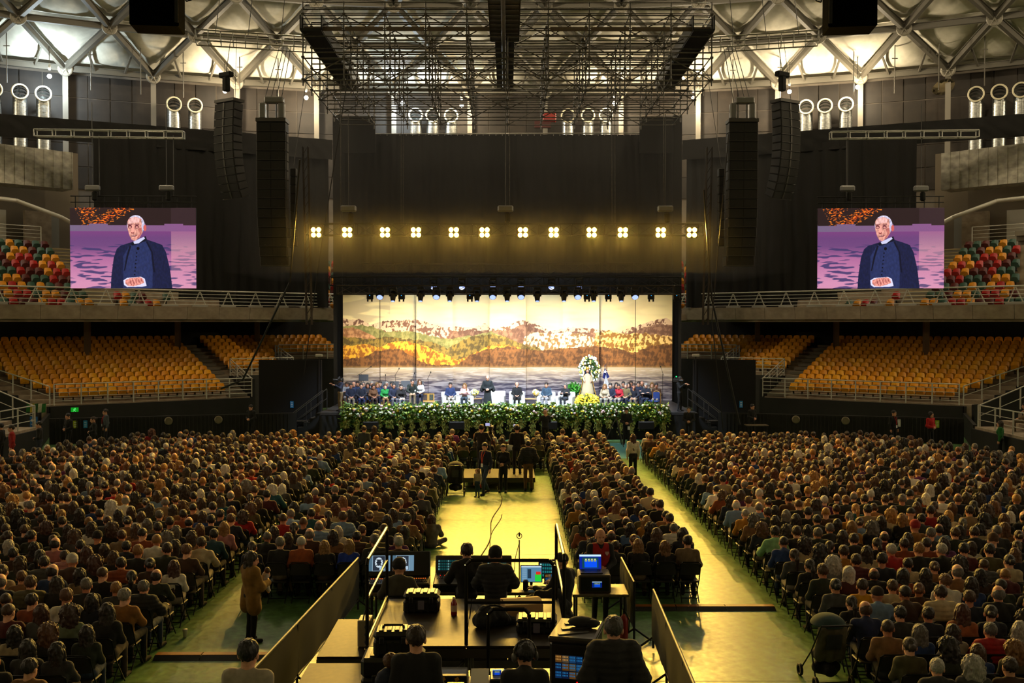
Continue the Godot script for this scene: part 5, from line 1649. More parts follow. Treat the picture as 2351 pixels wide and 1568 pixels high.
				if x > 0 and y > 0 and (v0 < 0) != (v4 < 0): net_quad(idx, vid[i], vid[i - sx], vid[i - sx - sy], vid[i - sy], v0 < 0)
	return [vs, ns, idx]

func net_quad(idx: PackedInt32Array, a: int, b: int, c: int, d: int, flip: bool):
	if a < 0 or b < 0 or c < 0 or d < 0: return
	if flip: idx.append_array(PackedInt32Array([a, c, b, a, d, c]))
	else: idx.append_array(PackedInt32Array([a, b, c, a, c, d]))

func joined(parts: Array) -> ArrayMesh:   # [[verts, normals, indices], transform] ...
	var vs := PackedVector3Array()
	var ns := PackedVector3Array()
	var idx := PackedInt32Array()
	for q in parts:
		var xf: Transform3D = q[1]
		var base := vs.size()
		var flip := xf.basis.determinant() < 0
		for v in q[0][0]: vs.append(xf * v)
		for v in q[0][1]: ns.append((xf.basis * v).normalized())
		var src: PackedInt32Array = q[0][2]
		for i in range(0, src.size(), 3):
			idx.append(base + src[i])
			idx.append(base + src[i + (2 if flip else 1)])
			idx.append(base + src[i + (1 if flip else 2)])
	var arr := []
	arr.resize(Mesh.ARRAY_MAX)
	arr[Mesh.ARRAY_VERTEX] = vs; arr[Mesh.ARRAY_NORMAL] = ns; arr[Mesh.ARRAY_INDEX] = idx
	var m := ArrayMesh.new()
	m.add_surface_from_arrays(Mesh.PRIMITIVE_TRIANGLES, arr)
	return m

var head_net: Array
var hand_net: Array
var hairs := {}
var figures := {}

func people_kit():
	var V = func(x, y, z): return Vector3(x, y, z)
	head_net = nets([[V.call(0, 0.035, 0.012), V.call(0.077, 0.092, 0.097)], [V.call(0, -0.045, -0.022), V.call(0.058, 0.072, 0.068)], [V.call(0, -0.096, -0.055), V.call(0.024, 0.022, 0.022)],
		[V.call(0, 0.012, -0.086), V.call(0, -0.03, -0.104), 0.008, 0.014], [V.call(-0.032, 0.024, -0.08), V.call(0.032, 0.024, -0.08), 0.012, 0.012], [V.call(-0.02, -0.062, -0.082), V.call(0.02, -0.062, -0.082), 0.008, 0.008],
		[V.call(-0.08, -0.005, 0.012), V.call(0.013, 0.033, 0.021)], [V.call(0.08, -0.005, 0.012), V.call(0.013, 0.033, 0.021)], [V.call(0, -0.05, 0.02), V.call(0, -0.17, 0.03), 0.053, 0.058]], 0.0105, 0.016)
	var hb := [[V.call(0, 0, 0.01), V.call(0.0, -0.002, -0.085), 0.026, 0.03, 1.0], [V.call(-0.022, 0, -0.02), V.call(-0.028, 0, -0.085), 0.016, 0.015], [V.call(0.022, 0, -0.02), V.call(0.028, 0, -0.085), 0.018, 0.015]]
	for k in 4:
		var x := -0.033 + 0.022 * k
		var l: float = [0.055, 0.07, 0.075, 0.066][k]
		var a := Vector3(x, 0.0, -0.085)
		var b := a + Vector3(x * 0.15, -0.008, -l * 0.52)
		hb.append([a, b, 0.0095, 0.0088]); hb.append([b, b + Vector3(0, -l * 0.3, -l * 0.36), 0.0088, 0.0078])
	hb.append([V.call(0.03, -0.004, -0.025), V.call(0.052, -0.016, -0.062), 0.012, 0.0105]); hb.append([V.call(0.052, -0.016, -0.062), V.call(0.05, -0.03, -0.092), 0.0105, 0.0085])
	hand_net = nets(hb, 0.007, 0.008)
	var cap := [V.call(0, 0.047, 0.02), V.call(0.086, 0.097, 0.105)]
	var face_cut := [V.call(0, -0.6402, -0.7682), 0.036]
	var nape := [V.call(0, -1, 0), 0.055]
	hairs["short"] = joined([[nets([cap], 0.011, 0.02, [face_cut, nape], 0.011, 30.0), Transform3D.IDENTITY]])
	hairs["cropped"] = joined([[nets([[V.call(0, 0.042, 0.017), V.call(0.082, 0.09, 0.1)]], 0.011, 0.02, [[V.call(0, -0.6402, -0.7682), 0.03], [V.call(0, -1, 0), 0.035]], 0.004, 40.0), Transform3D.IDENTITY]])
	hairs["balding"] = joined([[nets([[V.call(0, 0.02, 0.02), V.call(0.086, 0.1, 0.105)]], 0.011, 0.02, [face_cut, nape, [V.call(0, 0.85, -0.53), 0.032]], 0.008, 34.0), Transform3D.IDENTITY]])
	hairs["long"] = joined([[nets([cap, [V.call(-0.045, 0.02, 0.05), V.call(-0.06, -0.34, 0.085), 0.05, 0.036], [V.call(0.045, 0.02, 0.05), V.call(0.062, -0.33, 0.085), 0.05, 0.036], [V.call(0, 0.02, 0.06), V.call(0.0, -0.37, 0.1), 0.055, 0.04], [V.call(-0.075, 0, 0.0), V.call(-0.1, -0.24, -0.01), 0.028, 0.02], [V.call(0.075, 0, 0.0), V.call(0.1, -0.24, -0.01), 0.028, 0.02]], 0.012, 0.03, [[V.call(0, -0.05, -0.11), V.call(0.068, 0.1, 0.09)]], 0.016, 22.0), Transform3D.IDENTITY]])
	hairs["bob"] = joined([[nets([cap, [V.call(-0.06, 0.02, 0.02), V.call(-0.078, -0.12, 0.015), 0.042, 0.034], [V.call(0.06, 0.02, 0.02), V.call(0.078, -0.12, 0.015), 0.042, 0.034], [V.call(0, 0.02, 0.05), V.call(0, -0.12, 0.06), 0.075, 0.06]], 0.012, 0.03, [[V.call(0, -0.05, -0.11), V.call(0.068, 0.1, 0.09)]], 0.013, 24.0), Transform3D.IDENTITY]])
	hairs["curly"] = joined([[nets([[V.call(0, 0.035, 0.03), V.call(0.118, 0.115, 0.115)], [V.call(0, -0.07, 0.055), V.call(0.12, 0.12, 0.085)]], 0.013, 0.04, [[V.call(0, -0.05, -0.12), V.call(0.066, 0.11, 0.11)]], 0.034, 17.0), Transform3D.IDENTITY]])
	hairs["bun"] = joined([[nets([[V.call(0, 0.045, 0.02), V.call(0.083, 0.094, 0.102)], [V.call(0, 0.04, 0.135), V.call(0.045, 0.042, 0.04)]], 0.011, 0.02, [face_cut, nape], 0.007, 30.0), Transform3D.IDENTITY]])
	hairs["ponytail"] = joined([[nets([[V.call(0, 0.045, 0.02), V.call(0.083, 0.094, 0.102)], [V.call(0, 0.05, 0.115), V.call(0, -0.03, 0.155), 0.03, 0.036], [V.call(0, -0.03, 0.155), V.call(0.01, -0.26, 0.135), 0.036, 0.016]], 0.011, 0.02, [face_cut], 0.008, 30.0), Transform3D.IDENTITY]])
	hairs["beanie"] = joined([[nets([[V.call(0, 0.062, 0.012), V.call(0.093, 0.1, 0.106)]], 0.011, 0.02, [[V.call(0, -1, -0.15), 0.012]], 0.003, 20.0, 0.002, 0.014), Transform3D.IDENTITY]])
	hairs["cap"] = joined([[nets([[V.call(0, 0.055, 0.012), V.call(0.088, 0.09, 0.104)], [V.call(0, 0.03, -0.1), V.call(0.07, 0.014, 0.075)]], 0.011, 0.012, [[V.call(0, -1, 0), -0.018]]), Transform3D.IDENTITY]])
	# seated poses: [lean, head yaw, head nod, arms]
	figures["sit_m_lap"] = seated(false, 0.0, 0.06, 0.0, "lap")
	figures["sit_m_fold"] = seated(false, 0.05, -0.2, 0.05, "fold")
	figures["sit_m_lean"] = seated(false, -0.2, 0.25, 0.12, "knees")
	figures["sit_f_lap"] = seated(true, 0.02, 0.12, 0.0, "lap")
	figures["sit_f_side"] = seated(true, 0.04, -0.3, -0.05, "fold")
	figures["sit_f_lean"] = seated(true, -0.1, 0.0, 0.15, "knees")
	figures["sit_m_puffer"] = seated(false, 0.0, 0.0, 0.05, "desk", {"ridge": 0.012, "puff": 0.03})
	figures["sit_m_hood"] = seated(false, -0.04, 0.0, 0.1, "desk", {"hood": true, "puff": 0.018})
	figures["stand_m_front"] = standing(false, 0.0, 0.05, "clasp")
	figures["stand_m_hang"] = standing(false, 0.0, 0.0, "hang")
	figures["stand_m_puffer"] = standing(false, 0.0, 0.05, "pockets", {"ridge": 0.012, "puff": 0.032, "hood": true})
	figures["stand_m_raise"] = standing(false, 0.0, 0.1, "raise")
	figures["stand_m_walk"] = standing(false, 0.35, 0.1, "hang", {"stride": 0.3})
	figures["stand_f_hang"] = standing(true, 0.0, 0.0, "hang", {"puff": 0.02})
	figures["stand_f_clasp"] = standing(true, 0.2, 0.1, "clasp")
	figures["stand_f_baby"] = standing(true, -0.5, 0.15, "cradle", {"coat": 0.2, "puff": 0.035})
	figures["stand_m_robe"] = standing(false, 0.0, 0.05, "clasp", {"robe": true})
	folding_chair_kit()

func head_xf(at: Vector3, yaw: float, nod: float) -> Transform3D:
	return Transform3D(Basis.from_euler(Vector3(-nod, yaw, 0)).scaled(Vector3.ONE * 1.16), at)

func figure(j: Dictionary, o: Dictionary) -> Dictionary:   # meshes of one pose; j: joints, [0] at -x, [1] at +x; the figure faces -z
	var puff: float = o.get("puff", 0.008)
	var w: float = j.w
	var top := [[j.pelvis + Vector3(0, 0.05, 0), j.chest, 0.135 * w + puff, 0.15 * w + puff, 0.74], [j.chest + Vector3(0, 0.0, 0), Vector3(0.175 * w + puff, 0.17 + puff, 0.115 + puff)], [j.sh[0], j.sh[1], 0.066 + puff, 0.066 + puff], [j.chest + Vector3(0, 0.12, 0), j.neck, 0.075 + puff * 0.5, 0.06 + puff * 0.4]]
	if o.get("fem", false): top.append([j.chest + Vector3(0, -0.03, -0.09) + j.fwd * 0.02, Vector3(0.13, 0.085, 0.065)])
	for k in 2:
		top.append([j.sh[k], j.el[k], 0.06 * w + puff, 0.05 * w + puff]); top.append([j.el[k], j.wr[k].lerp(j.el[k], 0.06), 0.05 * w + puff, 0.036 + puff * 0.7])
	if o.has("hood"):
		top.append([j.neck + Vector3(-0.07, 0.0, 0.05), j.neck + Vector3(0.07, 0.0, 0.05), 0.05, 0.05]); top.append([j.neck + Vector3(0, -0.02, 0.07), j.neck + Vector3(0, -0.12, 0.12), 0.07, 0.05])
	if o.has("coat"):
		for k in 2: top.append([j.hip[k] + Vector3(0, 0.1, 0), j.hip[k] + Vector3((k * 2 - 1) * 0.05, -o.coat, 0), 0.1 + puff, 0.105 + puff, 0.95])
	var d := {"head": j.head}
	if o.has("robe"):
		top.append([j.pelvis + Vector3(0, 0.1, 0), Vector3(0, 0.1, 0), 0.16, 0.25, 0.85]); top.append([j.pelvis, Vector3(-0.1, 0.08, 0.04), 0.12, 0.15]); top.append([j.pelvis, Vector3(0.1, 0.08, 0.04), 0.12, 0.15])
		for k in 2: top.append([j.sh[k] + Vector3(0, 0, 0.04), j.el[k] + Vector3((k * 2 - 1) * 0.05, -0.12, 0.07), 0.075, 0.11])
	d.top = joined([[nets(top, 0.022, 0.05, [], 0.007, 9.0, o.get("ridge", 0.0), 0.075), Transform3D.IDENTITY]])
	if not o.has("robe"):
		var leg := [[j.pelvis, Vector3(0.165, 0.11, 0.13)]]
		for k in 2:
			leg.append([j.hip[k], j.kn[k], 0.082, 0.062]); leg.append([j.kn[k], j.an[k], 0.06, 0.05])
		d.trousers = joined([[nets(leg, 0.024, 0.03, [], 0.006, 9.0), Transform3D.IDENTITY]])
	var sh := []
	for k in 2:
		var ank: Vector3 = j.an[k]
		sh.append([ank + Vector3(0, -0.04, 0.02), j.toe[k], 0.046, 0.038]); sh.append([ank + Vector3(0, 0.02, 0), ank + Vector3(0, -0.04, 0.02), 0.045, 0.046])
	d.shoes = joined([[nets(sh, 0.018, 0.02, [[Vector3(0, -1, 0), 0.0]]), Transform3D.IDENTITY]])
	# the body itself: slim under the clothes, with head and hands of their own grids
	var body := [[j.pelvis, j.chest, 0.1, 0.11, 0.7], [j.sh[0], j.sh[1], 0.04, 0.04], [j.chest, j.neck, 0.05, 0.05], [j.neck, j.head * Vector3(0, -0.1, 0.02), 0.055, 0.05]]
	for k in 2:
		body.append([j.sh[k], j.el[k], 0.04, 0.034]); body.append([j.el[k], j.wr[k], 0.034, 0.026])
		body.append([j.hip[k], j.kn[k], 0.06, 0.045]); body.append([j.kn[k], j.an[k], 0.042, 0.034])
	var parts := [[nets(body, 0.03, 0.03), Transform3D.IDENTITY], [head_net, j.head]]
	for k in 2:
		var dir: Vector3 = j.hand[k].normalized()
		var up: Vector3 = j.palm_up[k]
		var x := dir.cross(up).normalized()
		var y := x.cross(dir)
		var bs := Basis(x, y, -dir)
		if k == 1: bs = bs * Basis.from_scale(Vector3(-1, 1, 1))
		parts.append([hand_net, Transform3D(bs, j.wr[k])])
	d.body = joined(parts)
	return d

func seated(fem: bool, lean: float, yaw: float, nod: float, arms: String, o := {}) -> Dictionary:
	var w := 0.88 if fem else 1.0
	var hgt := 0.96 if fem else 1.0
	var tilt := Basis(Vector3.RIGHT, lean)
	var piv := Vector3(0, 0.55, 0.06)
	var T = func(x, y, z): return piv + tilt * (Vector3(x * w, y * hgt, z) - piv)
	var j := {"w": w, "fwd": Vector3.FORWARD, "pelvis": Vector3(0, 0.55, 0.06), "chest": T.call(0, 0.9, 0.09), "neck": T.call(0, 1.08, 0.07)}
	j.head = head_xf(T.call(0, 1.215, 0.035), yaw, nod + lean * 0.5)
	j.sh = [T.call(-0.17, 1.01, 0.08), T.call(0.17, 1.01, 0.08)]
	if arms == "lap":
		j.el = [T.call(-0.25, 0.76, 0.04), T.call(0.25, 0.76, 0.04)]; j.wr = [Vector3(-0.1, 0.66, -0.2), Vector3(0.09, 0.66, -0.21)]
		j.hand = [Vector3(0.6, -0.15, -0.7), Vector3(-0.6, -0.15, -0.7)]
	elif arms == "fold":
		j.el = [T.call(-0.26, 0.78, -0.02), T.call(0.26, 0.78, -0.02)]; j.wr = [T.call(0.06, 0.82, -0.17), T.call(-0.06, 0.86, -0.14)]
		j.hand = [Vector3(1, 0.1, 0.1), Vector3(-1, 0.1, 0.1)]
	elif arms == "knees":
		j.el = [T.call(-0.26, 0.76, -0.06), T.call(0.26, 0.76, -0.06)]; j.wr = [Vector3(-0.1, 0.63, -0.34), Vector3(0.1, 0.63, -0.34)]
		j.hand = [Vector3(0.3, -0.4, -0.8), Vector3(-0.3, -0.4, -0.8)]
	else:
		j.el = [T.call(-0.29, 0.78, -0.06), T.call(0.29, 0.78, -0.06)]; j.wr = [Vector3(-0.24, 0.8, -0.34), Vector3(0.24, 0.8, -0.34)]
		j.hand = [Vector3(0.1, -0.1, -1), Vector3(-0.1, -0.1, -1)]
	j.palm_up = [Vector3.UP, Vector3.UP]
	j.hip = [Vector3(-0.085, 0.53, 0.05), Vector3(0.085, 0.53, 0.05)]
	j.kn = [Vector3(-0.1, 0.53, -0.38), Vector3(0.12, 0.53, -0.38)]
	j.an = [Vector3(-0.1, 0.09, -0.36), Vector3(0.13, 0.09, -0.34)]
	j.toe = [Vector3(-0.12, 0.04, -0.52), Vector3(0.16, 0.04, -0.5)]
	o.fem = fem
	return figure(j, o)

func standing(fem: bool, yaw: float, nod: float, arms: String, o := {}) -> Dictionary:
	var w := 0.88 if fem else 1.0
	var hs := 0.94 if fem else 1.0
	var V = func(x, y, z): return Vector3(x * w, y * hs, z)
	var j := {"w": w, "fwd": Vector3.FORWARD, "pelvis": V.call(0, 0.96, 0.02), "chest": V.call(0, 1.3, 0.02), "neck": V.call(0, 1.48, 0.02)}
	j.head = head_xf(V.call(0, 1.625, -0.01), yaw, nod)
	j.sh = [V.call(-0.175, 1.42, 0.02), V.call(0.175, 1.42, 0.02)]
	j.palm_up = [Vector3(-1, 0.2, 0), Vector3(1, 0.2, 0)]
	if arms == "hang":
		j.el = [V.call(-0.235, 1.13, 0.05), V.call(0.235, 1.13, 0.05)]; j.wr = [V.call(-0.24, 0.88, -0.02), V.call(0.24, 0.88, -0.02)]
		j.hand = [Vector3(0, -1, -0.15), Vector3(0, -1, -0.15)]
	elif arms == "clasp":
		j.el = [V.call(-0.25, 1.13, 0.02), V.call(0.25, 1.13, 0.02)]; j.wr = [V.call(-0.075, 1.04, -0.19), V.call(0.075, 1.06, -0.2)]
		j.hand = [Vector3(1, -0.1, -0.25), Vector3(-1, -0.05, -0.2)]; j.palm_up = [Vector3(0, 0.2, -1), Vector3(0, 0.2, -1)]
	elif arms == "pockets":
		j.el = [V.call(-0.29, 1.15, 0.08), V.call(0.29, 1.15, 0.08)]; j.wr = [V.call(-0.2, 0.96, -0.05), V.call(0.2, 0.96, -0.05)]
		j.hand = [Vector3(0.2, -0.6, -0.5), Vector3(-0.2, -0.6, -0.5)]
	elif arms == "raise":
		j.el = [V.call(-0.26, 1.2, -0.12), V.call(0.26, 1.22, -0.14)]; j.wr = [V.call(-0.1, 1.36, -0.34), V.call(0.16, 1.42, -0.36)]
		j.hand = [Vector3(0.2, 0.3, -1), Vector3(-0.1, 0.3, -1)]; j.palm_up = [Vector3.UP, Vector3.UP]
	else:   # cradle a baby on one side
		j.el = [V.call(-0.24, 1.12, -0.04), V.call(0.26, 1.12, -0.06)]; j.wr = [V.call(0.02, 1.08, -0.24), V.call(0.14, 1.16, -0.28)]
		j.hand = [Vector3(1, 0.1, -0.2), Vector3(-0.7, 0.4, -0.2)]; j.palm_up = [Vector3(0, -1, 0), Vector3(0, 0.3, -1)]
	var s: float = o.get("stride", 0.0)
	j.hip = [V.call(-0.09, 0.92, 0.02), V.call(0.09, 0.92, 0.02)]
	j.kn = [V.call(-0.1, 0.5, -0.02 - s * 0.6), V.call(0.1, 0.5, 0.0 + s * 0.2)]
	j.an = [V.call(-0.1, 0.09, 0.02 - s * 0.8), V.call(0.11, 0.1, 0.03 + s)]
	j.toe = [V.call(-0.12, 0.04, -0.13 - s * 0.8), V.call(0.14, 0.04, -0.12 + s)]
	o.fem = fem
	return figure(j, o)

const SKIN := [Color(0.83, 0.62, 0.5), Color(0.76, 0.54, 0.42), Color(0.87, 0.68, 0.57), Color(0.68, 0.46, 0.35)]
func skin_mat(k: int) -> StandardMaterial3D:
	var m: StandardMaterial3D = mat("skin_%d" % (k % 4), SKIN[k % 4], 0.55, 0.0, noise_tex("skin_tone", 0.03, 3, Color(0.86, 0.82, 0.8), Color(1, 1, 1)), Vector3(3, 3, 3))
	m.uv1_world_triplanar = false
	return m

# one person with clothes and hair as parts
func person(pose: String, at: Vector3, turn: float, label: String, group: String, top_col: Color, leg_col: Color, hair: String, hair_col: Color, o := {}) -> Node3D:
	var f: Dictionary = figures[pose]
	var t := thing("person", label, "person", at, turn, group)
	var sc: float = o.get("scale", 1.0)
	if sc != 1.0: t.scale = Vector3.ONE * sc
	obj("body", f.body, skin_mat(o.get("skin", 0)), t)
	obj(o.get("top", "sweater"), f.top, o.get("top_mat", cloth(top_col)), t)
	if f.has("trousers"): obj("trousers", f.trousers, cloth(leg_col), t)
	obj("shoes", f.shoes, cloth(o.get("shoe", Color(0.08, 0.07, 0.065))), t)
	if hair:
		var is_hat: bool = hair in ["beanie", "cap"]
		var h := obj(hair if is_hat else "hair", hairs[hair], cloth(hair_col) if is_hat else hair_mat(hair_col), t)
		h.transform = f.head
	if o.get("eyes", false):
		var s := st()
		for q in [-1, 1]: ball(s, Vector3(q * 0.031, 0.004, -0.081), Vector3(0.009, 0.006, 0.006), 8, 5)
		obj("eyes", s, mat("eye", Color(0.06, 0.04, 0.035), 0.2), t).transform = f.head
	if o.get("headphones", false):
		var s := st()
		var arc := []
		for k in 9:
			var q := PI * k / 8
			arc.append(Vector3(cos(q) * 0.105, 0.02 + sin(q) * 0.125, 0.01))
		path(s, arc, 0.012, 6)
		for q in [-1, 1]: ball(s, Vector3(q * 0.1, -0.005, 0.012), Vector3(0.028, 0.045, 0.04), 10, 6)
		obj("headphones", s, mat("headphone_grey", Color(0.25, 0.24, 0.23), 0.4), t).transform = f.head
	return t

var chair_mesh := {}
func folding_chair_kit():
	var s := st(); bbox(s, Vector3(0, 0.44, 0.0), Vector3(0.4, 0.035, 0.4), 0.015); chair_mesh.seat = done(s)
	s = st()
	s.append_from(done(shell_panel(0.42, 0.6, 0.86, 0.24, 0.27, -0.03, 0.015, 0.94)), 0, Transform3D.IDENTITY)
	chair_mesh.backrest = s.commit()
	s = st()
	path(s, [Vector3(-0.21, 0.02, -0.24), Vector3(-0.21, 0.46, 0.1), Vector3(-0.21, 0.84, 0.27), Vector3(-0.16, 0.88, 0.285), Vector3(0.16, 0.88, 0.285), Vector3(0.21, 0.84, 0.27), Vector3(0.21, 0.46, 0.1), Vector3(0.21, 0.02, -0.24)], 0.013, 6)
	tube(s, Vector3(-0.21, 0.12, -0.17), Vector3(0.21, 0.12, -0.17), 0.01, 5)
	chair_mesh.front_frame = done(s)
	s = st()
	path(s, [Vector3(-0.18, 0.43, -0.16), Vector3(-0.18, 0.02, 0.26)], 0.012, 6); path(s, [Vector3(0.18, 0.43, -0.16), Vector3(0.18, 0.02, 0.26)], 0.012, 6)
	tube(s, Vector3(-0.18, 0.1, 0.18), Vector3(0.18, 0.1, 0.18), 0.01, 5); tube(s, Vector3(-0.18, 0.25, 0.03), Vector3(0.18, 0.25, 0.03), 0.008, 5)
	chair_mesh.rear_legs = done(s)
	s = st()
	for k in ["seat", "backrest", "front_frame", "rear_legs"]: s.append_from(chair_mesh[k], 0, Transform3D.IDENTITY)
	chair_mesh.whole = s.commit()

func folding_chair(at: Vector3, turn: float, label: String):
	var t := thing("folding_chair", label, "chair", at, turn, "black folding chairs of the audience")
	var p = mat("chair_plastic", Color(0.05, 0.048, 0.045), 0.6)
	var m = mat("chair_frame", Color(0.09, 0.085, 0.08), 0.3, 0.6)
	obj("seat", chair_mesh.seat, p, t); obj("backrest", chair_mesh.backrest, p, t); obj("front_frame", chair_mesh.front_frame, m, t); obj("rear_legs", chair_mesh.rear_legs, m, t)
	return t

const TOPS := [["black jacket", Color(0.06, 0.055, 0.05), 16], ["navy sweater", Color(0.08, 0.1, 0.17), 7], ["charcoal coat", Color(0.15, 0.15, 0.15), 9], ["dark green jacket", Color(0.12, 0.15, 0.09), 5], ["brown jacket", Color(0.24, 0.15, 0.09), 5], ["grey sweater", Color(0.25, 0.25, 0.25), 4],
	["beige coat", Color(0.46, 0.38, 0.28), 3], ["cream sweater", Color(0.68, 0.62, 0.5), 3], ["white shirt", Color(0.8, 0.78, 0.74), 3], ["light blue shirt", Color(0.4, 0.5, 0.63), 2], ["burgundy sweater", Color(0.3, 0.07, 0.08), 2], ["rust sweater", Color(0.5, 0.23, 0.08), 2],
	["camel coat", Color(0.48, 0.34, 0.2), 3], ["olive parka", Color(0.28, 0.26, 0.14), 3], ["teal jacket", Color(0.08, 0.28, 0.33), 1], ["blue sweater", Color(0.09, 0.2, 0.42), 2], ["pink sweater", Color(0.65, 0.42, 0.42), 1], ["mustard jacket", Color(0.6, 0.4, 0.08), 1], ["purple blouse", Color(0.33, 0.12, 0.33), 1], ["red jacket", Color(0.6, 0.06, 0.06), 1]]
const HAIRS := [Color(0.135, 0.085, 0.05), Color(0.2, 0.125, 0.065), Color(0.075, 0.054, 0.042), Color(0.29, 0.185, 0.085), Color(0.38, 0.23, 0.09), Color(0.58, 0.41, 0.18), Color(0.4, 0.38, 0.36), Color(0.7, 0.68, 0.64), Color(0.28, 0.13, 0.06)]
const LEGS := [Color(0.09, 0.1, 0.14), Color(0.1, 0.1, 0.1), Color(0.42, 0.36, 0.27), Color(0.17, 0.23, 0.33), Color(0.24, 0.2, 0.16), Color(0.5, 0.46, 0.4)]

func draw_top() -> int:
	var sum := 0
	for t in TOPS: sum += t[2]
	var k := rng.randi() % sum
	for i in TOPS.size():
		k -= TOPS[i][2]
		if k < 0: return i
	return 0

# people who stand out in the photograph: [x, distance, figure, what they wear, colour, hair, hair colour]
func marked() -> Array:
	return [[5.85, 21.5, "sit_m_hood", "mint green hoodie", Color(0.5, 0.68, 0.48), "short", Color(0.13, 0.085, 0.055)], [6.3, 17.8, "sit_m_fold", "bright yellow jacket", Color(0.78, 0.55, 0.04), "short", Color(0.2, 0.125, 0.07)],
		[5.85, 24.2, "sit_m_lean", "mustard ochre jacket", Color(0.6, 0.4, 0.05), "cropped", Color(0.5, 0.48, 0.45)], [-3.4, 20.9, "sit_f_lap", "bright blue jacket", Color(0.05, 0.2, 0.62), "bob", Color(0.58, 0.43, 0.22)],
		[-4.43, 20.9, "sit_m_lap", "rust orange sweater", Color(0.55, 0.26, 0.06), "cropped", Color(0.78, 0.76, 0.72)], [-3.91, 20.9, "sit_f_lean", "black jacket, long fair hair", Color(0.06, 0.055, 0.05), "long", Color(0.6, 0.44, 0.2)],
		[-4.95, 20.9, "sit_m_lap", "dark raincoat", Color(0.09, 0.09, 0.085), "short", Color(0.5, 0.48, 0.45)], [-8.05, 30.5, "sit_m_puffer", "red padded jacket", Color(0.62, 0.05, 0.05), "short", Color(0.38, 0.23, 0.1)],
		[-8.6, 18.2, "sit_m_fold", "royal blue sweater with shirt collar", Color(0.06, 0.17, 0.36), "balding", Color(0.13, 0.085, 0.055)], [-6.5, 16.4, "sit_m_fold", "tan corduroy jacket", Color(0.52, 0.34, 0.1), "short", Color(0.55, 0.52, 0.48)],
		[-7.02, 15.5, "sit_f_lap", "sage green sweater", Color(0.4, 0.45, 0.36), "curly", Color(0.24, 0.14, 0.07)], [-6.5, 21.4, "sit_m_lean", "teal jacket with raised collar", Color(0.06, 0.22, 0.27), "short", Color(0.075, 0.055, 0.045)],
		[-8.8, 20.0, "sit_m_puffer", "pink shirt under a dark vest", Color(0.66, 0.45, 0.45), "short", Color(0.2, 0.125, 0.07)], [-6.5, 17.3, "sit_m_puffer", "dark grey quilted jacket", Color(0.1, 0.105, 0.11), "short", Color(0.4, 0.38, 0.36)],
		[6.37, 19.4, "sit_f_lap", "black and white checked shawl", Color(0.4, 0.4, 0.4), "curly", Color(0.75, 0.73, 0.7)], [6.37, 18.4, "sit_f_fold_", "dark red cardigan", Color(0.25, 0.05, 0.04), "bob", Color(0.8, 0.78, 0.76)],
		[5.85, 15.5, "sit_m_lean", "navy fleece, legs crossed", Color(0.07, 0.12, 0.28), "balding", Color(0.3, 0.2, 0.12)], [7.41, 16.0, "sit_f_lap", "peach sweater", Color(0.62, 0.36, 0.22), "long", Color(0.3, 0.14, 0.06)],
		[9.5, 20.9, "sit_f_side", "lilac off-shoulder blouse", Color(0.4, 0.22, 0.45), "long", Color(0.14, 0.09, 0.06)], [9.5, 22.4, "sit_f_lap", "ochre coat and red beanie", Color(0.5, 0.33, 0.08), "beanie", Color(0.55, 0.05, 0.07)],
		[2.84, 22.4, "sit_f_lap", "pale blue sweater", Color(0.32, 0.45, 0.66), "long", Color(0.09, 0.06, 0.05)], [3.88, 21.0, "sit_m_lap", "tan tweed blazer", Color(0.44, 0.36, 0.26), "short", Color(0.13, 0.085, 0.055)],
		[3.36, 20.5, "sit_f_lap", "black coat, long wavy fair hair", Color(0.07, 0.06, 0.055), "long", Color(0.48, 0.31, 0.12)], [2.84, 20.5, "sit_f_lean", "black jacket, long golden hair", Color(0.06, 0.055, 0.05), "long", Color(0.55, 0.37, 0.15)],
		[6.9, 15.0, "sit_f_lean", "pale grey cardigan", Color(0.55, 0.52, 0.46), "long", Color(0.16, 0.1, 0.06)], [7.4, 13.8, "sit_f_lap", "olive sweater", Color(0.25, 0.23, 0.12), "curly", Color(0.52, 0.36, 0.14)]]

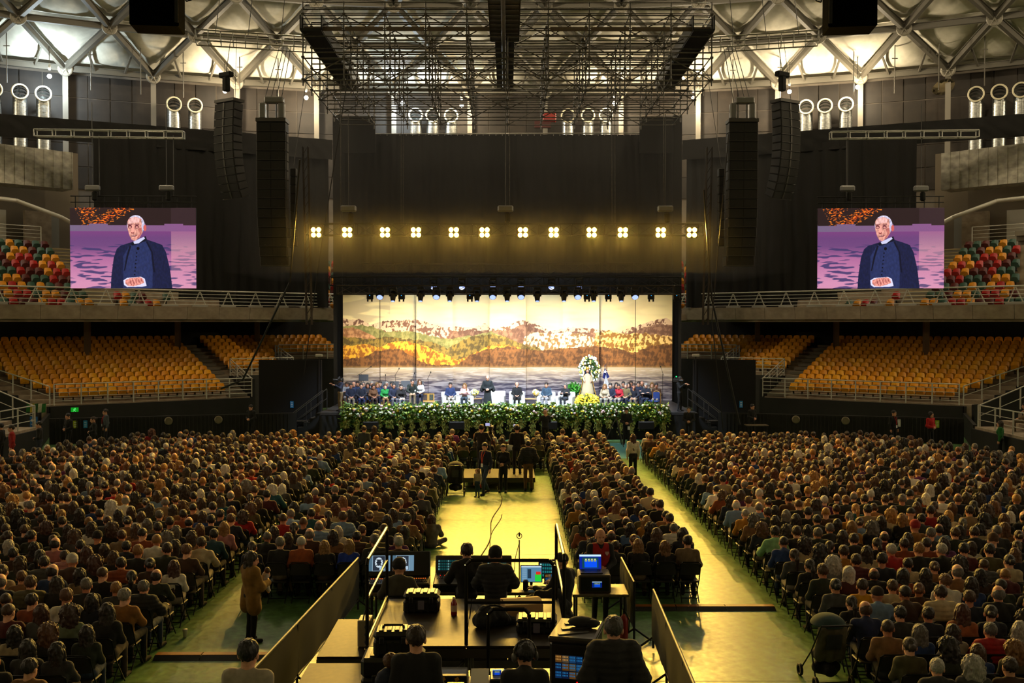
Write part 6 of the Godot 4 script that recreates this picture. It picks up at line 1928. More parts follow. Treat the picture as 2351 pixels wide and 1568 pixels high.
func audience():
	var seats := []   # [x, d, row, seat, block]
	for r in 35:
		var d := 41.2 - 0.82 * r
		var edge := d * 0.535 + 0.9
		if r <= 25:
			for k in 5: seats.append([1.8 + 0.51 * k, d, r, k, "centre aisle, flag side"])
			for k in 7: seats.append([-2.35 - 0.5 * k, d, r, k, "centre aisle, music-stand side"])
		if r <= 3:
			for k in 7: seats.append([-1.75 + 0.5 * k, d, r, k, "camera riser"])
		var lo := minf(edge, 15.5 + r * 0.46)
		for k in 40:
			var x := 5.85 + 0.5 * k
			if x > lo: break
			seats.append([x, d, r, k, "side aisle, flag side"])
		for k in 40:
			var x := 6.5 + 0.5 * k
			if x > lo: break
			seats.append([-x, d, r, k, "side aisle, music-stand side"])
	seats.sort_custom(func(a, b): return a[1] < b[1] if a[1] != b[1] else a[0] < b[0])
	var special := {}
	for m in marked():
		var best := -1
		var bd := 1e9
		for i in seats.size():
			var q := Vector2(seats[i][0] - m[0], seats[i][1] - m[1]).length()
			if q < bd and not special.has(i):
				bd = q; best = i
		special[best] = m
	var male := ["sit_m_lap", "sit_m_fold", "sit_m_lean", "sit_m_lap", "sit_m_fold"]
	var female := ["sit_f_lap", "sit_f_side", "sit_f_lean", "sit_f_lap"]
	var male_hair := ["short", "short", "cropped", "short", "balding", "short", "curly"]
	var female_hair := ["long", "long", "bob", "long", "ponytail", "bun", "curly", "bob"]
	var crowd := {}   # mesh key -> [transforms, colours]
	var put = func(key: String, xf: Transform3D, col: Color):
		if not crowd.has(key): crowd[key] = [[], []]
		crowd[key][0].append(xf); crowd[key][1].append(col.srgb_to_linear())
	var n := 0
	for i in seats.size():
		var s = seats[i]
		var fem := rng.randf() < 0.5
		var pose: String = female[rng.randi() % 4] if fem else male[rng.randi() % 5]
		var ti := draw_top()
		var wear: String = TOPS[ti][0]
		var tone := rng.randf_range(0.85, 1.15)
		var tc: Color = TOPS[ti][1]
		var hair: String = female_hair[rng.randi() % 8] if fem else male_hair[rng.randi() % 7]
		var hc: Color = HAIRS[[0, 0, 0, 0, 1, 1, 1, 2, 2, 2, 3, 3, 4, 5, 6, 8, 7, 0][rng.randi() % 18]]
		if hair == "balding" and rng.randf() < 0.5: hc = HAIRS[6]
		var lc: Color = LEGS[rng.randi() % 6]
		var sc := rng.randf_range(0.94, 1.05)
		var skin := rng.randi() % 4
		var jx := rng.randf_range(-0.05, 0.05)
		var jz := rng.randf_range(-0.07, 0.07)
		var yaw: float = rng.randf_range(-0.16, 0.16) + s[0] * 0.014
		if not fem and rng.randf() < 0.1: pose = "sit_m_puffer"
		if not fem and rng.randf() < 0.07: pose = "sit_m_hood"
		if not fem and rng.randf() < 0.02: hair = "cap" if rng.randf() < 0.5 else "beanie"
		var empty := rng.randf() < 0.025
		if special.has(i):
			var m = special[i]
			pose = m[2] if figures.has(m[2]) else "sit_f_lap"
			wear = m[3]; tc = m[4]; hair = m[5]; hc = m[6]; empty = false; tone = 1.0
		var base := Vector3(s[0], 0, -s[1])
		var at := base + Vector3(jx, 0, jz)
		if n < 300:
			folding_chair(base, s[0] * -0.0, "black folding chair, %s row back, %s from %s" % [nth(s[2]), nth(s[3]), s[4]])
			if empty: continue
			n += 1
			var o := {"scale": sc, "skin": skin, "top": "jacket" if wear.contains("jacket") or wear.contains("coat") else "sweater"}
			person(pose, at, -yaw, "person in %s, %s row, %s from %s" % [wear, nth(s[2]), nth(s[3]), s[4]], "seated audience", tc, lc, hair, hc, o)
		else:
			if not empty:
				var xf := Transform3D(Basis(Vector3.UP, -yaw).scaled(Vector3.ONE * sc), at)
				var f: Dictionary = figures[pose]
				put.call("body|" + pose, xf, SKIN[skin])
				put.call("top|" + pose, xf, Color(tc.r * tone, tc.g * tone, tc.b * tone))
				put.call("trousers|" + pose, xf, lc)
				if hair: put.call("hair|" + hair, xf * f.head, hc)
			put.call("chair|", Transform3D(Basis.IDENTITY, base), Color(0.06, 0.057, 0.053))
	print("seats ", seats.size())
	var root := Node3D.new()
	root.name = "distant_audience"
	add_child(root)
	tag(root, "dense rows of seated people in dark clothes filling the floor up to the stage", "audience", "", "stuff")
	var rows := Node3D.new()
	rows.name = "distant_folding_chairs"
	add_child(rows)
	tag(rows, "rows of black folding chairs under the distant seated audience", "chairs", "", "stuff")
	for key in crowd:
		var part: PackedStringArray = key.split("|")
		var m: StandardMaterial3D
		var mesh: Mesh
		match part[0]:
			"body":
				m = mat("far_skin", Color.WHITE, 0.55); mesh = figures[part[1]].body
			"top":
				m = mat("far_cloth", Color.WHITE, 0.9); mesh = figures[part[1]].top
			"trousers":
				m = mat("far_cloth", Color.WHITE, 0.9); mesh = figures[part[1]].trousers
			"hair":
				m = mat("far_hair", Color.WHITE, 0.6); mesh = hairs[part[1]]
			"chair":
				m = mat("chair_far", Color.WHITE, 0.4); mesh = chair_mesh.whole
		swarm({"body": "bodies", "top": "jackets", "trousers": "trousers", "hair": "hair", "chair": "chairs"}[part[0]], rows if part[0] == "chair" else root, mesh, m, crowd[key][0], crowd[key][1])

func sx_of(px: float, d: float) -> float: return (px - 1165.0) * d / 2250.0   # sideways metres of a photograph column at a distance

func stage_people():
	var fl := 1.37
	var navy := Color(0.08, 0.11, 0.2)
	var list := [   # column, distance, figure, turn, wearing, top, legs, hair, hair colour
		[805, 51.2, "sit_m_lap", 0.25, "navy blazer and pale trousers", navy, Color(0.6, 0.55, 0.48), "short", HAIRS[2]], [829, 51.2, "sit_m_lap", 0.2, "dark navy suit and blue shirt", Color(0.06, 0.08, 0.15), Color(0.08, 0.13, 0.3), "short", HAIRS[2]],
		[857, 51.2, "sit_f_lap", 0.3, "brown coat", Color(0.38, 0.24, 0.12), Color(0.2, 0.12, 0.08), "bob", HAIRS[1]], [884, 51.2, "sit_f_lap", 0.2, "bright green jacket", Color(0.05, 0.5, 0.2), Color(0.5, 0.36, 0.2), "bun", HAIRS[1]],
		[904, 51.2, "sit_m_lap", 0.25, "navy jacket and white shirt", navy, Color(0.4, 0.4, 0.42), "short", HAIRS[2]], [920, 51.1, "sit_f_lean", 0.3, "black jacket and mustard scarf", Color(0.08, 0.07, 0.07), Color(0.6, 0.6, 0.6), "bun", HAIRS[2]],
		[796, 52.4, "sit_m_fold", 0.2, "pale grey shirt", Color(0.55, 0.56, 0.58), Color(0.5, 0.5, 0.52), "short", HAIRS[1]], [812, 52.4, "sit_m_lap", 0.2, "blue jacket", Color(0.15, 0.22, 0.36), navy, "balding", HAIRS[6]],
		[821, 52.9, "sit_m_fold", 0.2, "dark blue sweater", Color(0.1, 0.15, 0.26), navy, "short", HAIRS[0]], [834, 52.4, "sit_m_lap", 0.15, "blue shirt", Color(0.2, 0.3, 0.45), navy, "cropped", HAIRS[6]],
		[844, 52.3, "sit_f_side", 0.2, "dark sweater", Color(0.16, 0.14, 0.16), navy, "bob", HAIRS[0]], [853, 52.9, "sit_m_lap", 0.15, "light shirt", Color(0.55, 0.58, 0.62), navy, "short", HAIRS[7]],
		[866, 52.5, "sit_f_lap", 0.2, "denim jacket, fair hair", Color(0.16, 0.24, 0.38), navy, "long", HAIRS[5]], [872, 53.0, "sit_m_fold", 0.2, "navy suit", navy, navy, "short", HAIRS[1]],
		[887, 52.5, "sit_m_lap", 0.2, "blue blazer and white collar", Color(0.12, 0.2, 0.36), navy, "cropped", HAIRS[7]], [900, 52.5, "sit_m_lap", 0.2, "dark blue suit", Color(0.07, 0.1, 0.2), navy, "short", HAIRS[2]],
		[1388, 51.2, "sit_f_lap", -0.3, "cream cardigan, long fair hair", Color(0.7, 0.64, 0.52), Color(0.6, 0.6, 0.55), "long", HAIRS[5]], [1401, 51.2, "sit_m_lap", -0.3, "navy blazer and cream trousers", navy, Color(0.66, 0.63, 0.56), "short", HAIRS[2]],
		[1420, 51.2, "sit_f_lap", -0.3, "crimson jacket", Color(0.66, 0.06, 0.14), Color(0.62, 0.6, 0.55), "bun", HAIRS[2]], [1437, 51.2, "sit_m_lap", -0.3, "olive tweed jacket", Color(0.42, 0.36, 0.22), Color(0.1, 0.12, 0.2), "short", HAIRS[6]],
		[1456, 51.2, "sit_m_lean", -0.25, "dark suit, light trousers", Color(0.09, 0.1, 0.16), Color(0.6, 0.54, 0.44), "short", HAIRS[1]], [1483, 51.2, "sit_m_fold", -0.3, "dark navy overcoat, white hair", Color(0.06, 0.08, 0.14), Color(0.1, 0.14, 0.25), "short", HAIRS[7]],
		[1507, 51.2, "sit_m_lap", -0.3, "brown corduroy jacket and blue shirt", Color(0.28, 0.17, 0.09), Color(0.6, 0.55, 0.46), "short", HAIRS[0]], [1415, 52.5, "sit_f_lap", -0.25, "black top", Color(0.08, 0.07, 0.08), navy, "long", HAIRS[0]],
		[1431, 52.5, "sit_m_lap", -0.25, "grey suit", Color(0.3, 0.3, 0.32), navy, "short", HAIRS[2]], [1443, 52.7, "sit_f_side", -0.2, "navy cardigan", navy, navy, "bob", HAIRS[1]],
		[1449, 53.1, "sit_m_lap", -0.2, "black suit", Color(0.07, 0.07, 0.08), navy, "short", HAIRS[0]], [1466, 52.5, "sit_m_fold", -0.25, "dark blue sweater and collar", navy, navy, "short", HAIRS[1]],
		[1474, 52.9, "sit_m_lap", -0.25, "pale blazer", Color(0.5, 0.48, 0.44), navy, "balding", HAIRS[6]], [1497, 52.4, "sit_f_lap", -0.25, "beige cardigan", Color(0.56, 0.5, 0.4), Color(0.5, 0.46, 0.4), "bob", HAIRS[5]]]
	var n := 0
	for p in list:
		n += 1
		var at := Vector3(sx_of(p[0], p[1]), fl, -p[1])
		var where: String = "music stands" if p[0] < 1000 else "flag"
		person(p[2], at, PI + p[3], "person in %s seated on stage beside the %s" % [p[4], where], "seated stage guests", p[5], p[6], p[7], p[8], {"skin": n, "eyes": true, "top": "jacket"})
		banquet_chair("blue banquet chair under guest in %s by %s" % [p[4], where], at, p[3])
	for k in 2:
		banquet_chair("empty blue banquet chair with gold frame at the end of the guests, %s" % ("front one" if k == 0 else "one set back"), Vector3(7.65 + 0.05 * k - 0.35 * k, fl, -50.7 - 0.6 * k), -0.5)
	# the two who sit higher, on stools
	for q in [[946, "sit_m_lean", "dark green blazer and cream trousers", Color(0.1, 0.14, 0.11), Color(0.6, 0.53, 0.4), "short", HAIRS[0]], [963, "sit_f_lap", "white jacket, long fair hair", Color(0.78, 0.77, 0.74), navy, "long", HAIRS[4]]]:
		var at := Vector3(sx_of(q[0], 51.0), fl + 0.25, -51.0)
		person(q[1], at, PI + 0.15, "person in %s on a high stool beside the framed pictures" % q[2], "seated stage guests", q[3], q[4], q[5], q[6], {"eyes": true, "top": "jacket"})
		var t := thing("high_stool", "black high stool under the person in %s" % q[2], "stool", at - Vector3(0, 0.25, 0), 0.0, "high stools")
		var s := st(); lathe(s, [[0.0, 0.64], [0.18, 0.64], [0.19, 0.68], [0.17, 0.7], [0.0, 0.7]], 16); obj("seat", s, mat("black_steel"), t)
		for k in 4:
			s = st(); tube(s, Vector3(sin(k * PI / 2 + 0.78) * 0.24, 0, cos(k * PI / 2 + 0.78) * 0.24), Vector3(sin(k * PI / 2 + 0.78) * 0.12, 0.65, cos(k * PI / 2 + 0.78) * 0.12), 0.014, 5); obj("leg", s, mat("black_steel"), t)
	# speakers in the white armchairs
	person("sit_m_lap", Vector3(-3.02, fl, -51.8), PI + 0.15, "person in dark blue shirt and cream trousers in a white armchair", "speakers in armchairs", Color(0.1, 0.17, 0.33), Color(0.75, 0.72, 0.66), "short", HAIRS[0], {"eyes": true, "top": "shirt"})
	person("sit_f_side", Vector3(-2.28, fl, -51.9), PI, "person in pale pink top and dark trousers in a white armchair", "speakers in armchairs", Color(0.82, 0.62, 0.6), Color(0.15, 0.2, 0.24), "long", HAIRS[5], {"eyes": true, "top": "blouse"})
	person("sit_m_lap", Vector3(0.5, fl, -52.1), PI, "person in black cassock seated in a white armchair", "speakers in armchairs", Color(0.06, 0.07, 0.075), Color(0.06, 0.07, 0.075), "balding", HAIRS[1], {"eyes": true, "top": "cassock"})
	person("sit_m_lap", Vector3(2.05, fl, -51.8), PI - 0.3, "person in blue-grey blazer and white shirt in a white armchair", "speakers in armchairs", Color(0.2, 0.29, 0.36), Color(0.62, 0.62, 0.64), "short", HAIRS[0], {"eyes": true, "top": "blazer"})
	person("sit_f_side", Vector3(3.05, fl, -51.8), PI - 0.4, "person in black dress beside the green shrub", "speakers in armchairs", Color(0.09, 0.1, 0.12), Color(0.12, 0.14, 0.17), "bob", HAIRS[6], {"eyes": true, "top": "dress"})
	var pr := person("stand_m_robe", Vector3(sx_of(1119, 51.2), fl, -51.2), PI, "person in long black cassock with cape standing at centre stage, hands clasped", "", Color(0.07, 0.1, 0.105), Color(0.06, 0.07, 0.075), "balding", Color(0.85, 0.84, 0.82), {"eyes": true, "top": "cassock"})
	var s := st(); lathe(s, [[0.062, 0.0], [0.062, 0.025]], 16, Transform3D(Basis.IDENTITY, Vector3(0, 1.475, 0.02))); obj("white_collar", s, mat("collar_white", Color(0.9, 0.9, 0.9), 0.6), pr)
	# camera operators at both ends of the stage
	person("stand_m_raise", Vector3(sx_of(780, 49.95), fl, -49.95), PI - 0.9, "camera operator in navy blazer and khaki trousers at the music-stand end of the stage", "stage camera operators", navy, Color(0.5, 0.42, 0.28), "short", HAIRS[2], {"eyes": true, "headphones": true, "top": "blazer"})
	person("stand_m_raise", Vector3(sx_of(1562, 49.95), fl, -49.95), PI + 0.9, "camera operator all in black at the flag end of the stage", "stage camera operators", Color(0.06, 0.06, 0.06), Color(0.07, 0.07, 0.07), "short", HAIRS[2], {"eyes": true, "headphones": true, "top": "jacket"})
	video_camera(Vector3(sx_of(778, 49.6), fl + 1.62, -49.95), 2.2, "shoulder video camera held at the music-stand end of the stage", false)
	video_camera(Vector3(sx_of(1556, 49.6), fl + 1.58, -49.95), -2.2, "shoulder video camera with green light at the flag end of the stage", false)

func video_camera(at: Vector3, turn: float, label: String, legs := true, floor_y := 0.0):
	var t := thing("video_camera", label, "camera", at, turn, "video cameras")
	var blk = mat("camera_black", Color(0.05, 0.05, 0.05), 0.4)
	var s := st(); bbox(s, Vector3(0, 0, 0), Vector3(0.13, 0.17, 0.34), 0.02); obj("body", s, blk, t)
	s = st(); tube(s, Vector3(0, 0.0, -0.17), Vector3(0, 0.0, -0.42), 0.06, 12, 0.075); obj("lens", s, blk, t)
	s = st(); tube(s, Vector3(0, 0.13, 0.1), Vector3(0, 0.13, -0.15), 0.016, 6); tube(s, Vector3(0, 0.08, -0.14), Vector3(0, 0.13, -0.15), 0.014, 6); tube(s, Vector3(0, 0.08, 0.1), Vector3(0, 0.13, 0.1), 0.014, 6); obj("handle", s, blk, t)
	s = st(); bbox(s, Vector3(-0.12, 0.14, -0.02), Vector3(0.16, 0.1, 0.02), 0.008); obj("viewfinder_screen", s, glow("viewfinder", Color(0.75, 0.75, 0.95), 0.8) if legs else blk, t)
	if label.contains("green light"):
		s = st(); ball(s, Vector3(0, 0.2, 0), Vector3(0.035, 0.025, 0.035), 8, 5); obj("green_light", s, glow("tally_green", Color(0.1, 0.9, 0.4), 4.0), t)
	if legs:
		var h := at.y - floor_y
		s = st(); bbox(s, Vector3(0, -0.16, 0), Vector3(0.14, 0.12, 0.16), 0.03); obj("tripod_head", s, blk, t)
		for k in 3:
			s = st(); tube(s, Vector3(0, -0.2, 0), Vector3(sin(k * TAU / 3) * 0.42, -h, cos(k * TAU / 3) * 0.42), 0.022, 6, 0.016); obj("tripod_leg", s, mat("tripod_grey", Color(0.2, 0.19, 0.18), 0.4, 0.5), t)
		s = st(); tube(s, Vector3(0.05, -0.14, 0.05), Vector3(0.2, -0.3, 0.5), 0.012, 6); obj("pan_bar", s, blk, t)

func standing_people():
	var blk := Color(0.06, 0.057, 0.055)
	# [x, y, d, figure, turn, label, top, legs, hair, hair colour, options]
	var list := [
		[-0.78, 0, 33.6, "stand_m_walk", 2.5, "person in navy jacket and jeans with orange lanyard walking past the camera riser", Color(0.07, 0.1, 0.2), Color(0.17, 0.24, 0.36), "short", HAIRS[2], {"eyes": true, "top": "jacket", "lanyard": Color(0.9, 0.3, 0.05)}],
		[-0.15, 0, 34.0, "stand_f_clasp", 2.9, "person in black sweater and trousers standing in front of the camera riser", blk, blk, "bun", HAIRS[2], {"eyes": true}],
		[0.72, 0, 34.2, "stand_m_puffer", 0.1, "person in dark quilted vest and tan trousers watching beside the camera riser", Color(0.11, 0.12, 0.11), Color(0.4, 0.28, 0.15), "short", HAIRS[2], {"top": "quilted_vest"}],
		[-0.95, 0.42, 35.6, "stand_m_raise", -0.15, "camera operator in dark vest and white sleeves on the riser", Color(0.13, 0.11, 0.12), blk, "short", HAIRS[0], {"top": "vest"}],
		[0.34, 0.42, 35.4, "stand_m_clasp_", 0.0, "camera operator in black with headphones on the riser", Color(0.075, 0.065, 0.06), blk, "short", HAIRS[2], {"headphones": true, "top": "jacket"}],
		[4.75, 0, 37.0, "stand_f_hang", 0.1, "person in white knitted jacket with long auburn hair standing in the side aisle", Color(0.8, 0.78, 0.73), Color(0.07, 0.065, 0.06), "long", HAIRS[8], {"top": "knit_jacket"}],
		[-5.55, 0, 34.6, "stand_f_hang", 0.0, "person in beige coat with long straight hair standing in the side aisle", Color(0.6, 0.52, 0.38), blk, "long", HAIRS[1], {"top": "coat"}],
		[-5.45, 0, 40.0, "stand_f_hang", 0.2, "person in dark coat standing at the front of the side aisle", Color(0.12, 0.1, 0.1), blk, "long", HAIRS[1], {"top": "coat"}],
		[-5.75, 0, 39.2, "stand_m_hang", -0.1, "person in grey-green jacket standing at the front of the side aisle", Color(0.2, 0.24, 0.24), blk, "short", HAIRS[0], {"top": "jacket"}],
		[5.75, 0, 47.3, "stand_m_front", PI, "guard in dark jacket with white badge standing before the garland", Color(0.09, 0.1, 0.1), blk, "short", HAIRS[2], {"eyes": true, "top": "jacket", "badge": true}],
		[1.78, 0, 46.3, "stand_m_raise", 0.2, "bald photographer in black standing before the stage with his back turned", Color(0.1, 0.095, 0.09), blk, "", HAIRS[0], {"top": "jacket"}],
		[8.9, 0, 48.0, "stand_m_front", PI - 0.2, "guard in black polo at the flag end of the stage", Color(0.08, 0.08, 0.08), blk, "cropped", HAIRS[2], {"eyes": true, "top": "polo"}],
		[-12.9, 0, 49.2, "stand_m_front", PI - 0.4, "guard in black with folded hands against the black plinth", Color(0.07, 0.07, 0.07), blk, "short", HAIRS[2], {"eyes": true, "top": "jacket"}],
		[-19.2, 0, 46.8, "stand_m_hang", 2.2, "person in grey shirt with red lanyard by the black plinth", Color(0.3, 0.33, 0.36), Color(0.1, 0.1, 0.13), "short", HAIRS[0], {"eyes": true, "top": "shirt", "lanyard": Color(0.8, 0.1, 0.1)}],
		[-20.0, 0, 44.6, "stand_m_front", 2.6, "person in black suit and tie by the exit sign", blk, blk, "short", HAIRS[2], {"eyes": true, "top": "suit"}],
		[-19.6, 0, 41.0, "stand_m_front", 1.8, "person in dark jacket looking at a phone below the side stand", Color(0.12, 0.11, 0.11), Color(0.16, 0.18, 0.24), "short", HAIRS[2], {"eyes": true, "top": "jacket"}],
		[-20.0, 0, 39.5, "stand_m_hang", 2.0, "steward in red vest below the side stand", Color(0.6, 0.06, 0.05), Color(0.5, 0.06, 0.05), "short", HAIRS[0], {"eyes": true, "top": "vest"}],
		[-20.8, 0, 40.2, "stand_m_hang", 1.6, "person in black jacket beside the steward in red", blk, blk, "short", HAIRS[2], {"eyes": true, "top": "jacket"}],
		[-18.6, 0, 44.0, "stand_f_clasp", 2.0, "person in black with white badge by the blue notice", blk, blk, "bun", HAIRS[1], {"eyes": true, "badge": true}],
		[12.4, 0, 49.5, "stand_m_front", PI + 0.5, "technician in black at the small control table beside the stage", Color(0.08, 0.08, 0.08), blk, "short", HAIRS[2], {"eyes": true, "top": "jacket"}],
		[19.6, 0, 45.2, "stand_m_front", PI + 0.5, "steward in red hooded jacket by the black plinth", Color(0.72, 0.05, 0.05), blk, "long", HAIRS[2], {"eyes": true, "top": "jacket"}],
		[18.2, 0, 46.0, "stand_m_hang", PI + 0.5, "person in black suit and red tie by the black plinth", blk, blk, "short", HAIRS[0], {"eyes": true, "top": "suit", "lanyard": Color(0.75, 0.08, 0.05)}],
		[21.2, 0, 42.0, "stand_f_hang", 1.0, "person in green jacket at the end of the side stand", Color(0.1, 0.4, 0.15), blk, "bob", HAIRS[1], {"top": "jacket"}],
		[-4.72, 0, 18.0, "stand_f_baby", -0.8, "person in ochre quilted coat holding a baby in the open space", Color(0.5, 0.36, 0.1), Color(0.07, 0.065, 0.06), "bob", Color(0.16, 0.11, 0.07), {"eyes": true, "top": "quilted_coat", "scale": 1.0}],
		[1.83, 0, 19.2, "stand_m_front", PI + 0.1, "bald man in red vest standing behind the laptop", Color(0.1, 0.1, 0.11), Color(0.08, 0.08, 0.09), "", HAIRS[0], {"eyes": true, "top": "jacket", "scale": 1.04, "vest": true, "skin": 1}]]
	for p in list:
		var o: Dictionary = p[10]
		var pose: String = p[3] if figures.has(p[3]) else "stand_m_front"
		var t := person(pose, Vector3(p[0], p[1], -p[2]), p[4], p[5], "standing people", p[6], p[7], p[8], p[9], o)
		if o.has("lanyard"):
			var s := st(); path(s, [Vector3(-0.06, 1.47, -0.07), Vector3(-0.03, 1.3, -0.155), Vector3(0.0, 1.08, -0.165), Vector3(0.03, 1.3, -0.155), Vector3(0.06, 1.47, -0.07)], 0.01, 5); obj("lanyard", s, cloth(o.lanyard), t)
			s = st(); box(s, Vector3(0, 1.02, -0.17), Vector3(0.08, 0.12, 0.006)); obj("badge", s, mat("badge_white", Color(0.85, 0.85, 0.85), 0.5), t)
		if o.has("badge"):
			var s := st(); box(s, Vector3(-0.1, 0.82, -0.17), Vector3(0.12, 0.16, 0.01)); obj("badge", s, mat("badge_white", Color(0.85, 0.85, 0.85), 0.5), t)
		if o.has("vest"):
			var vm := joined([[nets([[Vector3(0, 1.0, 0.02), Vector3(0, 1.3, 0.02), 0.152, 0.166, 0.78], [Vector3(0, 1.3, 0.02), Vector3(0.192, 0.18, 0.135)], [Vector3(-0.13, 1.42, 0.02), Vector3(0.13, 1.42, 0.02), 0.085, 0.085]], 0.02, 0.05, [[Vector3(0, 1.54, -0.1), Vector3(0.05, 0.13, 0.1)], [Vector3(1, 0, 0), 0.185], [Vector3(-1, 0, 0), 0.185]], 0.004, 10.0), Transform3D.IDENTITY]])
			obj("red_vest", vm, cloth(Color(0.62, 0.03, 0.05)), t)
			var s := st(); prism(s, PackedVector2Array([Vector2(-0.035, 0.035), Vector2(0.035, 0.035), Vector2(0.035, 0.0), Vector2(0, -0.045), Vector2(-0.035, 0.0)]), 0.006, Transform3D(Basis(Vector3.UP, PI), Vector3(-0.1, 1.33, -0.125))); obj("shield_patch", s, mat("patch_pale", Color(0.75, 0.6, 0.6), 0.6), t)
	# the baby in the arms of the person in ochre
	var q := thing("baby", "baby in white lying against the shoulder of the person in ochre coat", "baby", Vector3(-4.5, 1.16, -18.16), -0.8)
	var hb := head_net
	obj("body", joined([[hb, Transform3D(Basis.from_euler(Vector3(0.5, 1.2, 0.2)).scaled(Vector3.ONE * 0.62), Vector3(0.03, 0.13, -0.02))], [nets([[Vector3(0, 0.06, 0), Vector3(-0.02, -0.14, 0.02), 0.055, 0.06], [Vector3(0.02, -0.14, 0), Vector3(0.05, -0.26, -0.03), 0.04, 0.03]], 0.02, 0.03), Transform3D.IDENTITY]]), skin_mat(2), q)
	obj("romper", joined([[nets([[Vector3(0, 0.05, 0), Vector3(-0.02, -0.15, 0.02), 0.065, 0.07], [Vector3(0.02, -0.14, 0), Vector3(0.05, -0.24, -0.03), 0.05, 0.04]], 0.02, 0.03), Transform3D.IDENTITY]]), cloth(Color(0.75, 0.73, 0.7)), q)
	var h := obj("hair", hairs["cropped"], hair_mat(HAIRS[3]), q)
	h.transform = Transform3D(Basis.from_euler(Vector3(0.5, 1.2, 0.2)).scaled(Vector3.ONE * 0.62), Vector3(0.03, 0.13, -0.02))
	# small child by the riser
	var ch := person("stand_m_hang", Vector3(-1.02, 0, -33.0), 2.6, "small child in pale sweater and denim dungarees before the camera riser", "standing people", Color(0.66, 0.6, 0.5), Color(0.16, 0.24, 0.34), "curly", HAIRS[5], {"scale": 0.54, "eyes": true})
	var s := st(); tube(s, Vector3(-0.26, 0.62, -0.02), Vector3(-0.26, 0.84, -0.02), 0.04, 8); obj("red_bottle", s, mat("bottle_red", Color(0.6, 0.08, 0.06), 0.3), ch)
	# person sitting on the floor at the edge of the centre aisle
	var f: Dictionary = figures["sit_m_hood"]
	var fp := person("sit_m_hood", Vector3(-2.0, -0.42, -25.6), 0.25, "person in grey hoodie sitting on the floor at the edge of the centre aisle", "", Color(0.38, 0.35, 0.3), Color(0.3, 0.28, 0.25), "long", HAIRS[8], {"scale": 0.95})
	for c in fp.get_children():
		if c.name == "trousers" or c.name == "shoes": c.free()
	var legs := joined([[nets([[Vector3(0, 0.54, 0.05), Vector3(0.17, 0.1, 0.14)], [Vector3(-0.09, 0.53, 0), Vector3(-0.32, 0.56, -0.3), 0.085, 0.065], [Vector3(-0.32, 0.56, -0.3), Vector3(0.05, 0.5, -0.42), 0.06, 0.05], [Vector3(0.09, 0.53, 0), Vector3(0.42, 0.6, -0.2), 0.085, 0.065], [Vector3(0.42, 0.6, -0.2), Vector3(0.3, 0.5, -0.45), 0.06, 0.05]], 0.022, 0.03, [[Vector3(0, -1, 0), -0.445]], 0.006, 9.0), Transform3D.IDENTITY]])
	obj("trousers", legs, cloth(Color(0.3, 0.28, 0.25)), fp)
	# spectators on the ends of the side stands
	for side in [-1.0, 1.0]:
		for k in 4:
			var at := Vector3(side * (22.7 + 0.8 * (k % 2)), 1.02 + 0.3 * (k % 2), -(41.4 + 0.75 * k))
			person(["sit_f_lap", "sit_m_fold", "sit_m_lap", "sit_f_lean"][k], at, side * 1.1, "person in %s seated on the side stand, %s" % [TOPS[[9, 4, 6, 7][k]][0], "exit-sign side" if side < 0 else "oval-speaker side"], "side stand spectators", TOPS[[9, 4, 6, 7][k]][1], LEGS[k], ["bob", "short", "short", "long"][k], HAIRS[k], {"eyes": true})

func deck(label, x0: float, x1: float, d0: float, d1: float, top: float, base := 0.0):   # a riser: surface panel on a steel frame with legs
	var t := thing("riser_deck", label, "platform", Vector3((x0 + x1) * 0.5, base, -(d0 + d1) * 0.5), 0.0, "mixing position risers")
	var w := x1 - x0
	var l := d1 - d0
	var h := top - base
	var ply = mat("deck_ply", Color(0.2, 0.165, 0.115), 0.5, 0.0, noise_tex("deck_wear", 0.02, 5, Color(0.55, 0.52, 0.48), Color(1, 1, 1), 512), Vector3(0.8, 0.8, 0.8))
	ply.metallic_specular = 0.3
	var fr = mat("deck_frame", Color(0.3, 0.28, 0.24), 0.4, 0.5)
	var n := maxi(1, roundi(w / 1.22))
	for k in n:
		var s := st(); bbox(s, Vector3(-w / 2 + w * (k + 0.5) / n, h - 0.02, 0), Vector3(w / n - 0.01, 0.04, l - 0.01), 0.006); obj("surface_panel", s, ply, t)
	var s := st()
	for z in [-l / 2 + 0.03, l / 2 - 0.03]: box(s, Vector3(0, h - 0.1, z), Vector3(w, 0.12, 0.05))
	for x in [-w / 2 + 0.03, w / 2 - 0.03]: box(s, Vector3(x, h - 0.1, 0), Vector3(0.05, 0.12, l))
	obj("frame", s, fr, t)
	if h > 0.3:
		for i in n + 1:
			for z in [-l / 2 + 0.1, l / 2 - 0.1]:
				s = st(); tube(s, Vector3(-w / 2 + 0.08 + (w - 0.16) * i / n, 0, z), Vector3(-w / 2 + 0.08 + (w - 0.16) * i / n, h - 0.15, z), 0.03, 8); obj("leg", s, fr, t)
		s = st(); tube(s, Vector3(-w / 2 + 0.1, 0.1, l / 2 - 0.1), Vector3(0, h - 0.2, l / 2 - 0.1), 0.02, 6); obj("brace", s, fr, t)
	return t

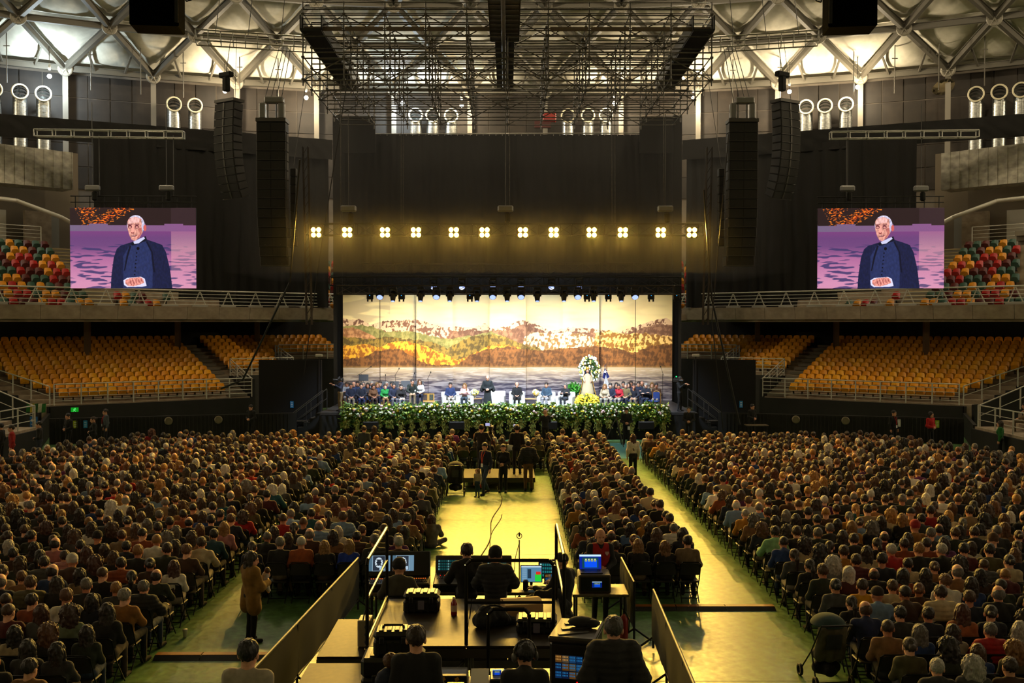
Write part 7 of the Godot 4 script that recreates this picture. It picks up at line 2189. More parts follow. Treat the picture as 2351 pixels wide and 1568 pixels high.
func folding_table(label, x0, x1, d, depth, top, base):
	var t := thing("work_table", label, "table", Vector3((x0 + x1) * 0.5, base, -d), 0.0, "mixing position tables")
	var w: float = x1 - x0
	var h: float = top - base
	var s := st(); bbox(s, Vector3(0, h - 0.025, 0), Vector3(w, 0.05, depth), 0.012); obj("tabletop", s, mat("table_top", Color(0.42, 0.37, 0.28), 0.5, 0.0, noise_tex("deck_wear", 0.02, 5, Color(0.55, 0.52, 0.48), Color(1, 1, 1), 512), Vector3(0.6, 0.6, 0.6)), t)
	for q in 4:
		s = st(); tube(s, Vector3((w / 2 - 0.08) * (1 if q & 1 else -1), 0, (depth / 2 - 0.08) * (1 if q & 2 else -1)), Vector3((w / 2 - 0.08) * (1 if q & 1 else -1), h - 0.05, (depth / 2 - 0.08) * (1 if q & 2 else -1)), 0.02, 6); obj("leg", s, mat("black_steel"), t)

func ui_picture(key: String, kind: int) -> ImageTexture:   # what the small screens show
	if tex.has(key): return tex[key]
	var w := 192
	var h := 120
	var im := Image.create(w, h, false, Image.FORMAT_RGB8)
	im.fill([Color(0.55, 0.66, 0.74), Color(0.05, 0.1, 0.13), Color(0.35, 0.55, 0.68), Color(0.03, 0.05, 0.07), Color(0.12, 0.3, 0.28), Color(0.02, 0.12, 0.55)][kind])
	if kind == 0:
		im.fill_rect(Rect2i(0, 0, 30, h), Color(0.3, 0.42, 0.5)); im.fill_rect(Rect2i(150, 0, 42, h), Color(0.42, 0.55, 0.64)); im.fill_rect(Rect2i(36, 4, 108, 112), Color(0.16, 0.19, 0.24))
		for k in 14:
			var a := TAU * k / 14
			fill_ellipse(im, 0.47 + cos(a) * 0.14, 0.45 + sin(a) * 0.26, 0.045, 0.075, Color(0.82, 0.88, 0.92))
		for k in 9: fill_ellipse(im, 0.47 + ((k % 3) - 1) * 0.09, 0.45 + (k / 3 - 1) * 0.17, 0.03, 0.05, Color(0.05, 0.07, 0.1))
		im.fill_rect(Rect2i(96, 84, 44, 28), Color(0.7, 0.8, 0.88))
	elif kind == 1:
		for k in 40: im.fill_rect(Rect2i(6 + (k % 10) * 18, 8 + (k / 10) * 27, 13, 18), Color(0.1, 0.45, 0.45) if (k * 7) % 5 else Color(0.6, 0.9, 0.9))
	elif kind == 2:
		im.fill_rect(Rect2i(0, 0, w, 12), Color(0.75, 0.85, 0.92)); im.fill_rect(Rect2i(60, 24, 34, 70), Color(0.12, 0.22, 0.3)); im.fill_rect(Rect2i(130, 60, 60, 58), Color(0.15, 0.85, 0.25)); im.fill_rect(Rect2i(140, 44, 44, 22), Color(0.9, 0.2, 0.15))
		for k in 6: im.fill_rect(Rect2i(8, 20 + k * 15, 44, 7), Color(0.6, 0.72, 0.8))
	elif kind == 3:
		for k in 12:
			var x := (k % 4) * 48
			var y := (k / 4) * 40
			im.fill_rect(Rect2i(x + 2, y + 2, 44, 36), [Color(0.35, 0.22, 0.08), Color(0.1, 0.22, 0.36), Color(0.06, 0.1, 0.2), Color(0.3, 0.26, 0.2), Color(0.05, 0.16, 0.3)][(k * 3) % 5])
			for q in 8: im.fill_rect(Rect2i(x + 4 + (q % 4) * 10, y + 6 + (q / 4) * 14, 6, 8), Color(0.7, 0.5, 0.25) if k < 2 else Color(0.12, 0.4, 0.6))
	elif kind == 4:
		for k in 84: im.fill_rect(Rect2i(4 + (k % 14) * 13, 6 + (k / 14) * 19, 9, 12), Color(0.35, 0.8, 0.7) if (k * 11) % 7 < 5 else Color(0.9, 0.95, 0.9))
	else:
		im.fill_rect(Rect2i(0, 0, w, 16), Color(0.75, 0.88, 0.95)); im.fill_rect(Rect2i(24, 24, 144, 90), Color(0.05, 0.25, 0.28)); im.fill_rect(Rect2i(44, 46, 112, 62), Color(0.03, 0.3, 0.9))
		for k in 4: im.fill_rect(Rect2i(48 + k * 27, 34, 20, 24), Color(0.55, 0.6, 0.4)); im.fill_rect(Rect2i(54 + k * 27, 36, 6, 8), Color(0.95, 0.95, 0.95))
	tex[key] = ImageTexture.create_from_image(im)
	return tex[key]

func screen_quad(parent, called, c: Vector3, w: float, h: float, b: Basis, kind: int, energy := 1.0):
	var s := st()
	quad_uv(s, c + b * Vector3(-w / 2, -h / 2, 0), c + b * Vector3(w / 2, -h / 2, 0), c + b * Vector3(w / 2, h / 2, 0), c + b * Vector3(-w / 2, h / 2, 0))
	var key := "ui_mat_%d_%.1f" % [kind, energy]
	if not M.has(key):
		var m := StandardMaterial3D.new()
		m.albedo_color = Color(0.02, 0.02, 0.02); m.roughness = 0.25
		m.emission_enabled = true; m.emission = Color.BLACK; m.emission_texture = ui_picture("ui_%d" % kind, kind); m.emission_energy_multiplier = energy
		M[key] = m
	return obj(called, s, M[key], parent)

func monitor(label, at: Vector3, w: float, h: float, kind: int, turn := 0.0, tilt := -0.1):
	var t := thing("monitor_screen", label, "monitor", at, turn, "desk monitors")
	var b := Basis(Vector3.RIGHT, tilt)
	var blk = mat("plastic_black", Color(0.04, 0.04, 0.04), 0.4)
	var s := st(); bbox(s, Vector3(0, h / 2 + 0.08, 0), Vector3(w + 0.03, h + 0.03, 0.03), 0.008, b); obj("bezel", s, blk, t)
	screen_quad(t, "display_screen", Vector3(0, h / 2 + 0.08, 0) + b * Vector3(0, 0, 0.017), w, h, b, kind, 0.9)
	s = st(); box(s, Vector3(0, 0.01, -0.03), Vector3(w * 0.4, 0.02, 0.18)); box(s, Vector3(0, 0.08, -0.05), Vector3(0.05, 0.16, 0.02)); obj("foot", s, blk, t)

func hard_case(label, at: Vector3, size: Vector3, turn := 0.0, m = null, handle := false):
	var t := thing("equipment_case", label, "case", at, turn, "equipment cases")
	if m == null: m = mat("case_black", Color(0.035, 0.034, 0.033), 0.45)
	var s := st(); bbox(s, Vector3(0, size.y * 0.34, 0), Vector3(size.x, size.y * 0.66, size.z), 0.03)
	for k in 5: box(s, Vector3(-size.x * 0.38 + k * size.x * 0.19, size.y * 0.34, size.z / 2), Vector3(0.03, size.y * 0.55, 0.02))
	obj("case_body", s, m, t)
	s = st(); bbox(s, Vector3(0, size.y * 0.84, 0), Vector3(size.x * 1.01, size.y * 0.32, size.z * 1.01), 0.04)
	for k in 4: bbox(s, Vector3(-size.x * 0.3 + k * size.x * 0.2, size.y + 0.005, 0), Vector3(size.x * 0.13, 0.02, size.z * 0.7), 0.006)
	obj("lid", s, m, t)
	for q in [-1, 1]:
		s = st(); bbox(s, Vector3(q * size.x * 0.28, size.y * 0.68, size.z / 2 + 0.015), Vector3(0.06, 0.09, 0.03), 0.01); obj("latch", s, m, t)
	if handle:
		s = st(); path(s, [Vector3(-0.13, size.y, 0.02), Vector3(-0.12, size.y + 0.05, 0.02), Vector3(0.12, size.y + 0.05, 0.02), Vector3(0.13, size.y, 0.02)], 0.016, 6); obj("handle", s, m, t)
	else:
		s = st(); box(s, Vector3(0.0, size.y * 0.45, size.z / 2 + 0.012), Vector3(0.09, 0.13, 0.004)); obj("sticker", s, mat("sticker", Color(0.35, 0.33, 0.38), 0.5), t)
	return t

func barrier(label, a: Vector3, b: Vector3, h: float):
	var t := thing("covered_barrier", label, "barrier", (a + b) * 0.5, 0.0, "covered barriers")
	var o := t.position
	var dir := (b - a).normalized()
	var nrm := dir.cross(Vector3.UP)
	var hess = mat("hessian", Color(0.42, 0.33, 0.19), 0.95, 0.0, noise_tex("hessian", 0.06, 3, Color(0.75, 0.75, 0.75), Color(1, 1, 1)), Vector3(1.5, 1.5, 1.5))
	for q in [[1.0, hess, "outer_cover"], [-1.0, mat("barrier_black", Color(0.05, 0.045, 0.04), 0.9), "inner_cover"]]:
		var s := SurfaceTool.new()
		s.begin(Mesh.PRIMITIVE_TRIANGLES)
		s.set_smooth_group(0)
		var n := 18
		var at = func(i: int, j: int):
			var p: Vector3 = a.lerp(b, float(i) / n) - o
			var v := float(j) / 4
			return p + Vector3(0, lerpf(0.3, h + 0.015, v), 0) - nrm * q[0] * (0.03 + 0.02 * sin(i * 1.7) * (1.0 - v)) * (1.0 if j < 4 else 0.2)
		for i in n:
			for j in 4: quad(s, at.call(i, j), at.call(i + 1, j), at.call(i + 1, j + 1), at.call(i, j + 1))
		obj(q[2], s, q[1], t)
	var s := st()
	tube(s, a + Vector3(0, h, 0) - o, b + Vector3(0, h, 0) - o, 0.025, 6); tube(s, a + Vector3(0, 0.25, 0) - o, b + Vector3(0, 0.25, 0) - o, 0.02, 6)
	obj("top_pipe", s, mat("black_steel"), t)
	var n := maxi(1, roundi(a.distance_to(b) / 2.0))
	for k in n + 1:
		var p := a.lerp(b, float(k) / n) - o
		s = st(); tube(s, p + Vector3(0, 0.05, 0), p + Vector3(0, h, 0), 0.022, 6)
		tube(s, p + Vector3(0, 0.25, 0), p + nrm * 0.32 + Vector3(0, 0.02, 0), 0.02, 6); tube(s, p + Vector3(0, 0.25, 0), p - nrm * 0.32 + Vector3(0, 0.02, 0), 0.02, 6)
		obj("foot_stand", s, mat("black_steel"), t)

func guard_frame(label, pts: Array, h: float, bars: Array):
	var o: Vector3 = pts[0]
	var t := thing("guard_rail", label, "railing", o, 0.0, "mixing position guard rails")
	var m = mat("rail_black", Color(0.1, 0.085, 0.06), 0.28, 0.55)
	var a: Vector3 = Vector3.ZERO
	var b: Vector3 = pts[1] - o
	for p in [a, b]:
		var s := st(); tube(s, p, p + Vector3(0, h - 0.06, 0), 0.024, 8); obj("post", s, m, t)
	var dir := (b - a).normalized()
	var s := st(); path(s, [a + Vector3(0, h - 0.06, 0), a + Vector3(0, h, 0) + dir * 0.06, b + Vector3(0, h, 0) - dir * 0.06, b + Vector3(0, h - 0.06, 0)], 0.024, 8); obj("top_rail", s, m, t)
	for y in bars:
		s = st(); tube(s, a + Vector3(0, y, 0), b + Vector3(0, y, 0), 0.02, 8); obj("bar", s, m, t)

func mixing_desk():
	deck("low riser under the mixing consoles and technicians", -2.3, 1.15, 14.95, 17.3, 0.75)
	deck("high riser with red bottle and black case", -1.86, 0.78, 12.65, 14.85, 1.7)
	deck("side riser carrying the grey power box", -2.75, -1.92, 14.0, 15.8, 1.1)
	deck("pale side riser below the grey power box", -2.8, -1.92, 12.0, 13.75, 1.1)
	deck("rear platform under the people behind the mixing position", -2.75, 2.3, 8.0, 11.9, 1.05)
	folding_table("long table under the two mixing consoles", -2.32, 0.98, 16.35, 0.7, 1.47, 0.75)
	folding_table("table on the hall floor carrying laptop and rack", 1.2, 2.25, 18.4, 0.75, 0.87, 0.0)
	guard_frame("guard rail along the open side of the high riser", [Vector3(-1.83, 1.7, -12.7), Vector3(-1.83, 1.7, -14.8)], 1.1, [0.05, 0.6])
	guard_frame("guard rail across the rear edge of the high riser", [Vector3(-0.54, 1.7, -12.72), Vector3(0.6, 1.7, -12.72)], 1.1, [0.55])
	guard_frame("guard rail beside the rack on the high riser", [Vector3(0.74, 1.7, -12.75), Vector3(0.74, 1.7, -14.8)], 1.15, [0.6])
	guard_frame("low double post rail hanging on the rear edge of the high riser", [Vector3(-0.25, 1.36, -12.55), Vector3(0.28, 1.36, -12.55)], 0.85, [])
	# lighting console
	var blk = mat("plastic_black", Color(0.04, 0.04, 0.04), 0.4)
	var t := thing("lighting_console", "large lighting console with two bright grey-blue screens", "console", Vector3(-1.83, 1.47, -16.35), 0.05)
	var s := st(); bbox(s, Vector3(0, 0.07, 0.02), Vector3(1.06, 0.14, 0.62), 0.02); obj("surface", s, blk, t)
	var tb := Basis(Vector3.RIGHT, -0.35)
	s = st(); bbox(s, Vector3(0, 0.33, -0.24), Vector3(1.06, 0.42, 0.06), 0.015, tb); obj("screen_housing", s, blk, t)
	for k in 2: screen_quad(t, "display_screen", Vector3(-0.33 + 0.4 * k, 0.34, -0.24) + tb * Vector3(0, 0, 0.034), 0.36, 0.26, tb, 0, 1.0)
	s = st()
	for k in 30: box(s, Vector3(-0.48 + k * 0.033, 0.145, 0.16), Vector3(0.012, 0.02, 0.12))
	obj("faders", s, mat("fader_grey", Color(0.25, 0.24, 0.22), 0.5), t)
	s = st()
	for k in 26: box(s, Vector3(-0.45 + k * 0.036, 0.143, 0.0), Vector3(0.018, 0.008, 0.016))
	obj("key_lights", s, glow("amber_keys", Color(1.0, 0.45, 0.12), 1.2), t)
	# sound console
	t = thing("sound_console", "wide black sound console with meter bridge and rows of faders", "console", Vector3(-0.58, 1.47, -16.4), 0.0)
	s = st(); bbox(s, Vector3(0, 0.08, 0.04), Vector3(1.3, 0.16, 0.66), 0.02, Basis(Vector3.RIGHT, 0.08)); obj("surface", s, blk, t)
	s = st(); bbox(s, Vector3(0, 0.28, -0.27), Vector3(1.3, 0.34, 0.07), 0.015, tb); obj("meter_bridge", s, mat("console_grey", Color(0.14, 0.14, 0.15), 0.45), t)
	for k in 3: screen_quad(t, "display_screen", Vector3(-0.44 + 0.42 * k, 0.28, -0.27) + tb * Vector3(0, 0, 0.04), 0.34, 0.2, tb, 1 if k != 1 else 4, 0.35)
	s = st()
	for k in 40: box(s, Vector3(-0.58 + k * 0.03, 0.185, 0.14), Vector3(0.01, 0.02, 0.14))
	for k in 20: tube(s, Vector3(-0.55 + k * 0.058, 0.17, -0.08), Vector3(-0.55 + k * 0.058, 0.2, -0.08), 0.012, 8)
	obj("faders", s, mat("fader_grey"), t)
	s = st()
	for k in 16: box(s, Vector3(-0.55 + k * 0.073, 0.188, 0.02), Vector3(0.014, 0.008, 0.012))
	obj("key_lights", s, glow("red_keys", Color(1.0, 0.15, 0.1), 1.0), t)
	monitor("desk monitor with pale blue graph and green field", Vector3(0.4, 1.47, -16.4), 0.34, 0.26, 2, 0.0)
	monitor("tall teal status monitor behind the capped technician", Vector3(0.75, 1.47, -16.62), 0.42, 0.26, 1, -0.1, -0.05)
	monitor("small dark monitor with violet traces", Vector3(0.72, 1.47, -16.3), 0.2, 0.15, 3, 0.3)
	s = st(); bbox(s, Vector3(0, 0.09, 0), Vector3(0.09, 0.18, 0.09), 0.02); var sp := obj("desk_speaker", s, blk, null, Vector3(0.3, 1.47, -16.12)); tag(sp, "small black desk speaker beside the graph monitor", "speaker")
	# laptop on rack on the floor table
	t = thing("rack_unit", "black rack with blue touch screen under the laptop", "rack", Vector3(1.62, 0.87, -18.35), 0.0)
	s = st(); bbox(s, Vector3(0, 0.17, 0), Vector3(0.6, 0.34, 0.5), 0.02); obj("case", s, mat("rack_grey", Color(0.22, 0.19, 0.14), 0.5), t)
	s = st(); box(s, Vector3(0, 0.17, 0.252), Vector3(0.52, 0.26, 0.01)); obj("front_panel", s, blk, t)
	screen_quad(t, "display_screen", Vector3(0.04, 0.17, 0.262), 0.18, 0.11, Basis.IDENTITY, 5, 0.9)
	t = thing("laptop", "open laptop with bright blue slide on the rack", "laptop", Vector3(1.57, 1.21, -18.38), 0.0)
	s = st(); bbox(s, Vector3(0, 0.012, 0.04), Vector3(0.42, 0.024, 0.3), 0.006); obj("keyboard_base", s, mat("laptop_grey", Color(0.2, 0.2, 0.2), 0.4), t)
	s = st()
	for k in 48: box(s, Vector3(-0.17 + (k % 12) * 0.031, 0.026, -0.03 + (k / 12) * 0.032), Vector3(0.026, 0.006, 0.026))
	obj("keys", s, blk, t)
	var lb := Basis(Vector3.RIGHT, -0.22)
	s = st(); bbox(s, Vector3(0, 0.15, -0.14), Vector3(0.43, 0.29, 0.012), 0.004, lb); obj("lid", s, mat("laptop_grey"), t)
	screen_quad(t, "display_screen", Vector3(0, 0.15, -0.14) + lb * Vector3(0, 0, 0.008), 0.41, 0.265, lb, 5, 1.2)
	# technicians
	person("sit_m_hood", Vector3(-1.72, 0.78, -15.5), 0.0, "technician in grey-green hoodie and dark beanie at the lighting console", "technicians", Color(0.24, 0.22, 0.16), Color(0.1, 0.1, 0.12), "beanie", Color(0.09, 0.085, 0.08))
	folding_chair(Vector3(-1.72, 0.75, -15.5), 0.0, "black folding chair of the technician in grey-green hoodie")
	person("sit_m_hood", Vector3(-0.66, 0.98, -15.75), 0.15, "technician in black hoodie leaning over the sound console", "technicians", Color(0.055, 0.05, 0.05), Color(0.08, 0.08, 0.1), "short", HAIRS[1])
	person("sit_m_puffer", Vector3(-0.19, 1.02, -15.3), 0.0, "technician in black quilted jacket and dark beanie seated behind the consoles", "technicians", Color(0.12, 0.12, 0.135), Color(0.2, 0.26, 0.34), "beanie", Color(0.05, 0.048, 0.045))
	person("sit_m_hood", Vector3(0.85, 0.85, -15.6), 0.9, "technician in black jacket and cap bent over the small monitors", "technicians", Color(0.05, 0.048, 0.05), Color(0.07, 0.07, 0.08), "cap", Color(0.06, 0.055, 0.05))
	for q in [[-0.66, -15.75, 0.22, "black hoodie"], [-0.19, -15.3, 0.26, "quilted jacket"], [0.85, -15.6, 0.09, "cap"]]:
		t = thing("work_stool", "black work stool under the technician with the %s" % q[3], "stool", Vector3(q[0], 0.75, q[1]), 0.0, "work stools")
		s = st(); lathe(s, [[0.0, 0.39 + q[2]], [0.19, 0.39 + q[2]], [0.2, 0.43 + q[2]], [0.0, 0.45 + q[2]]], 16); obj("seat", s, blk, t)
		s = st(); tube(s, Vector3(0, 0.06, 0), Vector3(0, 0.4 + q[2], 0), 0.025, 8); obj("column", s, mat("black_steel"), t)
		s = st()
		for k in 5: tube(s, Vector3(0, 0.07, 0), Vector3(sin(k * TAU / 5) * 0.26, 0.02, cos(k * TAU / 5) * 0.26), 0.018, 6)
		obj("star_foot", s, mat("black_steel"), t)
	# things on the high riser
	hard_case("black ribbed hard case with sticker on the high riser", Vector3(-1.25, 1.7, -14.25), Vector3(0.52, 0.28, 0.34))
	t = thing("juice_bottle", "red juice bottle with pale label and cap on the high riser", "bottle", Vector3(-0.77, 1.7, -14.0))
	s = st(); lathe(s, [[0.0, 0.0], [0.042, 0.0], [0.045, 0.02], [0.045, 0.17], [0.03, 0.2], [0.019, 0.225], [0.019, 0.235]], 16); obj("bottle", s, mat("juice_red", Color(0.5, 0.03, 0.04), 0.2), t)
	s = st(); lathe(s, [[0.046, 0.06], [0.046, 0.15]], 16); obj("label_wrap", s, mat("label_cream", Color(0.72, 0.6, 0.5), 0.5), t)
	s = st(); lathe(s, [[0.022, 0.232], [0.022, 0.262], [0.0, 0.264]], 14); obj("cap", s, mat("cap_cream", Color(0.75, 0.68, 0.5), 0.5), t)
	t = thing("carton", "flattened brown carton and papers on the high riser", "box", Vector3(0.2, 1.7, -14.0), 0.2)
	s = st(); bbox(s, Vector3(0, 0.1, 0), Vector3(0.55, 0.2, 0.4), 0.01); obj("box_body", s, mat("cardboard", Color(0.6, 0.46, 0.28), 0.8), t)
	for q in [-1, 1]:
		s = st(); box(s, Vector3(0, 0.22, q * 0.1), Vector3(0.55, 0.008, 0.19), Basis(Vector3.RIGHT, q * 0.2)); obj("flap", s, mat("cardboard_pale", Color(0.72, 0.6, 0.4), 0.8), t)
	hard_case("long flat black case with metal edge on the high riser", Vector3(0.4, 1.7, -13.3), Vector3(0.55, 0.2, 0.36), -0.05)
	t = thing("backpack", "dark grey backpack slumped on the high riser", "bag", Vector3(-0.22, 1.7, -13.5), 0.5)
	obj("bag_body", joined([[nets([[Vector3(-0.15, 0.1, 0), Vector3(0.15, 0.09, 0.02), 0.12, 0.1], [Vector3(-0.1, 0.2, 0), Vector3(0.12, 0.14, 0), 0.1, 0.09], [Vector3(0.2, 0.06, 0.05), Vector3(0.32, 0.05, 0.08), 0.06, 0.04]], 0.02, 0.06, [[Vector3(0, -1, 0), 0.0]], 0.03, 8.0), Transform3D.IDENTITY]]), cloth(Color(0.1, 0.1, 0.095)), t)
	s = st(); path(s, sag(Vector3(-0.2, 0.25, 0.05), Vector3(0.2, 0.2, 0.08), -0.08, 6), 0.015, 5); obj("strap", s, cloth(Color(0.08, 0.08, 0.08)), t)
	t = thing("coat_heap", "dark coat and bag heaped on a chair beside the high riser", "coat", Vector3(0.62, 1.15, -15.15), 0.0)
	obj("coat", joined([[nets([[Vector3(-0.25, 0.35, 0), Vector3(0.2, 0.35, 0), 0.16, 0.14], [Vector3(-0.1, 0.5, 0), Vector3(0.15, 0.52, 0), 0.1, 0.1], [Vector3(-0.3, 0.2, 0.05), Vector3(0.3, 0.15, 0.05), 0.12, 0.12]], 0.022, 0.06, [], 0.04, 7.0), Transform3D.IDENTITY]]), cloth(Color(0.07, 0.065, 0.065)), t)
	s = st(); box(s, Vector3(0, 0.08, 0), Vector3(0.4, 0.04, 0.4)); obj("chair_seat", s, blk, t)
	for k in 4:
		s = st(); tube(s, Vector3(-0.18 if k & 1 else 0.18, -0.4, -0.18 if k & 2 else 0.18), Vector3(-0.18 if k & 1 else 0.18, 0.07, -0.18 if k & 2 else 0.18), 0.012, 5); obj("chair_leg", s, mat("black_steel"), t)
	# power box on the side riser
	t = thing("power_box", "grey power distribution box with round blue sockets on the side riser", "power box", Vector3(-2.12, 1.1, -14.55), 0.0)
	s = st(); bbox(s, Vector3(0, 0.2, 0), Vector3(0.2, 0.4, 0.3), 0.015); obj("housing", s, mat("box_grey", Color(0.55, 0.5, 0.4), 0.5), t)
	for k in 3:
		s = st(); tube(s, Vector3(0.045, 0.09 + 0.11 * k, 0.15), Vector3(0.045, 0.09 + 0.11 * k, 0.18), 0.035, 10); obj("socket", s, mat("socket_blue", Color(0.05, 0.12, 0.35), 0.4), t)
	s = st(); path(s, sag(Vector3(-0.02, 0.4, 0.1), Vector3(0.05, 0.42, -0.1), -0.12, 6), 0.012, 5); obj("cable", s, blk, t)
	# cases and steps at the rear edge
	hard_case("tall black equipment trunk standing behind the high riser", Vector3(-1.42, 1.05, -12.15), Vector3(0.75, 0.74, 0.5))
	hard_case("black hard case with arched handle on the tall trunk", Vector3(-1.42, 1.79, -12.15), Vector3(0.48, 0.3, 0.34), 0.04, null, true)
	t = thing("access_steps", "dark access steps with yellow and black hazard tape behind the high riser", "steps", Vector3(-0.75, 1.05, -12.2))
	for k in 2:
		s = st(); bbox(s, Vector3(0, 0.46 - 0.25 * k, 0.05 + 0.3 * k), Vector3(0.5, 0.08, 0.32), 0.01); obj("step", s, mat("step_dark", Color(0.11, 0.1, 0.085), 0.5), t)
		for q in 6:
			s = st(); box(s, Vector3(-0.21 + 0.084 * q, 0.46 - 0.25 * k, 0.215 + 0.3 * k), Vector3(0.05, 0.04, 0.006), Basis(Vector3.BACK, 0.5)); obj("hazard_stripe", s, mat("hazard_yellow", Color(0.75, 0.55, 0.05), 0.5) if q % 2 == 0 else blk, t)
	s = st(); box(s, Vector3(-0.24, 0.21, 0.1), Vector3(0.03, 0.42, 0.5)); box(s, Vector3(0.24, 0.21, 0.1), Vector3(0.03, 0.42, 0.5)); obj("stringers", s, mat("step_dark"), t)
	# flight rack with monitors in front of the quilted man
	t = thing("monitor_rack", "tall black rack with multiview monitor and red and green meters", "rack", Vector3(0.8, 1.05, -11.3), -0.25)
	s = st(); bbox(s, Vector3(0, 0.62, 0), Vector3(0.5, 1.24, 0.7), 0.03); obj("case", s, mat("case_black"), t)
	s = st(); bbox(s, Vector3(0, 1.27, 0), Vector3(0.53, 0.07, 0.73), 0.02)
	for k in 3: box(s, Vector3(0, 1.31, -0.2 + 0.2 * k), Vector3(0.36, 0.015, 0.05), Basis(Vector3.UP, 0.5))
	obj("lid", s, mat("rack_lid", Color(0.13, 0.12, 0.1), 0.45), t)
	s = st(); box(s, Vector3(0, 0.7, 0.352), Vector3(0.44, 0.95, 0.01)); obj("front_panel", s, blk, t)
	screen_quad(t, "display_screen", Vector3(-0.02, 0.97, 0.36), 0.32, 0.27, Basis.IDENTITY, 3, 0.9)
	for q in [["red_meter_light", Color(1, 0.05, 0.03), 0.08, 0.72, 0.03, 0.2], ["red_meter_light", Color(1, 0.05, 0.03), -0.1, 0.74, 0.06, 0.05], ["green_meter_light", Color(0.1, 1, 0.3), -0.12, 0.68, 0.06, 0.05], ["blue_meter_light", Color(0.2, 0.6, 1), 0.17, 0.6, 0.04, 0.3]]:
		s = st()
		for k in 5: box(s, Vector3(q[2], q[3] - q[5] * 0.4 + q[5] * 0.2 * k, 0.36), Vector3(q[4], q[5] * 0.13, 0.008))
		obj(q[0], s, glow("meter_" + q[0], q[1], 1.6), t)
	t = thing("tablet", "tablet with green cell grid leaning on the monitor rack", "tablet", Vector3(0.72, 1.5, -10.75), -0.2)
	var tb2 := Basis(Vector3.RIGHT, -0.5)
	s = st(); bbox(s, Vector3(0, 0.13, 0), Vector3(0.32, 0.22, 0.012), 0.004, tb2); obj("body", s, blk, t)
	screen_quad(t, "display_screen", Vector3(0, 0.13, 0) + tb2 * Vector3(0, 0, 0.008), 0.29, 0.19, tb2, 4, 1.0)
	s = st(); box(s, Vector3(0, -0.2, 0), Vector3(0.4, 0.02, 0.3)); box(s, Vector3(0, -0.32, -0.05), Vector3(0.05, 0.25, 0.05)); obj("stand", s, blk, t)
	s = st(); ball(s, Vector3(0, 0.05, 0), Vector3(0.16, 0.06, 0.11), 10, 6); ball(s, Vector3(0.12, 0.04, 0.04), Vector3(0.1, 0.05, 0.08), 8, 5)
	tag(obj("cap_on_rack", s, cloth(Color(0.06, 0.058, 0.055)), null, Vector3(0.86, 2.37, -11.35)), "dark cap lying on the monitor rack", "cap")
	# small desk with paper and blue screens
	folding_table("small rear desk with papers before the man in headphones", -0.45, 0.5, 10.95, 0.5, 1.84, 1.05)
	t = thing("control_surface", "small control surface with blue touch screens on the rear desk", "console", Vector3(0.0, 1.84, -10.95), 0.0)
	s = st(); bbox(s, Vector3(0, 0.05, 0), Vector3(0.4, 0.1, 0.3), 0.015); obj("surface", s, blk, t)
	for k in 3: screen_quad(t, "display_screen", Vector3(-0.12 + 0.12 * k, 0.09, -0.02) + tb2 * Vector3(0, 0.02, 0.02), 0.1, 0.08, Basis(Vector3.RIGHT, -0.8), 5, 0.8)
	s = st(); box(s, Vector3(0, 0.0, 0), Vector3(0.2, 0.006, 0.28), Basis(Vector3.RIGHT, 0.35)); tag(obj("running_sheet", s, mat("paper", Color(0.82, 0.8, 0.75), 0.8), null, Vector3(-0.31, 1.95, -10.85)), "white running sheet propped on the rear desk", "paper")
	# people behind the mixing position
	person("stand_m_puffer", Vector3(1.11, 1.05, -10.2), 0.0, "man in black quilted hooded jacket with grey hair beside the monitor rack", "people behind the mixing position", Color(0.12, 0.115, 0.115), Color(0.08, 0.08, 0.09), "short", Color(0.3, 0.28, 0.26), {"top": "quilted_jacket"})
	person("stand_m_hang", Vector3(-0.93, 1.05, -9.9), 0.1, "person in black jacket carrying a sleeping child behind the mixing position", "people behind the mixing position", Color(0.05, 0.048, 0.05), Color(0.08, 0.08, 0.09), "short", HAIRS[1], {"top": "jacket", "scale": 1.0})
	person("stand_m_hang", Vector3(-2.5, 1.07, -9.4), -0.1, "person in pale grey polo shirt behind the covered barrier", "people behind the mixing position", Color(0.62, 0.58, 0.5), Color(0.1, 0.1, 0.1), "short", HAIRS[2], {"top": "polo"})
	person("sit_m_lean", Vector3(0.18, 1.2, -10.15), 0.0, "man in black with headphones seated at the rear desk", "people behind the mixing position", Color(0.06, 0.058, 0.06), Color(0.08, 0.08, 0.08), "short", HAIRS[2], {"headphones": true})
	folding_chair(Vector3(0.18, 1.05, -10.15), 0.0, "black folding chair of the man with headphones").scale = Vector3(1, 1.3, 1)
	var ch := thing("sleeping_child", "child with brown hair asleep on the shoulder of the person in black jacket", "child", Vector3(-1.22, 2.0, -9.95), 0.4)
	obj("body", joined([[head_net, Transform3D(Basis.from_euler(Vector3(0, -0.8, 0.6)).scaled(Vector3.ONE * 0.82), Vector3(0.05, 0.42, 0.02))], [nets([[Vector3(0, 0.28, 0), Vector3(-0.02, -0.02, 0), 0.07, 0.08], [Vector3(-0.05, 0.0, 0), Vector3(-0.08, -0.3, 0.02), 0.05, 0.04]], 0.02, 0.04), Transform3D.IDENTITY]]), skin_mat(1), ch)
	obj("jacket", joined([[nets([[Vector3(0, 0.28, 0), Vector3(-0.02, 0.0, 0), 0.1, 0.11], [Vector3(0.02, 0.28, 0.04), Vector3(0.16, 0.22, 0.1), 0.05, 0.045], [Vector3(-0.08, 0.26, 0.02), Vector3(-0.12, 0.05, 0.06), 0.055, 0.045]], 0.02, 0.05, [], 0.01, 9.0, 0.008, 0.06), Transform3D.IDENTITY]]), cloth(Color(0.1, 0.13, 0.22)), ch)
	var hh := obj("hair", hairs["short"], hair_mat(HAIRS[4]), ch)
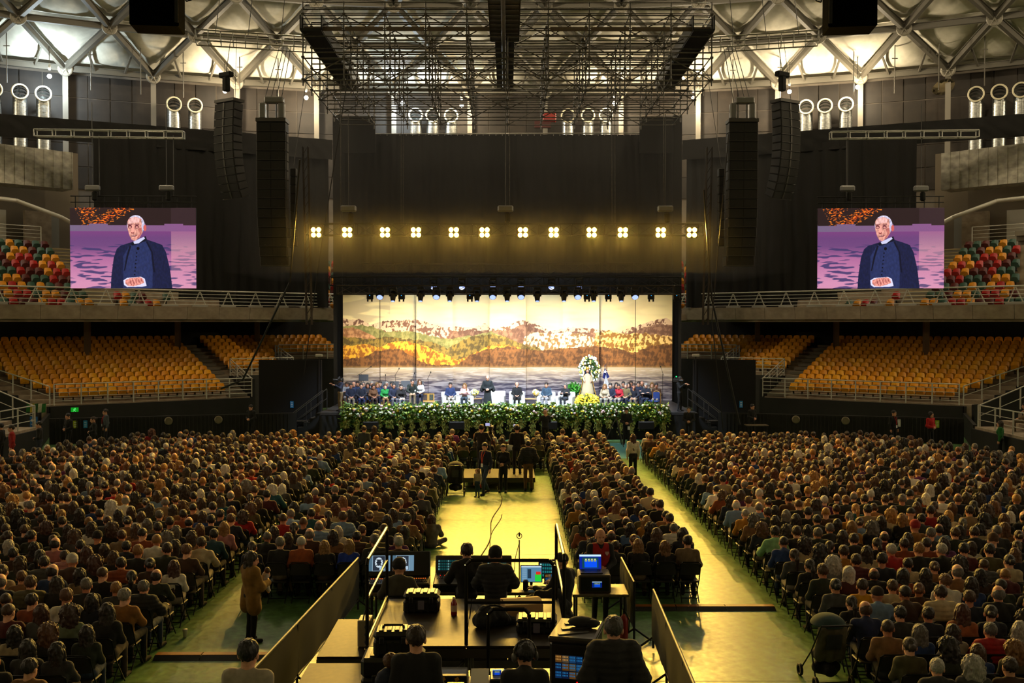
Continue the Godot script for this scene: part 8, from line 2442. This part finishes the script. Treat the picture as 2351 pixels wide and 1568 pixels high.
	hh.transform = Transform3D(Basis.from_euler(Vector3(0, -0.8, 0.6)).scaled(Vector3.ONE * 0.84), Vector3(0.05, 0.42, 0.02))
	# barriers round the mixing position
	barrier("long hessian-covered barrier on the music-stand side of the mixing position", Vector3(-3.52, 0, -13.4), Vector3(-3.05, 0, -19.9), 1.1)
	barrier("hessian-covered barrier on the flag side, behind the gap", Vector3(2.62, 0, -17.5), Vector3(2.45, 0, -12.0), 1.1)
	barrier("short black-faced barrier beside the laptop table", Vector3(2.32, 0, -19.9), Vector3(2.34, 0, -18.0), 1.1)

func stroller(label, at: Vector3, turn: float, fabric: Color, rim: Color):
	var t := thing("baby_stroller", label, "stroller", at, turn, "baby strollers")
	var fr = mat("stroller_frame", Color(0.14, 0.14, 0.14), 0.35, 0.5)
	var s := st()
	for q in [-1, 1]:
		path(s, [Vector3(q * 0.28, 0.12, -0.3), Vector3(q * 0.27, 0.55, 0.1), Vector3(q * 0.26, 1.05, 0.45)], 0.014, 6); tube(s, Vector3(q * 0.27, 0.55, 0.1), Vector3(q * 0.29, 0.1, 0.34), 0.013, 6)
	tube(s, Vector3(-0.26, 1.05, 0.45), Vector3(0.26, 1.05, 0.45), 0.016, 6); tube(s, Vector3(-0.29, 0.1, 0.34), Vector3(0.29, 0.1, 0.34), 0.012, 6)
	obj("frame", s, fr, t)
	obj("seat_back", joined([[nets([[Vector3(-0.17, 0.48, 0.18), Vector3(-0.15, 0.95, 0.3), 0.09, 0.09], [Vector3(0.17, 0.48, 0.18), Vector3(0.15, 0.95, 0.3), 0.09, 0.09], [Vector3(0, 0.48, 0.18), Vector3(0, 0.95, 0.3), 0.11, 0.1], [Vector3(-0.12, 0.46, -0.02), Vector3(0.12, 0.46, -0.02), 0.1, 0.1]], 0.022, 0.07, [], 0.006, 9.0), Transform3D.IDENTITY]]), cloth(fabric), t)
	obj("canopy", joined([[nets([[Vector3(0, 0.94, 0.12), Vector3(0.29, 0.22, 0.32)]], 0.02, 0.03, [[Vector3(0, -1.0, 0.0), -0.98], [Vector3(0, 0.88, 0.1), Vector3(0.26, 0.2, 0.28)]]), Transform3D.IDENTITY]]), cloth(rim), t)
	s = st(); box(s, Vector3(0, 0.76, 0.36), Vector3(0.24, 0.26, 0.02), Basis(Vector3.RIGHT, 0.25)); obj("rear_pocket", s, cloth(Color(0.16, 0.18, 0.2)), t)
	obj("basket", joined([[nets([[Vector3(-0.13, 0.26, 0.05), Vector3(0.13, 0.26, 0.05), 0.11, 0.11], [Vector3(0, 0.24, -0.1), Vector3(0, 0.24, 0.2), 0.1, 0.1]], 0.022, 0.06), Transform3D.IDENTITY]]), cloth(Color(0.06, 0.06, 0.06)), t)
	for q in 4:
		var c := Vector3(0.3 * (1 if q & 1 else -1), 0.1, 0.34 if q & 2 else -0.3)
		s = st()
		lathe(s, [[0.06, -0.02], [0.1, -0.02], [0.1, 0.02], [0.06, 0.02], [0.06, -0.02]], 16, Transform3D(Basis(Vector3.UP, Vector3.RIGHT, Vector3.FORWARD), c))
		for k in 3: beam(s, c - Vector3(0, cos(k * PI / 3) * 0.07, sin(k * PI / 3) * 0.07), c + Vector3(0, cos(k * PI / 3) * 0.07, sin(k * PI / 3) * 0.07), 0.012, 0.012)
		obj("wheel", s, mat("tyre", Color(0.05, 0.05, 0.05), 0.7), t)

func small_things():
	# camera riser in the centre aisle
	deck("low camera riser in the centre aisle with two operators", -1.62, 0.98, 34.5, 36.7, 0.42)
	video_camera(Vector3(-0.62, 2.0, -36.1), -0.1, "video camera on tripod with lit viewfinder on the riser", true, 0.42)
	video_camera(Vector3(0.42, 1.95, -36.2), 0.05, "video camera on tripod in front of the operator with headphones", true, 0.42)
	var t := thing("tripod", "tall black tripod standing before the garland", "tripod", Vector3(5.2, 0, -46.8))
	var s: SurfaceTool
	for k in 3:
		s = st(); tube(s, Vector3(0, 1.35, 0), Vector3(sin(k * TAU / 3 + 0.5) * 0.62, 0, cos(k * TAU / 3 + 0.5) * 0.62), 0.022, 6); obj("leg", s, mat("tripod_grey", Color(0.2, 0.19, 0.18), 0.4, 0.5), t)
	s = st(); tube(s, Vector3(0, 1.3, 0), Vector3(0, 1.5, 0), 0.03, 8); bbox(s, Vector3(0, 1.55, 0), Vector3(0.14, 0.12, 0.2), 0.02); obj("head", s, mat("camera_black"), t)
	stroller("olive grey baby stroller with teal-rimmed canopy parked at the side aisle", Vector3(5.22, 0, -16.0), 0.1, Color(0.33, 0.31, 0.24), Color(0.1, 0.2, 0.2))
	stroller("dark navy baby stroller beside the camera riser", Vector3(-1.78, 0, -33.6), 0.0, Color(0.06, 0.07, 0.1), Color(0.05, 0.055, 0.07))
	# measuring microphone in the aisle, cables and cable ramps
	t = thing("measuring_microphone", "slim measuring microphone stand in the centre aisle behind the consoles", "microphone stand", Vector3(0.24, 0, -20.0))
	s = st(); tube(s, Vector3(0, 0, 0), Vector3(0, 1.45, 0), 0.012, 6); obj("pole", s, mat("black_steel"), t)
	s = st(); lathe(s, [[0.045, -0.008], [0.06, -0.008], [0.06, 0.008], [0.045, 0.008], [0.045, -0.008]], 16, Transform3D(Basis(Vector3.RIGHT, Vector3.BACK, Vector3.UP), Vector3(0, 1.53, 0))); ball(s, Vector3(0, 1.56, 0), Vector3(0.02, 0.05, 0.02), 8, 5); obj("shock_mount", s, mat("black_steel"), t)
	for k in 3:
		s = st(); tube(s, Vector3(0, 0.3, 0), Vector3(sin(k * TAU / 3) * 0.3, 0.01, cos(k * TAU / 3) * 0.3), 0.01, 5); obj("leg", s, mat("black_steel"), t)
	s = st(); path(s, [Vector3(0, 1.4, 0.02), Vector3(-0.08, 1.1, 0.05), Vector3(-0.12, 0.7, 0.06), Vector3(-0.05, 0.02, 0.1)], 0.008, 5); obj("cable", s, mat("cable_rubber"), t)
	var pts := []
	for k in 24:
		var q := k / 23.0
		pts.append(Vector3(-0.2 - 0.75 * q + 0.07 * sin(q * 17.0), 0.012, lerpf(-33.2, -18.6, q)))
	wire("floor_cable", "black cable winding along the yellow-lit centre aisle", "cable", pts, 0.016, mat("floor_rubber", Color(0.05, 0.045, 0.04), 1.0))
	pts = []
	for k in 20:
		var q := k / 19.0
		pts.append(Vector3(-0.22 - 0.7 * q + 0.06 * sin(q * 15.0 + 1.0), 0.012, lerpf(-30.0, -18.8, q)))
	wire("floor_cable", "thinner second cable beside the first in the centre aisle", "cable", pts, 0.01, mat("floor_rubber"))
	for a in [[2.45, 5.5, -20.1, "flag"], [-6.2, -3.75, -17.2, "music-stand"]]:
		t = thing("cable_ramp", "long black cable ramp with orange lid on the %s side of the mixing position" % a[3], "cable ramp", Vector3((a[0] + a[1]) * 0.5, 0, a[2]), 0.0, "cable ramps")
		var n := roundi((a[1] - a[0]) / 0.9)
		for k in n:
			var w: float = (a[1] - a[0]) / n
			var x: float = -(a[1] - a[0]) / 2 + w * (k + 0.5)
			s = st(); prism(s, PackedVector2Array([Vector2(-0.2, 0), Vector2(0.2, 0), Vector2(0.09, 0.06), Vector2(-0.09, 0.06)]), w - 0.01, Transform3D(Basis(Vector3.UP, PI / 2), Vector3(x + w / 2 - 0.005, 0, 0))); obj("ramp_section", s, mat("ramp_rubber", Color(0.07, 0.065, 0.06), 0.6), t)
			s = st(); box(s, Vector3(x, 0.063, 0), Vector3(w - 0.02, 0.012, 0.15)); obj("lid_strip", s, mat("ramp_orange", Color(0.55, 0.32, 0.06) if a[0] > 0 else Color(0.4, 0.2, 0.08), 0.5), t)
	# paper cups
	for a in [[Vector3(-6.05, 0, -18.3), "white paper cup on the floor by the side aisle"], [Vector3(6.35, 0.44, -13.6), "red and white paper cup held among the rear rows"]]:
		t = thing("paper_cup", a[1], "cup", a[0], 0.0, "paper cups")
		s = st(); lathe(s, [[0.0, 0.0], [0.032, 0.0], [0.045, 0.14]], 14); obj("cup", s, mat("cup_white", Color(0.85, 0.82, 0.78), 0.6) if a[0].x < 0 else mat("cup_red", Color(0.6, 0.08, 0.08), 0.5), t)
		s = st(); lathe(s, [[0.047, 0.138], [0.047, 0.15], [0.0, 0.155]], 14); obj("lid", s, mat("cup_lid", Color(0.85, 0.83, 0.8), 0.4), t)
	# signs
	t = thing("exit_sign", "green running-man exit sign on the black plinth", "sign", Vector3(-21.9, 1.5, -49.6), 0.35)
	s = st(); bbox(s, Vector3.ZERO, Vector3(0.42, 0.28, 0.06), 0.01); obj("sign_box", s, mat("black_steel"), t)
	s = st(); box(s, Vector3(0, 0, 0.033), Vector3(0.36, 0.22, 0.005)); obj("sign_face", s, glow("exit_green", Color(0.05, 0.6, 0.12), 0.8), t)
	s = st(); ball(s, Vector3(0.02, 0.07, 0.04), Vector3(0.022, 0.022, 0.006), 8, 5)
	for e in [[Vector3(0.0, 0.04, 0.04), Vector3(-0.02, -0.02, 0.04)], [Vector3(-0.02, -0.02, 0.04), Vector3(0.05, -0.09, 0.04)], [Vector3(-0.02, -0.02, 0.04), Vector3(-0.08, -0.08, 0.04)], [Vector3(0.0, 0.04, 0.04), Vector3(0.06, 0.0, 0.04)], [Vector3(0.0, 0.04, 0.04), Vector3(-0.07, 0.01, 0.04)]]: tube(s, e[0], e[1], 0.012, 6)
	obj("running_figure_sign", s, glow("exit_pale", Color(0.4, 0.95, 0.5), 1.0), t)
	var n := 0
	for a in [[-11.6, 1.5, -52.68, Color(0.1, 0.5, 0.75)], [12.6, 1.5, -52.73, Color(0.1, 0.5, 0.75)], [-20.6, 0.95, -47.82, Color(0.1, 0.55, 0.8)], [-21.05, 0.95, -47.7, Color(0.62, 0.7, 0.1)], [21.0, 0.95, -47.7, Color(0.55, 0.66, 0.1)], [19.3, 0.95, -48.17, Color(0.75, 0.75, 0.75)]]:
		n += 1
		t = thing("notice", "small %s notice on the black plinth, %s clockwise" % [["blue", "blue", "blue", "lime green", "lime green", "white"][n - 1], nth(n - 1)], "sign", Vector3(a[0], a[1], a[2]), signf(a[0]) * -0.268 if absf(a[0]) > 15 else 0.0, "notices on the plinth walls")
		s = st(); box(s, Vector3.ZERO, Vector3(0.18, 0.36, 0.02)); obj("plate", s, mat("notice_%s" % a[3].to_html(false), a[3], 0.5), t)
		s = st()
		for k in 3: box(s, Vector3(0, 0.09 - 0.09 * k, 0.012), Vector3(0.1, 0.03, 0.004))
		obj("pictogram", s, mat("badge_white", Color(0.85, 0.85, 0.85), 0.5), t)
	t = thing("cloth_banner", "green and yellow cloth banner tied to the side stand railing", "banner", Vector3(-21.75, 1.75, -45.18), -0.2)
	for k in 5:
		s = st(); prism(s, PackedVector2Array([Vector2(-0.5 + 0.2 * k, 0.0), Vector2(-0.3 + 0.2 * k, 0.03), Vector2(-0.26 + 0.2 * k, 0.44), Vector2(-0.46 + 0.2 * k, 0.4)]), 0.015, Transform3D.IDENTITY)
		obj("cloth_strip", s, cloth([Color(0.1, 0.42, 0.12), Color(0.75, 0.7, 0.2), Color(0.1, 0.36, 0.12), Color(0.8, 0.8, 0.7), Color(0.12, 0.45, 0.14)][k]), t)
	t = thing("gate_sign", "blue gate sign on the end of the side stand below the banner", "sign", Vector3(-21.85, 1.1, -45.2), -0.1)
	s = st(); box(s, Vector3(0, 0.22, 0), Vector3(0.36, 0.5, 0.02)); obj("plate", s, mat("notice_blue", Color(0.12, 0.45, 0.75), 0.5), t)
	s = st(); box(s, Vector3(0, 0.3, 0.012), Vector3(0.22, 0.12, 0.004)); box(s, Vector3(0, 0.12, 0.012), Vector3(0.26, 0.03, 0.004)); obj("lettering", s, mat("badge_white", Color(0.85, 0.85, 0.85), 0.5), t)
	# equipment beside the stage
	for sx in [-1.0, 1.0]:
		for k in 3:
			hard_case("dark flight case stacked beside the %s end of the stage, %s one" % ["music-stand" if sx < 0 else "flag", nth(k)], Vector3(sx * (10.75 + 0.75 * k), 0, -51.3 - 0.3 * k), Vector3(0.7, 0.8 + 0.25 * (k % 2), 0.6))
		t = thing("stage_light_stand", "thin lamp stand beside the %s end of the stage" % ("music-stand" if sx < 0 else "flag"), "stand", Vector3(sx * 10.1, 0, -52.5), 0.0, "side lamp stands")
		s = st(); tube(s, Vector3.ZERO, Vector3(0, 4.1, 0), 0.025, 6); obj("pole", s, mat("black_steel"), t)
		s = st(); bbox(s, Vector3(0, 4.15, 0), Vector3(0.36, 0.14, 0.2), 0.02); obj("lamp_head", s, mat("rail_galv"), t)
	folding_table("small control table beside the flag end of the stage", 11.9, 13.0, 48.9, 0.6, 0.8, 0.0)
	# things in the aisle by the stage
	t = thing("fire_extinguisher", "red fire extinguisher beside the laptop table barrier", "fire extinguisher", Vector3(2.15, 0, -18.0))
	s = st(); lathe(s, [[0.0, 0.0], [0.075, 0.0], [0.08, 0.03], [0.08, 0.42], [0.05, 0.48], [0.025, 0.5], [0.025, 0.54]], 14); obj("cylinder", s, mat("extinguisher_red", Color(0.5, 0.03, 0.03), 0.35), t)
	s = st(); box(s, Vector3(0, 0.57, 0), Vector3(0.05, 0.06, 0.12)); path(s, [Vector3(0.03, 0.55, 0), Vector3(0.1, 0.4, 0), Vector3(0.09, 0.2, 0)], 0.012, 5); obj("valve", s, mat("black_steel"), t)
	# thin stage haze round the lamp bar
	var f := FogVolume.new()
	f.name = "stage_haze"
	add_child(f)
	f.size = Vector3(26, 9, 12)
	f.position = Vector3(0, 12.7, -50.5)
	var fm := FogMaterial.new()
	fm.density = 0.006; fm.albedo = Color(0.9, 0.9, 0.9)
	f.material = fm
	tag(f, "thin warm haze hanging round the lamp bar", "haze", "", "stuff")
